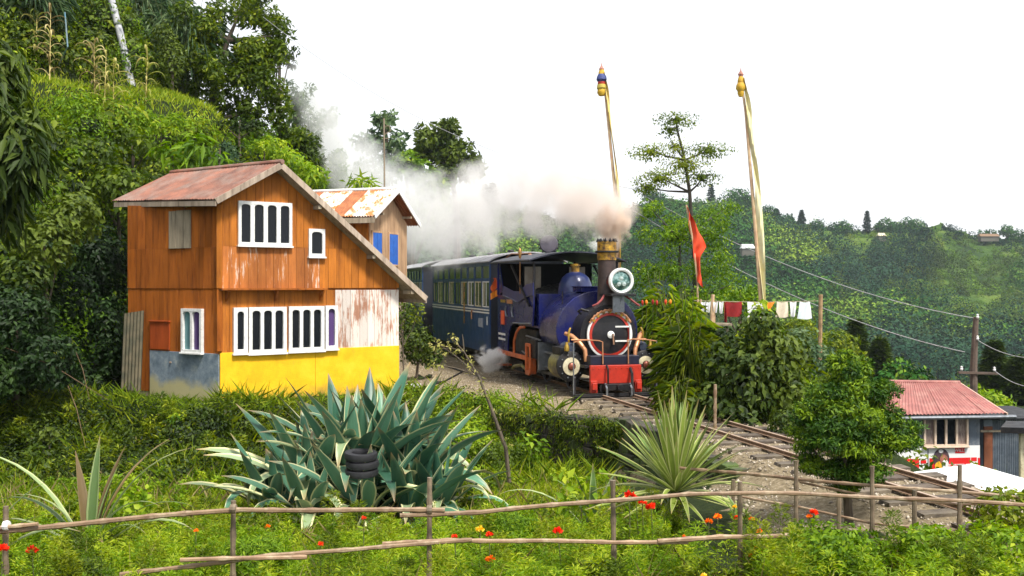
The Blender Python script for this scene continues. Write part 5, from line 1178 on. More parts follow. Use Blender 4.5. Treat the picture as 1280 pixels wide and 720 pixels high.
hpl('red_band', 1161, 572.5, 1212, 589.5, m_pr, .036, p1); hpl('logo_panel', 1193, 559, 1205, 566, m_pr, .036, p1); hpl('red_edge', 1221.5, 572, 1224, 590, m_pr, .036, p1)
hpl('pack_top', 1213, 571.5, 1220, 576, m_pr, .036, p1)
disc(1175.5, 573, .24, m_dk, .044, p1, .29); disc(1174.5, 582, .17, m_gd, .05, p1, .13, 'printed_shape'); disc(1178.5, 574, .12, m_skin, .056, p1, .14, 'printed_shape'); disc(1180, 580, .1, m_pw, .062, p1, .13, 'printed_shape'); disc(1175, 563.5, .07, m_pw, .05, p1, .05, 'printed_shape')
a_, z = ex(1199, 562.7); text_mesh('WILLS', .12, m_pw, 'lettering', Matrix.Translation(WH.p(a_, z, .046)-ho) @ RH, p1)
a_, z = ex(1197, 582.5); text_mesh('कुल वर्क फिर', .2, m_pw, 'lettering', Matrix.Translation(WH.p(a_, z, .046)-ho) @ RH, p1)
p2 = hpl('poster', 1100, 558.5, 1158.5, 591, m_pw, .028, hut); hpl('red_band', 1101, 574, 1148, 590.5, m_pr, .036, p2); hpl('pack_top', 1150, 575, 1157, 579, m_pr, .036, p2)
disc(1136, 583, .15, m_gd, .05, p2, .16, 'printed_shape'); disc(1120, 580, .2, m_dk, .05, p2, .24)
# sheet-metal lean-to at the right
WA = Wall(WH.p(aR+.05, 0, -.3), uH, nH, ho); sh_ = thing('metal_shed', 'grey sheet metal shed with rust brown door right of the hut', 'shed', (WA.P.x+.8, WA.P.y, -3.3)); so_ = sh_.location.copy(); WA.o = so_
ea = lambda px, py: ray_wall(px, py, WA.P, uH)
m_shg = surf('galvanised_sheet', (.24, .28, .33), (.15, .18, .22), 4, .5, .4, .1, dirt=(.36, .39, .42), dirt_scale=2.2, per=.12)
zt_ = ea(1240, 524)[1]
for k, (x0, x1) in enumerate(((1225, 1229), (1240.5, 1258), (1258.5, 1275), (1275.5, 1292), (1292.5, 1310))):
    a_, b_ = ea(x0, 0)[0], ea(x1, 0)[0]; m = MB(so_)
    m.grid(lambda u, v: WA.p(a_+(b_-a_)*u, zt_-(zt_+3.3)*v, .02*sin(u*6*2*pi)), 24, 1, nH*.006); m.build('wall_sheet', m_shg, sh_, smooth=True)
a_, b_ = ea(1229.5, 0)[0], ea(1240, 0)[0]; m = MB(so_); WA.box(m, a_, b_, -3.3, ea(0+1235, 533)[1], -.02, .03); m.build('door', surf('rust_brown_door', (.25, .08, .03), (.17, .05, .02), 4, .7), sh_)
m = MB(so_); WA.box(m, a_, b_, ea(1235, 533)[1]+.005, zt_, -.02, .01); m.build('lintel', m_shg, sh_)
m = MB(so_); WA.box(m, ea(1224, 0)[0], ea(1262, 0)[0], zt_-.36, zt_-.30, .04, .08); m.build('rail', m_greywood, sh_)
m = MB(so_); q = [WA.p(ea(1222, 0)[0], zt_+.02, .3), WA.p(ea(1310, 0)[0], zt_+.02, .3)]; m.add(q+[v+bkH.normalized()*2+Vector((0, 0, .1)) for v in q[::-1]]+[v+Vector((0, 0, .04)) for v in q]+[v+bkH.normalized()*2+Vector((0, 0, .14)) for v in q[::-1]], [(0, 1, 2, 3), (4, 5, 6, 7), (0, 1, 5, 4), (1, 2, 6, 5), (2, 3, 7, 6), (3, 0, 4, 7)]); m.build('roof', m_black, sh_)
m = MB(so_); WA.box(m, ea(1226, 0)[0], ea(1310, 0)[0], -3.3, zt_-.02, -2.0, -1.9); m.build('back_wall', m_shg, sh_)
# dark roofed stall at the right edge
Ys_ = 24.; so2 = Vector((at(1290, 0, Ys_).x, Ys_, -3.3)); stl = thing('dark_stall', 'dark roofed stall with a white post at the right edge', 'stall', so2)
m = MB(so2); q = [at(1251, 534, Ys_), at(1330, 536, Ys_-.4), at(1330, 527, Ys_+2), at(1258, 526, Ys_+2)]; m.add(q+[v-Vector((0, 0, .14)) for v in q], [(0, 1, 2, 3), (4, 5, 6, 7), (0, 1, 5, 4), (1, 2, 6, 5), (2, 3, 7, 6), (3, 0, 4, 7)]); m.build('roof', m_black, stl)
for px, c_ in ((1277, m_cream), (1325, m_greywood)): p_ = at(px, 540, Ys_+.1); m = MB(so2); m.bar((p_.x, p_.y, -3.3), p_, .09, .09); m.build('post', c_, stl)
m = MB(so2); p_ = at(1279, 540, Ys_+.6); m.box2((p_.x, p_.y, -3.3), (p_.x+2, p_.y+.1, p_.z-.02)); m.build('wall', m_navy, stl)
# white sheet roof in front of the hut
WZ = -1.33; wq = [Vector(((x-640)/FPX*Y, Y, EYE-(y-HZ)/FPX*Y)) for x, y, Y in ((1105, 595, 18.7), (1216, 579.5, 20.1), (1330, 612, 17.5), (1330, 640, 16.0), (1122, 601, 18.3))]
wr = thing('white_sheet_roof', 'bright white sheet roof lying below the gravel bank in front of the hut', 'roof', (8.5, 18, -3.0)); wo_ = (8.5, 18, -3.0)
m = MB(wo_); m.prism(wq, (0, 0, -.05)); m.build('sheet', surf('bright_white_sheet', (.85, .87, .88), (.80, .82, .83), 1.2, .45, 0, .05), wr, bevel=.006)
m = MB(wo_); cw = sum(wq, Vector())/5; m.prism([cw.lerp(v, .93)-Vector((0, 0, .055)) for v in wq], (0, 0, -1.7)); m.build('wall', m_greywood, wr)

# --- poles and wires
m_pole = surf('dark_pole', (.14, .10, .075), (.07, .05, .04), 6, .85, 0, .3)
up = thing('utility_pole', 'dark wooden utility pole with crossarm behind the red tin roof', 'utility pole', (at(1219, 0, 31).x, 31, -3.6)); uo = up.location.copy()
m = MB(uo); m.tube([(uo.x-.02, 31, -3.6), at(1217, 460, 31), at(1220, 396, 31)], [.13, .11, .08], 9); m.build('pole', m_pole, up, smooth=True)
m = MB(uo); m.bar(at(1198, 465.5, 30.9), at(1247, 467, 30.9), .09, .07); m.build('crossarm', m_pole, up)
for px, py in ((1202, 463), (1243, 464), (1222, 398), (1222, 425)): m = MB(uo); m.lathe([(.03, 0), (.05, .04), (.03, .08), (.04, .12), (0, .14)], at(px, py, 30.9), (0, 0, 1), 8); m.build('insulator', m_whitep, up)
def wire(label, a, b_, sag, r_=.011):
    m = MB(); a, b_ = Vector(a), Vector(b_); m.tube([a.lerp(b_, k/24)-Vector((0, 0, sag*4*(k/24)*(1-k/24))) for k in range(25)], r_, 5)
    tag(m.build('power_line', surf('wire_grey', (.35, .35, .36), rough=.5), smooth=True), label, 'power line', 'overhead power lines')
w1 = at(1220, 398, 31); w2 = at(1206, 440, 31)
wire('upper power line running from the slender tree down to the utility pole', at(790, 236, 30), w1, .55, .013)
wire('lower power line running down to the left of the utility pole', at(790, 262, 28), w2, .5, .013)
wire('power line leaving the utility pole to the right edge, upper', at(1222, 425, 31), at(1300, 448, 26), .15)
wire('power line leaving the crossarm to the right edge, lower', at(1243, 463, 31), at(1300, 484, 27), .15)
wire('thin power line crossing the white sky above the smoke', at(330, 22, 33), at(790, 236, 30), .9, .008)
wp = on_ground(166, 104, 20, 40)
lp = thing('leaning_pole', 'pale leaning pole on the grassy terrace, top left', 'pole', wp)
m = MB(wp); m.tube([wp-Vector((0, 0, .3)), at(152, 50, wp.y), at(132, -30, wp.y)], [.125, .11, .10], 10); m.build('shaft', surf('pale_pole', (.55, .56, .6), (.38, .38, .42), 5, .6, 0, .15), lp, smooth=True)
for q_ in (.3, .55, .8): p_ = at(166-34*q_, 104-134*q_, wp.y); m = MB(wp); m.lathe([(.12, -.03), (.13, 0), (.12, .03)], p_, at(132, -30, wp.y)-wp, 12); m.build('band', m_steel, lp)
an = at(480, 148, 30.5); ant = thing('antenna_mast', 'thin antenna mast behind the striped roof house', 'mast', (an.x, 30.5, .2)); ao = ant.location.copy()
m = MB(ao); m.tube([(an.x+.05, 30.5, .2), an], .028, 6); m.build('mast', m_greywood, ant); m = MB(ao); m.tube([an+Vector((0, 0, -.25)), an+Vector((.15, 0, -.22)), an+Vector((.2, 0, -.38)), an+Vector((0, 0, -.5))], .014, 5); m.bar(an+Vector((-.05, 0, -.62)), an+Vector((.14, 0, -.6)), .02); m.build('bracket', m_greywood, ant)
m = MB(); m.tube([on_ground(72, 85, 20, 40), on_ground(72, 85, 20, 40).lerp(at(86, 55, 27), .9), at(81, 15, 27)], .02, 6); tag(m.build('blue_pipe', surf('blue_plastic', (.10, .28, .40), (.35, .4, .42), 3)), 'bent blue water pipe standing on the terrace left of the leaning pole', 'pipe')
# things in the yard beside the house
yl = on_ground(517, 486, 18, 30); m = MB(); m.lathe([(.0, 0), (.16, 0), (.17, .03), (.16, .09), (.165, .1), (.14, .1), (.14, .03), (0, .03)], yl, (0, 0, 1), 24); tag(m.build('metal_basin', m_whitep, smooth=True), 'round metal basin on the dirt yard beside the yellow wall', 'basin')
tp = on_ground(556, 478, 18, 30)
m = MB(); m.tube([on_ground(500, 487, 18, 30)+Vector((0, 0, .03)), on_ground(530, 486, 18, 30)+Vector((0, 0, .03)), tp+Vector((0, 0, .03)), on_ground(578, 466, 18, 30)+Vector((0, 0, .03)), on_ground(560, 460, 18, 30)+Vector((0, 0, .03))], .018, 6); tag(m.build('hose', m_black, smooth=True), 'dark hose curling over the dirt yard between house and track', 'hose')
for k, (px, py, s_) in enumerate(((524, 474, .13), (536, 472, .09), (549, 480, .08), (512, 480, .07), (666, 478, .06))):
    p_ = on_ground(px, py, 18, 30); m = MB(p_); m.lathe([(s_*.7, 0), (s_, s_*.3), (s_*.8, s_*.6), (s_*.2, s_*.75)], p_, (0, 0, 1), 7); m.v = [v+Vector([random.uniform(-.02, .02) for _ in range(3)]) for v in m.v]
    o_ = m.build('rock', m_stone, None, M=Matrix.Translation(p_)); tag(o_, ('largest flat rock on the dirt yard near the house', 'rock just right of the largest flat rock in the yard', 'small rock beside the hose in the yard', 'small rock nearest the yellow wall corner', 'small rock beside the track left of the engine step')[k], 'rock', 'rocks in the yard')
# ------------------------------------------------------------------ vegetation
m_bark = surf('bark', (.13, .10, .07), (.05, .04, .03), 9, .9, 0, .5, (1, 1, .3)); m_stem = surf('green_stem', (.12, .14, .04), (.07, .08, .03), 8, .8)
m_thinbark = surf('dark_thin_bark', (.055, .045, .035), (.03, .025, .02), 9, .9, 0, .4)
def A3(v): return np.array([v[0], v[1], v[2]])
def plant(name, label, cat, base, cl, mat='mid', L=.12, W=.06, dens=1., droop=.25, trunk=.06, up=.4, inner=.5, bark=None, group=None, tv=.2, spread=.8, trunk_pts=None, cone=0, tint=(.25, .75), fold=.18, limb=True, sub=0, maxn=60000):
    """A tree or shrub: a tapered trunk, a limb to each leafy mass, and a crown of small leaves. cl: (point, radius or (rx, ry, rz))."""
    base = Vector(base); t_ = thing(name, label, cat, base, 0, group); parts = []; tot = 0
    rs = []
    for c, r in cl:
        r = np.array(r)*np.ones(3)
        if sub:                                 # break each mass into smaller uneven ones with gaps between
            for q in range(sub):
                d = rnd_dirs(1)[0]; rs.append((A3(c)+d*r*rng.uniform(.45, .95), r*rng.uniform(.28, .5)))
        else: rs.append((A3(c), r))
    area = [4*pi*((r[0]*r[1])**1.6+(r[0]*r[2])**1.6+(r[1]*r[2])**1.6)**(1/1.6)/3**(1/1.6) for _, r in rs]
    scale = min(1., maxn/max(1, sum(area)/(L*W*.5)*dens))
    for (c, r), ar in zip(rs, area):
        n = max(12, int(ar/(L*W*.5)*dens*scale)); parts.append(clump(c, r, n, L, W, droop, spread, inner, tint, tv, up, cone, fold))
    leafmesh('crown', parts, LM[mat] if isinstance(mat, str) else mat, t_, base)
    bk = bark or m_bark; top = Vector(cl[0][0]) if trunk_pts is None else Vector(trunk_pts[-1])
    tp_ = [base-Vector((0, 0, .1))]+([base.lerp(top, .5)+Vector((random.uniform(-.05, .05), 0, 0)), top] if trunk_pts is None else [Vector(q) for q in trunk_pts])
    m = MB(base); m.tube(tp_, list(np.linspace(trunk, trunk*.35, len(tp_))), 8); m.build('trunk', bk, t_, smooth=True)
    if limb:
        for c, r in (cl if len(cl) > 1 else []):
            c = Vector(c); a = min(tp_, key=lambda q: abs(q.z-(c.z-.4*(c-q).length))) if trunk_pts else tp_[1]
            if (c-a).length > .15:
                md = a.lerp(c, .5)+Vector((random.uniform(-.1, .1), random.uniform(-.1, .1), -.04))*(c-a).length*.6; m = MB(base); m.tube([a, md, c], [trunk*.45, trunk*.3, trunk*.12], 6); m.build('limb', bk, t_, smooth=True)
    return t_
def gnd(px, Y): X = (px-640)/FPX*Y; return Vector((X, Y, float(H(X, Y))))
def pxr(w, Y): return w/FPX*Y
def C(px, py, Y, w, h=None, d=None):            # a leafy mass by its place and half width/half height in the photograph
    return (at(px, py, Y), (pxr(w, Y), pxr(d or w, Y), pxr(h or w, Y)))

# --- hillside undergrowth: one mass nobody could count
def undergrowth(name, label, X, Y, rlo, rhi, per, L, W, mat, tint=(.2, .8), lift=.25, droop=.3):
    Z = H(X, Y); parts = []
    for x, y, z in zip(X, Y, Z):
        r = rng.uniform(rlo, rhi); parts.append(clump((x, y, z+r*lift), (r, r, r*.8), per, L, W, droop, .9, .5, tint, .16))
    return tag(leafmesh(name, parts, LM[mat]), label, kind='stuff')
notH = lambda X, Y: ~((X > -8.6) & (X < -2.2) & (Y > 18.8) & (Y < 24.0+0*X) & (X > -8.2-(Y-20)*.5))
X, Y, Z = scatter(7600, -21, -2, 19, 46, lambda X, Y: (hill_d(X, Y) > -.2) & (hill_d(X, Y) < 12), 330)
d_ = hill_d(X, Y); bench = (d_ > 4.6) & (d_ < 6.8) & (Y > 24)
lowdark = (Z < 3.6) & (Y < 27)
k1 = ~bench & ~lowdark; k2 = k1 & ~((d_ > 3.5) & (d_ < 7) & (Y > 24)); rr_ = rng.random(len(X))
undergrowth('hillside_undergrowth', 'mixed green undergrowth covering the steep hillside', X[k2 & (rr_ < .4)], Y[k2 & (rr_ < .4)], .3, .8, 120, .16, .085, 'mid', (-.1, .9), .35)
undergrowth('hillside_dark_undergrowth', 'dark leafy mounds between the brighter growth on the hillside', X[k2 & (rr_ > .4) & (rr_ < .58)], Y[k2 & (rr_ > .4) & (rr_ < .58)], .5, 1.15, 230, .17, .09, 'dark', (.1, .9), .45)
undergrowth('hillside_bright_undergrowth', 'bright yellow green weeds on the hillside', X[k1 & (rr_ > .66)], Y[k1 & (rr_ > .66)], .22, .6, 100, .13, .06, 'bright', (0, .75), .4)
undergrowth('shaded_undergrowth', 'dark leafy growth on the shaded foot of the hill left of the house', X[lowdark], Y[lowdark], .3, .7, 110, .13, .065, 'painted_shade', (.1, .8))  # shade is put into the leaf colour here
# grassy terrace and grass tufts
X, Y, Z = scatter(60000, -16, -4, 22, 40, lambda X, Y: (hill_d(X, Y) > 4.3) & (hill_d(X, Y) < 7.2), 20)
tag(leafmesh('terrace_grass', [blades(np.stack([X, Y, Z], 1), .22, .035, .3, (.2, 1.))], LM['grass']), 'short bright grass on the hillside terrace', kind='stuff')
X, Y, Z = scatter(40000, -15, -2, 21, 44, lambda X, Y: (hill_d(X, Y) > 0) & (hill_d(X, Y) < 4.2) & (wob(X, Y, 1.3, 4) > .4), 20)
tag(leafmesh('hillside_grass', [blades(np.stack([X, Y, Z+.1], 1), .55, .03, .5, (.1, .8))], LM['grass']), 'long grass hanging over the hillside', kind='stuff')

X, Y, Z = scatter(900, -16, -2, 20, 42, lambda X, Y: (hill_d(X, Y) > .2) & (hill_d(X, Y) < 12) & ~((hill_d(X, Y) > 4.2) & (hill_d(X, Y) < 7) & (Y > 24)), 50)
s1 = rng.random(len(X)) < .5
undergrowth('hillside_broad_leaves', 'large leaved weeds sticking out of the hillside growth', X[s1], Y[s1], .35, .8, 34, .34, .17, 'mid', (.3, 1.), .5, .5)
undergrowth('hillside_bushes', 'rounded bushes of fine leaves standing out of the hillside growth', X[~s1], Y[~s1], .5, 1.2, 420, .10, .05, 'bright', (-.1, .45), .6)
def featherplants(X, Y, hlo, hhi, per, L, W, mat, name, label, tint=(.2, .9)):
    Z = H(X, Y); n = len(X); P_, D_, T_ = [], [], []
    for x, y, z in zip(X, Y, Z):
        h_ = rng.uniform(hlo, hhi); k = per; hh = h_*rng.random(k)**.7; a = rng.random(k)*6.28; rad = h_*.45*rng.random(k)**.7*(1.15-hh/h_)
        P_.append(np.stack([x+rad*np.cos(a), y+rad*np.sin(a), z+hh], 1)); D_.append(np.stack([np.cos(a), np.sin(a), rng.uniform(-.1, 1.1, k)], 1)); T_.append(np.clip(rng.uniform(*tint)+rng.normal(size=k)*.15, 0, 1))
    P_, D_, T_ = map(np.concatenate, (P_, D_, T_)); D_ = D_+rng.normal(size=D_.shape)*.35
    return tag(leafmesh(name, [leafdata(P_, D_, rnd_dirs(len(P_))*.6+np.array([0, 0, 1.]), L*rng.uniform(.6, 1.3, len(P_)), W, T_, .12, .15)], LM[mat]), label, kind='stuff')
# --- the bank below the house, garden and slopes
bankz = lambda X, Y: (Y > 15.2) & (Y < np.interp(X, [-12, -8.6, -8.2, -5.6, -2.4], [19.6, 19.4, 18.7, 18.05, 20.2])) & (X < -1.8)
X, Y, Z = scatter(1700, -13, -1.2, 15, 21, bankz, 260)
s1 = rng.random(len(X)) < .72
undergrowth('bank_creepers', 'dark mossy creepers on the hedge bank below the house', X[s1], Y[s1], .14, .46, 150, .08, .045, 'dark', (-.1, .9), .2)
undergrowth('bank_weeds', 'light green weeds on the hedge bank below the house', X[~s1], Y[~s1], .1, .26, 90, .065, .03, 'mid', (.2, .9), .15)
X, Y, Z = scatter(42000, -13, -1.5, 14, 21.2, lambda X, Y: (Y < np.interp(X, [-12, -8.2, -5.6, -2.4, -1], [19.7, 19.5, 18.75, 20.9, 20.8])), 30)
tag(leafmesh('bank_grass', [blades(np.stack([X, Y, Z], 1), .20, .016, .6, (0., .7))], LM['grass']), 'thin grass on the bank below the house', kind='stuff')
X, Y, Z = scatter(260, -13, -1.2, 15, 20.5, bankz, 260)
undergrowth('bank_dead_growth', 'brown dead leaves and twigs caught in the hedge bank', X, Y, .1, .25, 40, .08, .02, 'dry', (.0, .5), .25)
X, Y, Z = scatter(330, -13, -1.2, 15, 20.6, bankz, 260)
featherplants(X, Y, .2, .6, 90, .11, .03, 'mid', 'bank_tall_weeds', 'taller loose weeds standing out of the hedge bank', (.0, .9))
for k, (px, Y, r_, mt, L_, W_, lb) in enumerate(((60, 17.6, .42, 'dark', .12, .06, 'dark loose shrub on the shaded bank at far left'), (140, 17.2, .34, 'mid', .11, .04, 'arching weed on the bank left of the grey door'), (215, 17.6, .26, 'bright', .10, .045, 'light green tuft under the grey lower wall'),
 (20, 16.2, .36, 'mid', .13, .06, 'leafy weed low on the bank at the left edge'), (255, 16.9, .34, 'dark', .10, .05, 'dark rounded weed below the house corner'), (180, 16.2, .3, 'bright', .12, .05, 'bright fern-like weed at the foot of the bank'), (330, 17.9, .25, 'mid', .09, .04, 'small weed clump in front of the yellow wall'), (520, 18.6, .3, 'bright', .09, .04, 'grassy tuft at the corner of the dirt yard'))):
    b_ = gnd(px, Y); plant('bank_shrub', lb, 'shrub', b_, [(b_+Vector((0, 0, r_*.7)), (r_*1.1, r_, r_*.8)), (b_+Vector((r_*.9, .1, r_*.4)), r_*.6), (b_+Vector((-r_*.9, 0, r_*.5)), r_*.55)], mt, L_, W_, .8, .5, .015, sub=4, tint=(.1, .8), tv=.25)
X, Y, Z = scatter(16000, -13, 1.5, 14.8, 21.3, lambda X, Y: (wob(X, Y, 2.2, 6) > .1) & (Y < np.interp(X, [-12, -8.2, -5.6, -2.4, -1.6, -.6, .1, 1.0, 1.3], [19.6, 19.3, 18.6, 20.9, 20.9, 20.3, 19.1, 17.9, 17.2])), 60)
tag(leafmesh('bank_tufts', [blades(np.stack([X, Y, Z], 1), .42, .022, .5, (.0, .9))], LM['grass']), 'long loose grass tufts hanging over the bank and slope', kind='stuff')
# slope between house yard and wall
slope = lambda X, Y: (X > -2.4) & (X < 1.2) & (Y > 14.5) & (Y < np.interp(X, [-2.4, -1.6, -.6, .1, 1.0, 1.3], [20.8, 20.6, 20.1, 18.9, 17.6, 17.0]))
X, Y, Z = scatter(1700, -2.5, 1.3, 14, 21, lambda X, Y: slope(X, Y) & ((X < .0) | (Y > np.interp(X, [0, .6, 1.05], [18.2, 17.6, 17.1]))))
s1 = rng.random(len(X)) < .4
undergrowth('slope_weeds', 'bright weeds on the slope below the yard', X[~s1], Y[~s1], .12, .34, 110, .06, .03, 'bright', (.1, .75), .2)
undergrowth('slope_shrubs', 'darker low growth on the slope below the yard', X[s1], Y[s1], .14, .36, 100, .075, .04, 'mid', (.1, .7), .15)
X, Y, Z = scatter(30000, -2.8, 1.6, 13, 21, lambda X, Y: slope(X, Y+.1))
tag(leafmesh('slope_grass', [blades(np.stack([X, Y, Z], 1), .16, .014, .5, (.2, 1.))], LM['grass']), 'short grass on the slope beside the yard', kind='stuff')
# garden grass
gar = lambda X, Y: (gravel_zone(X, Y) < .35) & ~((X > 1.7) & (Y > 8.5)) & (Y < np.interp(X, [-9, -5.6, -2, 2], [16.8, 16.4, 16, 15.2])) & ~((X > 1) & ((X-P0[0])*LAT[0]+(Y-P0[1])*LAT[1] > -1.2))
X, Y, Z = scatter(150000, -10, 7, 7, 17, lambda X, Y: gar(X, Y) & (rng.random(len(X)) < np.clip(12/Y, .4, 1)), 30)
tag(leafmesh('garden_grass', [blades(np.stack([X, Y, Z], 1), .13, .012, .55, (.2, 1.))], LM['grass']), 'short lush grass of the garden', kind='stuff')
# thick feathery bed along and behind the fence
X, Y, Z = scatter(1500, -7, 5.5, 6.7, 10.4, lambda X, Y: gar(X, Y) & (wob(X, Y, 1.6, 2) > -.45), 60)
featherplants(X, Y, .22, .42, 150, .055, .011, 'bright', 'feathery_flower_bed', 'feathery bright green marigold foliage filling the garden bed')
X, Y, Z = scatter(700, -7, 5.5, 6.7, 12.5, lambda X, Y: gar(X, Y) & (wob(X, Y, 1.2, 5) > .1), 60)
featherplants(X, Y, .15, .34, 90, .07, .028, 'mid', 'leafy_garden_weeds', 'broad leaved weeds among the flower bed', (.3, 1.))
X, Y, Z = scatter(800, -9, 3, 10, 16, lambda X, Y: gar(X, Y) & (wob(X, Y, 1.0, 1) > 0), 60)
featherplants(X, Y, .12, .3, 80, .06, .024, 'bright', 'garden_weeds', 'low bright weeds behind the flower bed', (.1, .9))

X, Y, Z = scatter(90, -7, 5.5, 7.4, 10.5, gar, 60)
featherplants(X, Y, .4, .62, 420, .06, .010, 'mid', 'tall_marigold_plants', 'taller feathery marigold plants standing out of the flower bed', (.3, 1.))
X, Y, Z = scatter(2600, -9, 6, 7.2, 16, gar, 30)
tag(leafmesh('dry_stems', [blades(np.stack([X, Y, Z], 1), .34, .009, .35, (.2, 1.))], LM['dry']), 'thin dry stems among the garden weeds', kind='stuff')
# individual leafy garden plants (things one can point to)
def herb(label, px, Y, h_, w, mat='mid', L=.07, W=.035, n=1., name='garden_shrub', dz=0, **k):
    b_ = gnd(px, Y); c = b_+Vector((0, 0, h_*.55+dz)); return plant(name, label, 'shrub', b_, [(c, (w, w*.8, h_*.5))], mat, L, W, n, .1, .012, trunk_pts=[b_+Vector((0, 0, h_*.3)), c], limb=False, **k)
herb('bushy bright green plant at the bottom edge right of centre', 1045, 8.0, .46, .4, 'bright', .06, .03, 1.2, tint=(.1, .5))
herb('broad bright leafy bush in the lower right corner, left part', 1165, 8.1, .42, .4, 'bright', .065, .033, 1.3, tint=(.15, .5))
herb('broad bright leafy bush in the lower right corner, right part', 1255, 8.0, .42, .4, 'bright', .065, .033, 1.3, tint=(.2, .55))
herb('leafy shrub behind the fence at the right edge', 1262, 9.0, .4, .36, 'mid', .07, .035, 1.2, tint=(.4, .9))
herb('pale leafy weed right of the strap plant at left', 160, 11.2, .62, .3, 'bright', .10, .06, .8, tint=(.3, .6))
herb('pale broad leaved weed left of the yucca', 727, 10.8, .7, .3, 'bright', .13, .07, .6, tint=(.3, .7))
herb('feathery green plant right of the agave foot', 640, 9.9, .5, .32, 'bright', .05, .012, 1.5, tint=(.1, .5))
herb('dark leafy plant below the middle fence rail', 750, 7.9, .38, .2, 'mid', .06, .03, 1.2)
herb('feathery mid green plant at the bottom left near the first post', 100, 8.0, .42, .26, 'mid', .05, .014, 1.2)
herb('feathery plant around the second fence post', 318, 8.6, .5, .36, 'bright', .05, .012, 1.6, tint=(.1, .5))
herb('bright fresh fern-like bush below the yard slope', 580, 16.6, .85, .6, 'bright', .07, .035, 1.1, tint=(.2, .6))
herb('rounded grey green shrub left of the retaining wall', 625, 16.4, .6, .55, 'mid', .07, .035, 1.)
herb('light green shrub under the retaining wall', 664, 16.5, .55, .3, 'bright', .12, .06, .7, dz=.15)
herb('dense low shrub on the slope beside the gravel', 590, 18.2, .55, .5, 'mid', .06, .03, 1.2, tint=(.3, .8))
herb('leafy yellow green bush right of the agave', 555, 14.0, .7, .42, 'bright', .07, .035, 1., tint=(.3, .8))
# hanging moss and ferns on the wall
X = rng.uniform(-.4, 2.4, 480); Yw = np.interp(X, [-.4, .6, 1.05, 1.9, 3], [18.9, 17.9, 17.3, 16.6, 14]); ok = rng.random(480) < .6
X, Yw = X[ok], Yw[ok]; parts = [clump((x, y-.18, z), (.14, .06, .1), 60, .06, .02, .7, .8, .4, (.1, .8)) for x, y, z in zip(X, Yw, rng.uniform(-.95, .0, len(X)))]
tag(leafmesh('wall_ferns', parts, LM['mid']), 'small ferns and moss on the retaining wall', kind='stuff')

# --- flowers: each its own stem and bloom
m_fr = surf('red_petal', (.80, .03, .01), (.6, .02, .01), 20, .6, 0, 0); m_fo = surf('orange_petal', (.90, .22, .01), (.8, .10, .01), 20, .6, 0, 0); m_fy = surf('yellow_petal', (.88, .6, .04), (.8, .45, .02), 20, .6, 0, 0)
FX = [(787, 620, 9.0, 'r', 'topmost left of three red blooms left of the yucca trunk', 1.4), (795, 624, 9.0, 'r', 'small red bloom between the two larger ones left of the yucca', .9), (803, 629, 9.0, 'r', 'middle one of the red blooms beside the yucca trunk', 1.1), (814, 635, 9.0, 'r', 'lowest right of the red blooms beside the yucca trunk', 1.4),
 (697, 665, 8.3, 'r', 'red bloom standing alone above the lower rail at centre', 1.2), (886, 653, 8.9, 'o', 'orange bloom left of the pair near the fifth fence post', 1.), (897, 647, 8.9, 'o', 'orange bloom right of the pair near the fifth fence post', 1.), (918, 634, 9.4, 'y', 'small amber bloom just above the fifth fence post rail', .7),
 (921, 648, 9.2, 'r', 'small red bloom touching the fifth fence post', .8), (939, 650, 9.2, 'o', 'orange bloom just right of the fifth fence post', .9), (949, 665, 8.8, 'o', 'orange bloom under the rail end right of the fifth post', .8), (946, 690, 8.3, 'o', 'large orange bloom low beside the fifth post', 1.2),
 (938, 695, 8.2, 'r', 'dark orange bloom half hidden left of the large low one', .7), (1017, 642, 9.3, 'r', 'twin red orange bloom by the gravel edge', 1.2), (1012, 646, 9.3, 'o', 'small orange bloom under the twin red one by the gravel', .8), (40, 689, 7.6, 'r', 'red bloom right of the leftmost post', 1.2), (3, 688, 7.4, 'r', 'red bloom cut by the left edge of the picture', 1.3),
 (455, 648, 9.0, 'r', 'tiny red bloom in front of the agave', .7), (401, 681, 8.3, 'r', 'red bloom between the rails left of centre', .8), (335, 659, 8.8, 'o', 'faint orange bloom right of the second post', .7), (613, 700, 8.0, 'o', 'flat orange and yellow bloom low at centre left', 1.1), (612, 669, 8.4, 'r', 'red bloom on the lower rail right of the agave', .9),
 (568, 671, 8.5, 'r', 'small red bloom left of the one on the lower rail', .7), (600, 663, 8.6, 'y', 'yellow leaf-like bloom right of the agave foot', 1.1), (855, 671, 8.8, 'o', 'small orange bloom left of the fifth post pair', .6), (755, 706, 8.0, 'y', 'tiny yellow bloom at the bottom left of the fifth post', .6),
 (998, 705, 8.0, 'y', 'yellow bloom low in front of the bright bush', .8), (985, 712, 7.9, 'o', 'small orange bloom at the bottom edge', .6), (880, 720, 7.8, 'y', 'yellow bloom at the very bottom right of centre', .7), (245, 664, 8.6, 'o', 'tiny orange bloom left of the second post', .6)]
def petals(c, r_, mat_l):
    n = 26; d = rnd_dirs(n); d[:, 2] = np.abs(d[:, 2])*.8; d = unit(d); P_ = np.array(c)+d*r_*.25
    return leafdata(P_, d, rnd_dirs(n), r_*1.1, r_*.9, rng.uniform(0, 1, n), .3)
LM['pr'] = leafmat('petal_red', (.55, .01, .005), (.8, .03, .01), (.95, .10, .02), .25); LM['po'] = leafmat('petal_orange', (.8, .1, .01), (.92, .2, .01), (.95, .38, .02), .25); LM['py'] = leafmat('petal_yellow', (.8, .4, .02), (.9, .6, .04), (.95, .75, .1), .25)
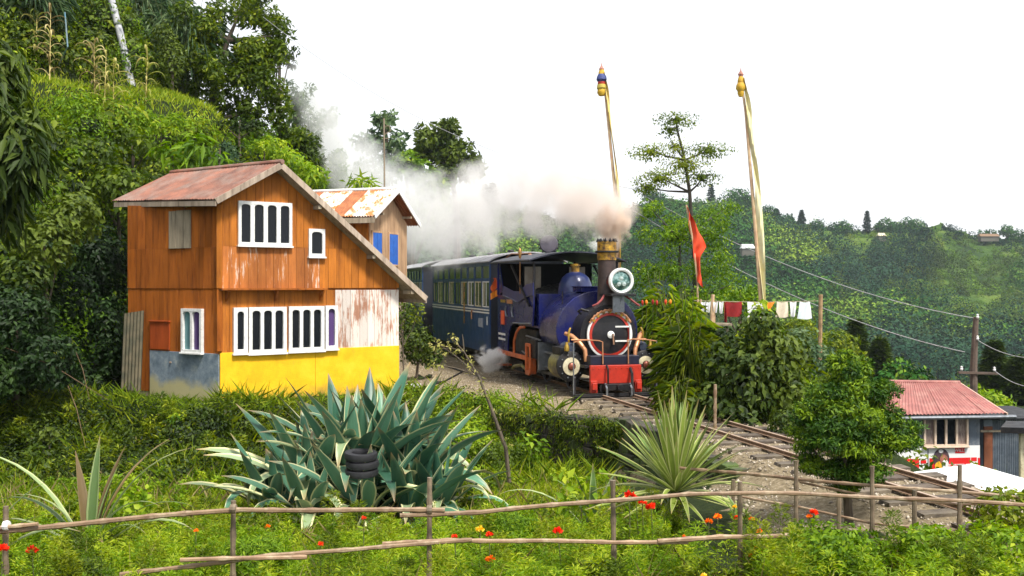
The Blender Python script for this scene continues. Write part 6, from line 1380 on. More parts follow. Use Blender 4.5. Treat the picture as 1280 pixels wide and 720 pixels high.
for px, py, Y, c_, lb, s_ in FX:
    top = at(px, py, Y); b_ = Vector((top.x+random.uniform(-.04, .04), Y+random.uniform(-.03, .03), float(H(top.x, Y)))); f_ = thing('garden_flower', lb, 'flower', b_, 0, 'marigolds and cannas in the garden')
    leafmesh('bloom', [petals(A3(top), .032*s_, None)], LM['p'+c_], f_, b_)
    m = MB(b_); m.tube([b_, b_.lerp(top, .6)+Vector((.01, 0, 0)), top], [.006, .005, .004], 5); m.build('stem', m_stem, f_)
    n = 26; zz = rng.uniform(.15, .85, n)[:, None]; leafmesh('foliage', [leafdata(A3(b_)*(1-zz)+A3(top)*zz, rng.normal(size=(n, 3))*np.array([1, 1, .3])+np.array([0, 0, .4]), rnd_dirs(n)+np.array([0, 0, 1]), .07, .02, rng.uniform(.2, .8, n))], LM['bright'], f_, b_)

# --- the twiggy dead stem leaning over the slope
b_ = at(638, 575, 14.6); b_.z = float(H(b_.x, b_.y)); tw = thing('bare_sapling', 'thin leaning sapling with a few leaves rising in front of the coach', 'sapling', b_)
sp = [b_, at(632, 560, 14.6), at(612, 505, 14.6), at(598, 470, 14.6), at(580, 440, 14.6), at(566, 424, 14.6)]
m = MB(b_); m.tube(sp, [.032, .03, .024, .018, .012, .006], 7); m.build('trunk', m_bark, tw, smooth=True)
for a_, q_ in ((3, (540, 455)), (3, (545, 428)), (4, (552, 436)), (4, (578, 418)), (2, (600, 478)), (3, (572, 462))):
    e_ = at(*q_, 14.6); m = MB(b_); m.tube([sp[a_], sp[a_].lerp(e_, .5)+Vector((0, 0, .03)), e_], [.012, .009, .004], 5); m.build('twig', m_bark, tw)
parts = [clump(A3(at(x, y, 14.6)), (.10, .1, .09), n, .06, .022, .3, .9, .5, (.4, .9)) for x, y, n in ((545, 430, 36), (556, 436, 30), (566, 424, 30), (575, 440, 24), (548, 455, 20), (586, 452, 18), (606, 490, 22), (590, 462, 14), (620, 515, 12), (634, 555, 20), (600, 478, 14), (538, 455, 14))]
leafmesh('leaves', parts, LM['yellow'], tw, b_)

# --- bushes between house and coach
plant('shade_bush', 'dark bush beside the coach just right of the board house', 'shrub', gnd(520, 23.5), [C(521, 430, 23.5, 22, 26), C(508, 400, 24.5, 14, 20), C(540, 445, 24, 14, 12)], 'dark', .11, .055, 1.1, .3, .04, tint=(.3, .8))
plant('thin_shrub', 'thin pale leafed shrub in front of the coach windows near the house', 'shrub', gnd(505, 23), [C(500, 385, 23, 12, 28), C(522, 390, 23.5, 10, 14), C(497, 350, 23.2, 7, 12)], 'mid', .10, .04, .35, .3, .02, tint=(.4, .9))

# --- the left hillside's own trees and shrubs
plant('drooping_leaf_tree', 'large tree with long drooping dark leaves on the left edge', 'tree', gnd(-60, 15.5), [C(-18, 150, 14.6, 62, 70), C(18, 205, 14.4, 42, 48), C(-20, 260, 14.6, 50, 45), C(-8, 85, 14.8, 36, 40), C(30, 165, 14.5, 30, 40)], 'dark', .26, .075, 1.5, .85, .16, trunk_pts=[gnd(-60, 15.5)+Vector((0, 0, 1.5)), at(-40, 260, 15), at(-25, 170, 14.8)], up=.2, tint=(.35, .8), inner=.6)
# big tree on the skyline
tb_ = gnd(262, 33)
plant('broadleaf_tree', 'dense broadleaf tree standing on the skyline above the house', 'tree', tb_, [C(285, 60, 33, 48, 50), C(320, 95, 33.2, 38, 38), C(262, 95, 32.5, 28, 30), C(250, 30, 33, 32, 32), C(338, 45, 33.5, 26, 34), C(300, 8, 33.5, 42, 26), C(345, 130, 33.5, 20, 28), C(290, 128, 33.2, 24, 20)], 'mid', .2, .085, .8, .2, .17, trunk_pts=[at(264, 140, 33), at(268, 100, 33), at(285, 50, 33)], sub=9, tint=(.15, .65))
plant('red_brown_tree', 'dark tree crown behind the broadleaf tree at the skyline', 'tree', gnd(345, 38), [C(350, 50, 38, 18, 26), C(325, 2, 38, 22, 16), C(362, 72, 38, 12, 12)], 'dark', .2, .09, .8, .2, .12, tint=(.3, .7), sub=6)
plant('pale_leaf_tree', 'lighter tree on the slope right of the broadleaf tree', 'tree', gnd(368, 36), [C(372, 115, 36, 20, 24), C(385, 155, 36, 22, 24), C(360, 160, 35.5, 18, 22), C(398, 190, 35.5, 22, 22), C(410, 150, 37, 16, 16), C(376, 200, 35, 20, 18)], 'blue', .2, .08, .8, .2, .12, sub=8, tint=(.4, .9))
plant('rosette_shrub', 'shrub with large drooping leaf rosettes above the house roof', 'shrub', gnd(235, 25.8), [C(215, 190, 25, 20, 16), C(245, 183, 25, 22, 16), C(268, 198, 25, 18, 14), C(235, 205, 25, 26, 12)], 'bright', .42, .10, .55, .6, .06, up=.8, tint=(.05, .4), inner=.9)
plant('hillside_shrub', 'dense leafy shrub beneath the terrace left of the rosette shrub', 'shrub', gnd(150, 24.5), [C(150, 235, 24, 40, 30), C(110, 200, 24.5, 36, 30), C(175, 260, 23.5, 30, 22)], 'mid', .17, .10, 1., .35, .07, tint=(.2, .5))
plant('hillside_shrub', 'shrub in shade behind the left end of the board house', 'shrub', gnd(120, 22.5), [C(128, 330, 22, 34, 50), C(95, 380, 21.5, 38, 45), C(135, 420, 21.3, 24, 50), C(70, 320, 21.5, 36, 40)], 'painted_shade', .13, .065, 1.1, .3, .08, tint=(.2, .7))
plant('hillside_shrub', 'dark shrub low at the left edge beside the bank', 'shrub', gnd(20, 18.6), [C(20, 400, 18.5, 50, 48), C(60, 450, 18.2, 42, 36), C(-10, 470, 18, 40, 30)], 'painted_shade', .11, .055, 1.2, .3, .06, tint=(.4, 1.))
plant('hillside_shrub', 'mid green shrub under the drooping tree', 'shrub', gnd(60, 20), [C(55, 300, 19.5, 42, 36), C(90, 270, 20, 36, 30), C(28, 345, 19, 36, 26)], 'dark', .14, .08, 1., .35, .06, tint=(.5, 1.))
plant('dense_tree', 'dense dark tree filling the gap behind the house ridge', 'tree', gnd(335, 34), [C(335, 165, 34, 34, 30), C(372, 195, 34, 30, 26), C(305, 175, 33.5, 26, 24), C(350, 215, 33, 36, 20)], 'mid', .18, .08, .8, .2, .12, sub=10, tint=(.0, .6))
plant('dense_tree', 'bushy tree between the smoke and the pale leaf tree', 'tree', gnd(408, 36), [C(415, 215, 36, 26, 24), C(395, 235, 35.5, 26, 20), C(435, 240, 36, 22, 20)], 'bright', .16, .07, .8, .2, .1, sub=8, tint=(.0, .4))
for k, (px, py, Y, w, h_, mt, L_, W_, lb) in enumerate((
 (200, 150, 28, 26, 18, 'bright', .13, .06, 'bright rounded bush just under the right end of the terrace'), (245, 160, 29, 24, 20, 'mid', .2, .10, 'broad leaved bush right of the terrace below the broadleaf tree'),
 (300, 150, 31, 26, 20, 'dark', .16, .08, 'dark bush in the shade under the broadleaf tree'), (330, 185, 30, 24, 18, 'bright', .12, .05, 'yellow green bush left of the flowered bush'),
 (165, 175, 26, 30, 22, 'mid', .22, .12, 'large leaved shrub in the middle of the hillside'), (120, 165, 26, 24, 18, 'dark', .15, .07, 'dark shrub below the maize at the left of the terrace'),
 (85, 205, 24, 26, 22, 'bright', .16, .08, 'light green shrub right of the drooping tree'), (205, 225, 25, 24, 16, 'dark', .15, .08, 'dark shrub touching the left roof edge'),
 (75, 145, 26.5, 18, 14, 'yellow', .2, .06, 'yellowed weed shrub beside the drooping tree'), (275, 185, 28.5, 18, 16, 'blue', .16, .07, 'grey green shrub behind the middle of the ridge cap'),
 (95, 85, 29.5, 26, 18, 'dark', .3, .2, 'dark broad leaved gourd patch behind the maize'), (20, 40, 28, 26, 26, 'mid', .24, .1, 'bushy shrub in the top left corner'))):
    plant('hillside_shrub', lb, 'shrub', gnd(px, Y), [C(px, py, Y, w, h_), C(px+w*.7, py+h_*.5, Y, w*.6, h_*.6), C(px-w*.7, py+h_*.4, Y, w*.6, h_*.6)], mt, L_, W_, .9, .4, .05, sub=4, tint=(.1, .7), tv=.2)
plant('brugmansia_bush', 'yellow flowered bush at the edge of the smoke above the rear roof', 'shrub', gnd(370, 31), [C(365, 205, 30.5, 24, 18), C(345, 188, 31, 22, 16), C(392, 218, 30, 20, 14)], 'bright', .17, .07, .8, .4, .05, tint=(.3, .8))
plant('fern_tree', 'small tree fern shape above the striped roof', 'tree', gnd(455, 29.5), [C(452, 228, 29, 20, 9)], 'bright', .4, .06, .8, .5, .04, up=.8, inner=.9, tint=(.3, .6))
plant('round_tree', 'small round dark tree on the terrace right of the leaning pole', 'tree', gnd(215, 31), [C(215, 75, 31, 18, 26), C(205, 45, 31.5, 14, 16)], 'dark', .14, .07, .9, .2, .06, tint=(.4, .9))
for k, (px, Y, h_, lb) in enumerate(((172, 34.5, 3.3, 'left of the leaning pole top'), (205, 34, 3.2, 'behind the leaning pole'), (188, 36, 4.0, 'topmost behind the leaning pole'), (235, 33.5, 4.2, 'left of the broadleaf tree'), (40, 28.5, 2.4, 'at the top left corner'), (400, 31.2, 1.5, 'beside the smoke'), (425, 30.6, 1.3, 'above the striped roof'), (330, 30.5, 1.8, 'below the broadleaf tree'))):
    b_ = gnd(px, Y); g_ = thing('bamboo_grass_clump', f'arching blue green bamboo grass clump {lb}', 'grass clump', b_, 0, 'bamboo grass clumps on the hillside')
    n = int(900*min(1, h_/2.5)); a = rng.random(n)*6.28; s_ = rng.random(n); P_ = np.stack([np.cos(a)*s_*h_*.38, np.sin(a)*s_*h_*.38, h_*(.35+.6*rng.random(n)*(1-s_*.45))], 1)+A3(b_)
    D_ = np.stack([np.cos(a)*.8, np.sin(a)*.8, .35-1.5*rng.random(n)], 1); leafmesh('foliage', [leafdata(P_, D_, rnd_dirs(n)+np.array([0, 0, .5]), .55*rng.uniform(.5, 1.2, n), .05, rng.random(n), .1, .4)], LM['blue' if k < 5 else 'bright'], g_, b_)
    m = MB(b_)
    for q in range(14): aa = q*.45; m.tube([b_+Vector((.1*cos(aa), .1*sin(aa), -.2)), b_+Vector((.16*h_*cos(aa), .16*h_*sin(aa), h_*.6)), b_+Vector((.3*h_*cos(aa), .3*h_*sin(aa), h_*.9))], [.02, .014, .006], 5)
    m.build('cane', m_stem, g_)
for px, py, Y, s_, lb in ((118, 100, 27.5, 1.5, 'leftmost dry maize stalk on the terrace'), (130, 105, 27.2, 1.8, 'tall yellowing maize stalk next to the leaning pole'), (142, 104, 27.5, 1.6, 'dry maize stalk touching the leaning pole'), (182, 100, 29, 1.4, 'maize stalk right of the leaning pole'), (62, 95, 27, 2.0, 'maize stalk beside the blue pipe'), (45, 70, 28, 1.6, 'maize stalk at the top left'), (108, 155, 24.8, 1.2, 'pale drooping maize plant below the terrace'), (230, 130, 27, 1.0, 'pale maize leaf plant above the rosette shrub')):
    b_ = gnd(px, Y); t_ = thing('maize_plant', lb, 'maize plant', b_, 0, 'dry maize plants on the hillside'); it = []
    top = b_+Vector((random.uniform(-.1, .1), 0, s_)); m = MB(b_); m.tube([b_-Vector((0, 0, .1)), top], [.018, .006], 6); m.build('stalk', m_strapp if False else m_flagy, t_)
    for q in range(22): it.append((b_.lerp(top, .05+.9*q/21), q*2.6+random.random(), 1.0+random.uniform(-.4, .3), .7*random.uniform(.6, 1.2), .07, 2.2+random.uniform(-.3, .5), random.random(), random.uniform(-.5, .5)))
    strips('leaves', it, LM['dry' if random.random() < .5 else 'yellow'], t_, b_)
# fallen long straw on the bank
for k, (p_, q_, lb) in enumerate((((0, 432, 18.2), (135, 500, 17.8), 'long pale straw lying across the shaded bank at left'), ((95, 440, 18.2), (112, 500, 18), 'short upright dry straw on the shaded bank'), ((85, 482, 16.6), (107, 560, 16.2), 'dry grass stem standing behind the strap plant'))):
    m = MB(); a_, b2 = at(*p_), at(*q_); m.tube([a_, a_.lerp(b2, .5)+Vector((0, 0, .12)), b2], [.005, .006, .003], 5); tag(m.build('dry_straw', m_dead), lb, 'straw')

# --- right of the track
lb_ = 'long arching grass clump right of the engine cylinder'
def reed(name, label, px, Y, h_, n, mat, L=.6, spr=.38, cane=8, W=.03, group=None):
    b_ = gnd(px, Y); g_ = thing(name, label, 'reed clump', b_, 0, group); a = rng.random(n)*6.28; s_ = rng.random(n)**.7
    P_ = np.stack([np.cos(a)*s_*h_*spr, np.sin(a)*s_*h_*spr, h_*(.12+.85*rng.random(n)*(1-s_*.4))], 1)+A3(b_); D_ = np.stack([np.cos(a)*.7, np.sin(a)*.7, .8-1.9*rng.random(n)], 1)
    leafmesh('foliage', [leafdata(P_, D_, rnd_dirs(n)+np.array([0, 0, .5]), L*rng.uniform(.5, 1.2, n), W, rng.random(n), .1, .45)], LM[mat], g_, b_)
    m = MB(b_)
    for q in range(cane): aa = q*6.28/cane+random.random(); r_ = random.uniform(.1, .3)*h_; m.tube([b_+Vector((.08*cos(aa), .08*sin(aa), -.2)), b_+Vector((r_*.5*cos(aa), r_*.5*sin(aa), h_*.55)), b_+Vector((r_*cos(aa), r_*sin(aa), h_*1.02))], [.016, .012, .005], 5)
    m.build('cane', m_stem, g_)
reed('reed_clump', 'drooping long leaved reed clump beside the red buffer beam', 864, 18.0, 1.7, 1500, 'mid', .42, .26, 8, .022)
reed('reed_clump', 'tall reed clump rising behind the engine front', 832, 22.3, 2.6, 1300, 'bright', .45, .2, 8, .022)
reed('reed_clump', 'slim tall reeds left of the washing line', 858, 20.5, 2.2, 1200, 'bright', .45, .2, 8, .022)
reed('reed_clump', 'low reeds beside the rail below the drooping clump', 850, 17.0, .7, 600, 'mid', .3, .4, 5, .02)
reed('reed_clump', 'pale reeds hanging over the top of the dark bush', 968, 17.2, 1.5, 800, 'bright', .42, .3, 7, .02)
plant('glossy_bush', 'dark glossy creeper covered bush right of the reeds', 'shrub', gnd(935, 16.9), [C(935, 480, 16.6, 42, 50), C(905, 455, 17, 30, 34), C(965, 450, 16.8, 40, 40), C(950, 410, 16.9, 26, 26), C(920, 520, 16.3, 34, 24), C(985, 440, 17, 26, 22), C(990, 500, 16.4, 34, 36), C(888, 500, 16.6, 20, 26)], 'dark', .13, .075, 1.1, .5, .07, tint=(.3, .9), inner=.5, tv=.25)
plant('variegated_shrub', 'pale leaved shrub tip rising in front of the washing', 'shrub', gnd(945, 17.6), [C(945, 400, 17.5, 16, 14), C(952, 384, 17.6, 9, 10), C(938, 420, 17.4, 16, 14)], 'bright', .12, .06, .8, .4, .03, tint=(.3, .8))
plant('shrub', 'grey green shrub behind the conifer to the left', 'shrub', gnd(1015, 17.5), [C(1015, 450, 17.3, 26, 24), C(1000, 425, 17.5, 20, 16)], 'blue', .10, .05, 1., .3, .04, tint=(.4, .9))
plant('shrub', 'low shrub right of the glossy bush along the rail', 'shrub', gnd(985, 15.4), [C(985, 530, 15.2, 26, 20), C(1005, 545, 15, 20, 16)], 'dark', .08, .04, 1.1, .3, .03, tint=(.4, .9))
plant('shrub', 'dark round bush in shade under the washing line', 'shrub', gnd(900, 19), [C(905, 430, 18.8, 26, 20), C(880, 445, 18.5, 20, 18)], 'dark', .11, .06, 1.1, .3, .04, tint=(.2, .6))

X, Y, Z = scatter(1500, 5, 24, 17, 50, lambda X, Y: ((X-P0[0])*LAT[0]+(Y-P0[1])*LAT[1] > 5.5) & ~((X > 9.2) & (Y > 23) & (Y < 34)) & ~((Y < 21) & (X > 5.5)), 260)
undergrowth('valley_undergrowth', 'green growth on the slope falling away to the valley', X, Y, .3, .7, 60, .16, .08, 'mid', (.0, .8))
# conifer by the gravel: boughs of many small sprays
cb = gnd(1062, 9.9)
def conifer(name, label, base, h_, w, n_b, L, W, mat, tr=.05, z0=.22, group=None, per=60, cat='conifer', round_=.6):
    t_ = thing(name, label, cat, base, 0, group); parts = []
    for k in range(n_b):
        f = (k+.5)/n_b; z = h_*(z0+(1-z0)*f); a = k*2.39996+random.uniform(-.4, .4); rad = w*(1-f**(1/ max(.2, 1-round_*.5)))**.62*random.uniform(.72, 1.12)*(min(1, (f+.16)*3.2))
        n = int(per*(.5+rad/w)); s_ = rng.random(n)**.6; el = rng.uniform(-.1, .45)
        cx_ = np.cos(a)*rad*s_; cy_ = np.sin(a)*rad*s_; wd_ = rad*.30*(1.1-s_*.6)
        P_ = np.stack([cx_+rng.normal(size=n)*wd_, cy_+rng.normal(size=n)*wd_, z+s_*rad*(el-.18*s_)+rng.normal(size=n)*wd_*.35], 1)+A3(base)
        D_ = np.stack([np.cos(a)+rng.normal(size=n)*.7, np.sin(a)+rng.normal(size=n)*.7, rng.uniform(-.25, .65, n)], 1)
        tt = np.clip(.25+.35*random.random()+.45*(s_-.5)+rng.normal(size=n)*.12, 0, 1); parts.append(leafdata(P_, D_, rnd_dirs(n)*.5+np.array([0, 0, 1]), L*rng.uniform(.6, 1.3, n), W, tt, .1, .1))
    leafmesh('crown', parts, LM[mat], t_, base)
    m = MB(base); m.tube([base-Vector((0, 0, .1)), base+Vector((0, 0, h_*.5)), base+Vector((0, 0, h_*.95))], [tr, tr*.7, tr*.15], 8); m.build('trunk', m_bark, t_, smooth=True)
    return t_
plant('cypress_tree', 'bushy bright green cypress on a thin trunk beside the gravel', 'tree', cb, [C(1063, 462, 9.9, 26, 20), C(1040, 488, 9.9, 34, 20), C(1088, 490, 9.9, 34, 20), C(1015, 515, 9.9, 32, 18), C(1062, 520, 9.7, 44, 24), C(1112, 525, 9.9, 34, 18), C(1005, 548, 9.9, 26, 14), C(1050, 555, 9.7, 44, 20), C(1102, 552, 9.8, 42, 17), C(1030, 582, 9.8, 34, 14), C(1078, 585, 9.8, 40, 15), C(1060, 605, 9.9, 26, 10), C(1125, 548, 10.1, 22, 10), C(1060, 540, 10.3, 50, 40), C(1052, 445, 9.9, 13, 9)], 'conifer', .055, .017, .8, .15, .05, sub=14, tint=(.25, .95), tv=.18, inner=.8, up=.7, trunk_pts=[at(1058, 600, 9.9), at(1062, 520, 9.9), at(1062, 460, 9.9)])
for px, Y, top, w, lb in ((1070, 62, 401, 20, 'taller pointed conifer behind the cypress top'), (1100, 60, 425, 18, 'shorter pointed conifer right of the taller one'), (1243, 60, 428, 19, 'pointed conifer right of the utility pole'), (1272, 58, 448, 15, 'pointed conifer at the right edge')):
    b_ = Vector((at(px, 0, Y).x, Y, float(far_h(px, Y))-.3)); z = EYE-(top-HZ)/FPX*Y
    conifer('pointed_conifer', lb, b_, z-b_.z, pxr(w, Y), 150, .45, .16, 'dark', .15, .05, 'pointed conifers across the valley', 60, round_=.1)
plant('round_bush', 'bright shrub growing behind the metal shed', 'shrub', Vector((at(1228, 0, 36).x, 36, -4)), [C(1232, 500, 36, 26, 12), C(1215, 490, 36, 14, 8), C(1250, 508, 36, 20, 12)], 'bright', .25, .07, .8, .2, .06, tint=(.2, .6))
plant('valley_tree', 'round dark tree between cypress and hut roof', 'tree', Vector((at(1125, 0, 45).x, 45, -5)), [C(1120, 462, 45, 18, 14), C(1145, 470, 45, 16, 10), C(1108, 480, 44, 14, 16)], 'far', .3, .15, .9, .2, .12, tint=(.2, .6))
# slender tree behind the train
Yt = 29.; tb_ = Vector((at(870, 0, Yt).x, Yt, -.6))
tp_ = [at(870, 400, Yt), at(868, 330, Yt), at(862, 240, Yt), at(856, 200, Yt), at(846, 160, Yt)]
top_cl = [C(845, 150, Yt, 22, 8), C(838, 163, Yt, 12, 6), C(815, 190, Yt, 22, 8), C(885, 188, Yt, 24, 8), C(855, 205, Yt, 24, 8), C(825, 222, Yt, 26, 8), C(878, 222, Yt, 20, 7), C(845, 183, Yt, 12, 8), C(808, 235, Yt, 16, 6)]
sl_tree = plant('slender_tree', 'slender open crowned tree standing against the sky right of the engine', 'tree', tb_, [(c_, tuple(q*1.35 for q in r_)) for c_, r_ in top_cl], 'mid', .085, .045, .32, .3, .085, trunk_pts=tp_, bark=m_thinbark, inner=1., tint=(.3, .9), sub=0)
for c_, r_ in top_cl:
    for q in range(5):
        e_ = c_+Vector(rnd_dirs(1)[0])*r_[0]*.9; e_.z = c_.z+random.uniform(-.5, 1)*r_[2]; m = MB(); m.tube([c_, c_.lerp(e_, .5)+Vector((0, 0, .05)), e_], [.016, .011, .005], 4); m.v = [v-tb_ for v in m.v]
        m.build('twig', m_thinbark, sl_tree)
low = [C(860, 280, Yt-1, 34, 24), C(825, 300, Yt-1, 30, 26), C(895, 290, Yt-1, 28, 24), C(840, 340, Yt-1, 34, 24), C(890, 335, Yt-1, 30, 24), C(815, 262, Yt-1, 22, 14), C(905, 262, Yt, 20, 12), C(870, 372, Yt-1, 40, 16), C(915, 355, Yt-.5, 22, 18), C(808, 350, Yt-1, 18, 24)]
plant('leafy_tree', 'loose light green tree behind the red flag', 'tree', Vector((at(850, 0, Yt-1).x, Yt-1, -.6)), low, 'bright', .10, .05, .2, .3, .09, bark=m_thinbark, sub=14, tint=(.0, .4), trunk_pts=[at(848, 380, Yt-1), at(850, 300, Yt-1)])
plant('leafy_tree', 'yellow green low tree right of the red flag', 'tree', Vector((at(925, 0, 30).x, 30, -.8)), [C(925, 362, 30, 24, 14), C(905, 378, 30, 26, 12), C(950, 385, 30, 20, 10)], 'bright', .14, .07, .7, .3, .08, sub=6, tint=(.2, .7))
for k, (px, py, Y, w, lb) in enumerate(((1045, 430, 33, 26, 'left'), (1000, 410, 32, 22, 'far left'), (1020, 470, 30, 26, 'near'))):
    plant('valley_shrub', f'green bush beyond the washing line post, {lb} one', 'shrub', Vector((at(px, 0, Y).x, Y, -3)), [C(px, py, Y, w, w*.7), C(px+14, py+14, Y, w*.8, w*.6)], 'mid', .16, .08, .9, .2, .07, tint=(.3, .8))

# --- trees behind the smoke at the centre
plant('misty_tree', 'large dark tree on the spur behind the smoke, right of the antenna mast', 'tree', Vector((at(580, 0, 62).x, 62, -4)), [C(545, 175, 62, 26, 24), C(575, 195, 62, 22, 18), C(590, 212, 62, 18, 10), C(555, 215, 62, 22, 16), C(560, 160, 62, 14, 10), C(530, 190, 62, 14, 12)], 'dark', .42, .2, 1.1, .2, .3, sub=14, tint=(.5, 1.), trunk_pts=[at(572, 330, 62), at(570, 250, 62), at(560, 205, 62)])
plant('misty_tree', 'round yellow green tree in front of the dark tree behind the smoke', 'tree', Vector((at(518, 0, 58).x, 58, -4)), [C(508, 205, 58, 17, 16), C(528, 222, 58, 18, 20), C(545, 240, 58, 20, 14)], 'bright', .4, .2, 1.2, .2, .25, tint=(.0, .3), sub=12)
plant('misty_tree', 'pale misty tree behind the antenna mast', 'tree', Vector((at(490, 0, 70).x, 70, -4)), [C(482, 150, 70, 15, 12), C(490, 185, 70, 20, 22), C(462, 178, 70, 18, 16), C(470, 215, 70, 28, 20)], 'blue', .5, .24, .9, .2, .25, sub=12, tint=(.4, .9))
for px, Y, top, w, lb in ((606, 150, 231, 5, 'left one of two tiny pointed trees on the smoky ridge'), (616, 150, 229, 6, 'right one of two tiny pointed trees on the smoky ridge')):
    Y = 425; b_ = Vector((at(px, 0, Y).x, Y, at(px, 262, Y).z)); conifer('ridge_conifer', lb, b_, (262-top)/FPX*Y, pxr(w, Y), 40, 1.6, .8, 'farpine', .2, .1, 'tiny conifers on the ridge', 22, round_=.2)

# --- far hillside: forest as one mass, skyline trees one by one
def forest(n, name, label, pxlo, pxhi, dlo, dhi, test, r0, r1, per, leaf, mats, tints=(.1, .9)):
    px = rng.uniform(pxlo, pxhi, n); D = dlo+(dhi-dlo)*rng.random(n); X = (px-640)/FPX*D; ok = test(X, D); px, D, X = px[ok], D[ok], X[ok]; Z = far_h(px, D); parts = []
    for x, y, z in zip(X, D, Z):
        r = (r0+(r1-r0)*rng.random()**1.8*1.25)*(1-.6*float(np.clip((y-400)/35., 0, 1))); q = float(np.clip(.5+.55*wob(x, y, .05, r0)+.25*wob(x, y, .17, 2), 0, 1)); q = tints[0]+(tints[1]-tints[0])*q
        parts.append(clump((x, y, z+r*.6), (r, r, r*rng.uniform(.8, 1.3)), int(per*(.6+1.6*r/r1)), leaf*(1+r*.3), leaf*(1+r*.3)*.7, .15, .8, .45, (q-.14, q+.14), .1, .5))
    tag(leafmesh(name, parts, LM[mats]), label, kind='stuff')
clear = lambda X, D: wob(X, D, .022, 2)+.6*wob(X, D, .06, 3)-1.2*ss(1130, 1170, 640+X/D*FPX)*(1-ss(1225, 1260, 640+X/D*FPX))*ss(370, 395, D)-.5*ss(1150, 1280, 640+X/D*FPX)*ss(300, 340, D) > -.02
forest(4200, 'far_forest', 'dense mixed forest covering the far hillside', 430, 1340, 232, 441, clear, 2.0, 6.4, 110, .40, 'far', (-.1, 1.))
forest(1900, 'far_dark_forest', 'dark patches of forest on the far hillside', 430, 1340, 236, 438, lambda X, D: wob(X, D, .02, 5)+.5*wob(X, D, .055, 1) > .1, 2.2, 6.6, 110, .40, 'farpine', (.0, 1.))
forest(3600, 'far_scrub', 'light scrub and tea bushes on the far terraces', 430, 1340, 232, 440, lambda X, D: ~clear(X, D), .6, 1.9, 40, .5, 'bright', (-.1, .35))
forest(900, 'far_meadow_trees', 'scattered lighter trees between the far terraces', 430, 1340, 232, 440, lambda X, D: ~clear(X, D), 1.3, 3.6, 90, .4, 'mid', (0., .7))
sk = [(812, 238, 7), (822, 244, 9), (889, 233, 6), (915, 244, 14), (925, 240, 12), (935, 248, 8), (960, 262, 9), (985, 270, 6), (1002, 266, 5), (1020, 278, 7), (1045, 283, 8), (1055, 280, 8), (1084, 267, 5), (1098, 280, 4), (1108, 277, 9), (1122, 282, 10), (1133, 277, 9), (1145, 279, 10), (1160, 288, 9), (1228, 292, 8), (1238, 290, 7), (1258, 284, 6), (1270, 291, 9), (970, 268, 6), (1195, 292, 6)]
pinep = {2, 8, 12, 23}
for k, (px, py, w) in enumerate(sk):
    Y = 436.; rid = np.interp(px, *RIDGE); base = Vector((at(px, 0, Y).x, Y, at(px, rid+4, Y).z)); pos = 'left' if px < 950 else 'middle' if px < 1110 else 'right'
    lab = f'{"pointed" if k in pinep else "rounded"} tree on the far skyline, {px-800} pixels right of the chimney' if False else None
    lab = f'{"pointed" if k in pinep else "rounded"} far skyline tree, {["first","second","third","fourth","fifth","sixth","seventh","eighth","ninth","tenth","eleventh","twelfth","thirteenth","fourteenth","fifteenth","sixteenth","seventeenth","eighteenth","nineteenth","twentieth","twenty-first","twenty-second","twenty-third","twenty-fourth","twenty-fifth"][sorted(q[0] for q in sk).index(px)]} from the left'
    if k in pinep: conifer('skyline_conifer', lab, base, max(4, (rid-py+7)/FPX*Y), pxr(w*.95, Y), 70, .9, .4, 'farpine', .3, .02, 'trees on the far skyline', 34, round_=.0)
    else:
        r = pxr(w*1.25, Y); py -= w*.3; cz = at(px, py+w*.8, Y); plant('skyline_tree', lab, 'tree', base, [(cz, (r, r, r*.8)), (cz+Vector((r*.6, 0, -r*.5)), r*.7), (cz+Vector((-r*.6, 0, -r*.5)), r*.6)], 'far', .95, .6, .9, .1, .3, tint=(.1, .5), group='trees on the far skyline', maxn=1500)
forest(420, 'far_large_trees', 'large broad crowned trees standing above the far forest', 430, 1340, 236, 405, lambda X, D: wob(X, D, .05, 7) > -.2, 3.6, 6.6, 150, .3, 'farpine', (.2, 1.2))
forest(300, 'far_light_trees', 'large lighter crowned trees standing in the far forest', 430, 1340, 236, 405, lambda X, D: wob(X, D, .06, 3) > -.1, 3., 5.4, 150, .3, 'mid', (-.3, .45))
# little buildings on the far slope
for (x0, y0, x1, y1, Y, lb, c_) in ((927, 305, 944, 314, 345, 'tiny white roofed house half hidden in the far forest', m_whitep), (1098, 291, 1108, 297, 425, 'long low pale building high on the far ridge', m_cream), (1225, 292, 1250, 297, 428, 'dark low building on the far ridge at right', m_dead)):
    a_, b2 = at(x0, y0, Y), at(x1, y1, Y); cx_ = (a_.x+b2.x)/2; w = (b2.x-a_.x); h_ = a_.z-b2.z+1.6; hb = thing('far_house', lb, 'house', (cx_, Y, b2.z-1.6)); oo = (cx_, Y, b2.z-1.6)
    m = MB(oo); m.box((cx_, Y+1.5, b2.z-1.6+h_*.33), (w*.9, 3, h_*.66)); m.build('wall', surf('far_wall', (.12, .11, .09)), hb)
    m = MB(oo); zr = b2.z-1.6+h_; ze = zr-h_*.36; m.add([(a_.x, Y-.4, ze), (b2.x, Y-.4, ze), (b2.x, Y+3.4, ze), (a_.x, Y+3.4, ze), (a_.x+.4, Y+1.5, zr), (b2.x-.4, Y+1.5, zr)], [(0, 1, 5, 4), (2, 3, 4, 5), (1, 2, 5), (3, 0, 4), (0, 3, 2, 1)]); m.build('roof', c_, hb)
# ------------------------------------------------------------------ smoke and steam
def vol(name, build, step=1.):
    m = bpy.data.materials.new(name); m.use_nodes = True; t = m.node_tree; t.nodes.clear(); o = N(t, 'OutputMaterial'); v = N(t, 'VolumePrincipled')
    build(t, v); t.links.new(v.outputs[0], o.inputs['Volume'])
    try: m.cycles.volume_step_rate = step
    except Exception: pass
    return m
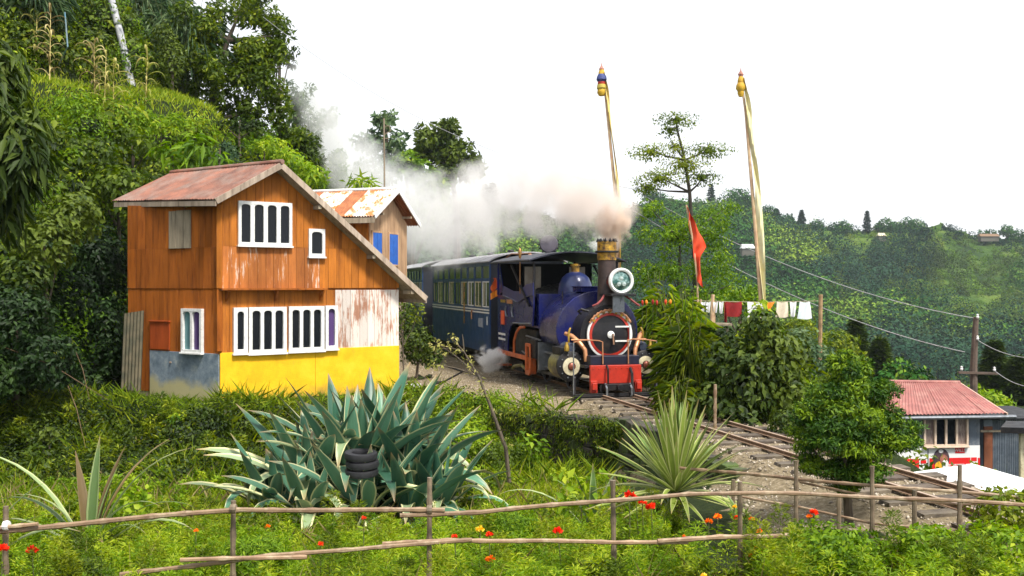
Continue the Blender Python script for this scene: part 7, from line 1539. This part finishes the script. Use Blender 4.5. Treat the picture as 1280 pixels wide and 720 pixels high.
# the plume's axis: X -> depth, height, radius, density
PL = [(2.75, 20.9, 3.75, .10, 0), (2.45, 20.9, 3.85, .50, 1.6), (2.05, 20.8, 3.75, .72, 3.2), (1.6, 21.2, 3.95, .88, 2.4), (1.0, 22.6, 4.2, 1.05, 1.7), (.2, 24.6, 4.55, 1.3, 1.2), (-.9, 27.5, 4.3, 1.6, .8), (-2.4, 30.5, 4.1, 1.8, .55), (-4.2, 33.5, 4.9, 2.2, .36), (-6.2, 35.5, 7.0, 2.3, .42), (-7.4, 36.5, 8.8, 2.0, .38), (-8.6, 37.2, 9.8, 1.2, .0)]
XLO, XHI = -8.6, 2.75
def curve(t, src, idx, lo, hi):
    mr = N(t, 'MapRange'); mr.inputs[1].default_value = XLO; mr.inputs[2].default_value = XHI; t.links.new(src, mr.inputs[0])
    f = N(t, 'FloatCurve'); c = f.mapping.curves[0]; pts = sorted(((p[0]-XLO)/(XHI-XLO), (p[idx]-lo)/(hi-lo)) for p in PL)
    while len(c.points) < len(pts): c.points.new(.5, .5)
    for q, (x, y) in zip(c.points, pts): q.location = (x, y); q.handle_type = 'VECTOR'
    f.mapping.update(); t.links.new(mr.outputs[0], f.inputs['Value']); m2 = N(t, 'MapRange'); m2.inputs[3].default_value = lo; m2.inputs[4].default_value = hi
    t.links.new(f.outputs[0], m2.inputs[0]); return m2.outputs[0]
def M_(t, op, a, b_=None, clamp=False):
    m = N(t, 'Math', operation=op); m.use_clamp = clamp
    for i, s_ in enumerate((a, b_)):
        if s_ is None: continue
        if isinstance(s_, (int, float)): m.inputs[i].default_value = s_
        else: t.links.new(s_, m.inputs[i])
    return m.outputs[0]
def plume(t, v):
    tc = N(t, 'TexCoord'); sx = N(t, 'SeparateXYZ'); t.links.new(tc.outputs['Object'], sx.inputs[0]); X_, Y_, Z_ = sx.outputs
    yc, zc, r_, de = (curve(t, X_, i, *lh) for i, lh in ((1, (20, 40)), (2, (3, 11)), (3, (0, 3)), (4, (0, 3))))
    dy = M_(t, 'DIVIDE', M_(t, 'SUBTRACT', Y_, yc), M_(t, 'MULTIPLY', r_, 1.1)); dz = M_(t, 'DIVIDE', M_(t, 'SUBTRACT', Z_, zc), r_)
    d2 = M_(t, 'ADD', M_(t, 'MULTIPLY', dy, dy), M_(t, 'MULTIPLY', dz, dz))
    n = N(t, 'TexNoise'); n.inputs['Scale'].default_value = 1.35; n.inputs['Detail'].default_value = 5; n.inputs['Roughness'].default_value = .6; t.links.new(tc.outputs['Object'], n.inputs['Vector'])
    ed = M_(t, 'SUBTRACT', M_(t, 'ADD', M_(t, 'SUBTRACT', 1., d2), M_(t, 'MULTIPLY', M_(t, 'SUBTRACT', n.outputs[0], .5), 3.4)), .25)
    f = M_(t, 'MULTIPLY', ed, 1.3, True)
    inside = M_(t, 'MULTIPLY', M_(t, 'SUBTRACT', 1., d2), 3., True)
    t.links.new(M_(t, 'MULTIPLY', M_(t, 'MULTIPLY', f, inside), M_(t, 'MULTIPLY', de, 1.75)), v.inputs['Density'])
    mr = N(t, 'MapRange'); mr.inputs[1].default_value = -3; mr.inputs[2].default_value = 2.2; t.links.new(X_, mr.inputs[0])
    c = ramp(t, mr.outputs[0], [(0, (.965, .965, .965)), (.6, (.965, .945, .935)), (1, (.94, .86, .81))]); t.links.new(c.outputs[0], v.inputs['Color']); v.inputs['Anisotropy'].default_value = .2
m = MB(); n_ = 16; xs_ = sorted([p[0] for p in PL]); P_ = sorted(PL)
rows = []
for (x, y, z, r, de) in P_: rows.append([Vector((x, y+1.18*r*1.1*cos(2*pi*i/n_), z+1.12*r*sin(2*pi*i/n_))) for i in range(n_)])
for row in rows: m.v += row
for i in range(len(rows)-1):
    for j in range(n_): m.f.append((i*n_+j, i*n_+(j+1) % n_, (i+1)*n_+(j+1) % n_, (i+1)*n_+j))
m.f += [tuple(range(n_))[::-1], tuple(range((len(rows)-1)*n_, len(rows)*n_))]
tag(m.build('smoke_plume', vol('smoke', plume, 1.)), 'smoke drifting back from the chimney over the train and hillside', kind='stuff')
def puffmat(dens, col, sc):
    def b(t, v):
        tc = N(t, 'TexCoord'); ln = N(t, 'VectorMath', operation='LENGTH'); t.links.new(tc.outputs['Object'], ln.inputs[0])
        n = N(t, 'TexNoise'); n.inputs['Scale'].default_value = sc; n.inputs['Detail'].default_value = 4; t.links.new(tc.outputs['Object'], n.inputs['Vector'])
        e = M_(t, 'ADD', M_(t, 'SUBTRACT', 1., ln.outputs['Value']), M_(t, 'MULTIPLY', M_(t, 'SUBTRACT', n.outputs[0], .58), 3.6)); f = M_(t, 'MULTIPLY', e, 1.6, True)
        ins = M_(t, 'MULTIPLY', M_(t, 'SUBTRACT', 1., ln.outputs['Value']), 4., True)
        t.links.new(M_(t, 'MULTIPLY', M_(t, 'MULTIPLY', f, ins), dens), v.inputs['Density']); v.inputs['Color'].default_value = (*col, 1)
    return vol('steam', b, .8)
def puff(name, label, c, r, dens, col, sc=2.):
    m = MB(); m.lathe([(sin(pi*k/12), -cos(pi*k/12)) for k in range(13)], (0, 0, 0), (0, 0, 1), 20)
    o_ = m.build(name, puffmat(dens, col, sc)); o_.location = c; o_.scale = r; tag(o_, label, kind='stuff')
puff('chimney_smoke', 'thick brown smoke rising straight out of the chimney', at(768, 283, 20.65), (.42, .42, .62), 9., (.86, .74, .64), 2.2)
puff('cylinder_steam', 'white steam escaping by the engine step', track(-4.9, -1.3, .46), (.5, .36, .40), 18., (.95, .95, .95), 2.)
puff('roof_steam', 'white steam behind the roof lamp', track(-5.0, 1.6, 3.3), (.5, .4, .35), 5., (.95, .95, .95), 2.)

# ------------------------------------------------------------------ the air
HAZE = 0.00016
m = MB(); m.box2((-1450, -320, -57), (1450, 950, 62)); 
hm = bpy.data.materials.new('haze_air'); hm.use_nodes = True; t = hm.node_tree; t.nodes.clear(); o = N(t, 'OutputMaterial'); v = N(t, 'VolumePrincipled')
v.inputs['Color'].default_value = (.80, .90, 1., 1); v.inputs['Density'].default_value = HAZE; v.inputs['Anisotropy'].default_value = 0; t.links.new(v.outputs[0], o.inputs['Volume'])
tag(m.build('haze', hm), kind='stuff')
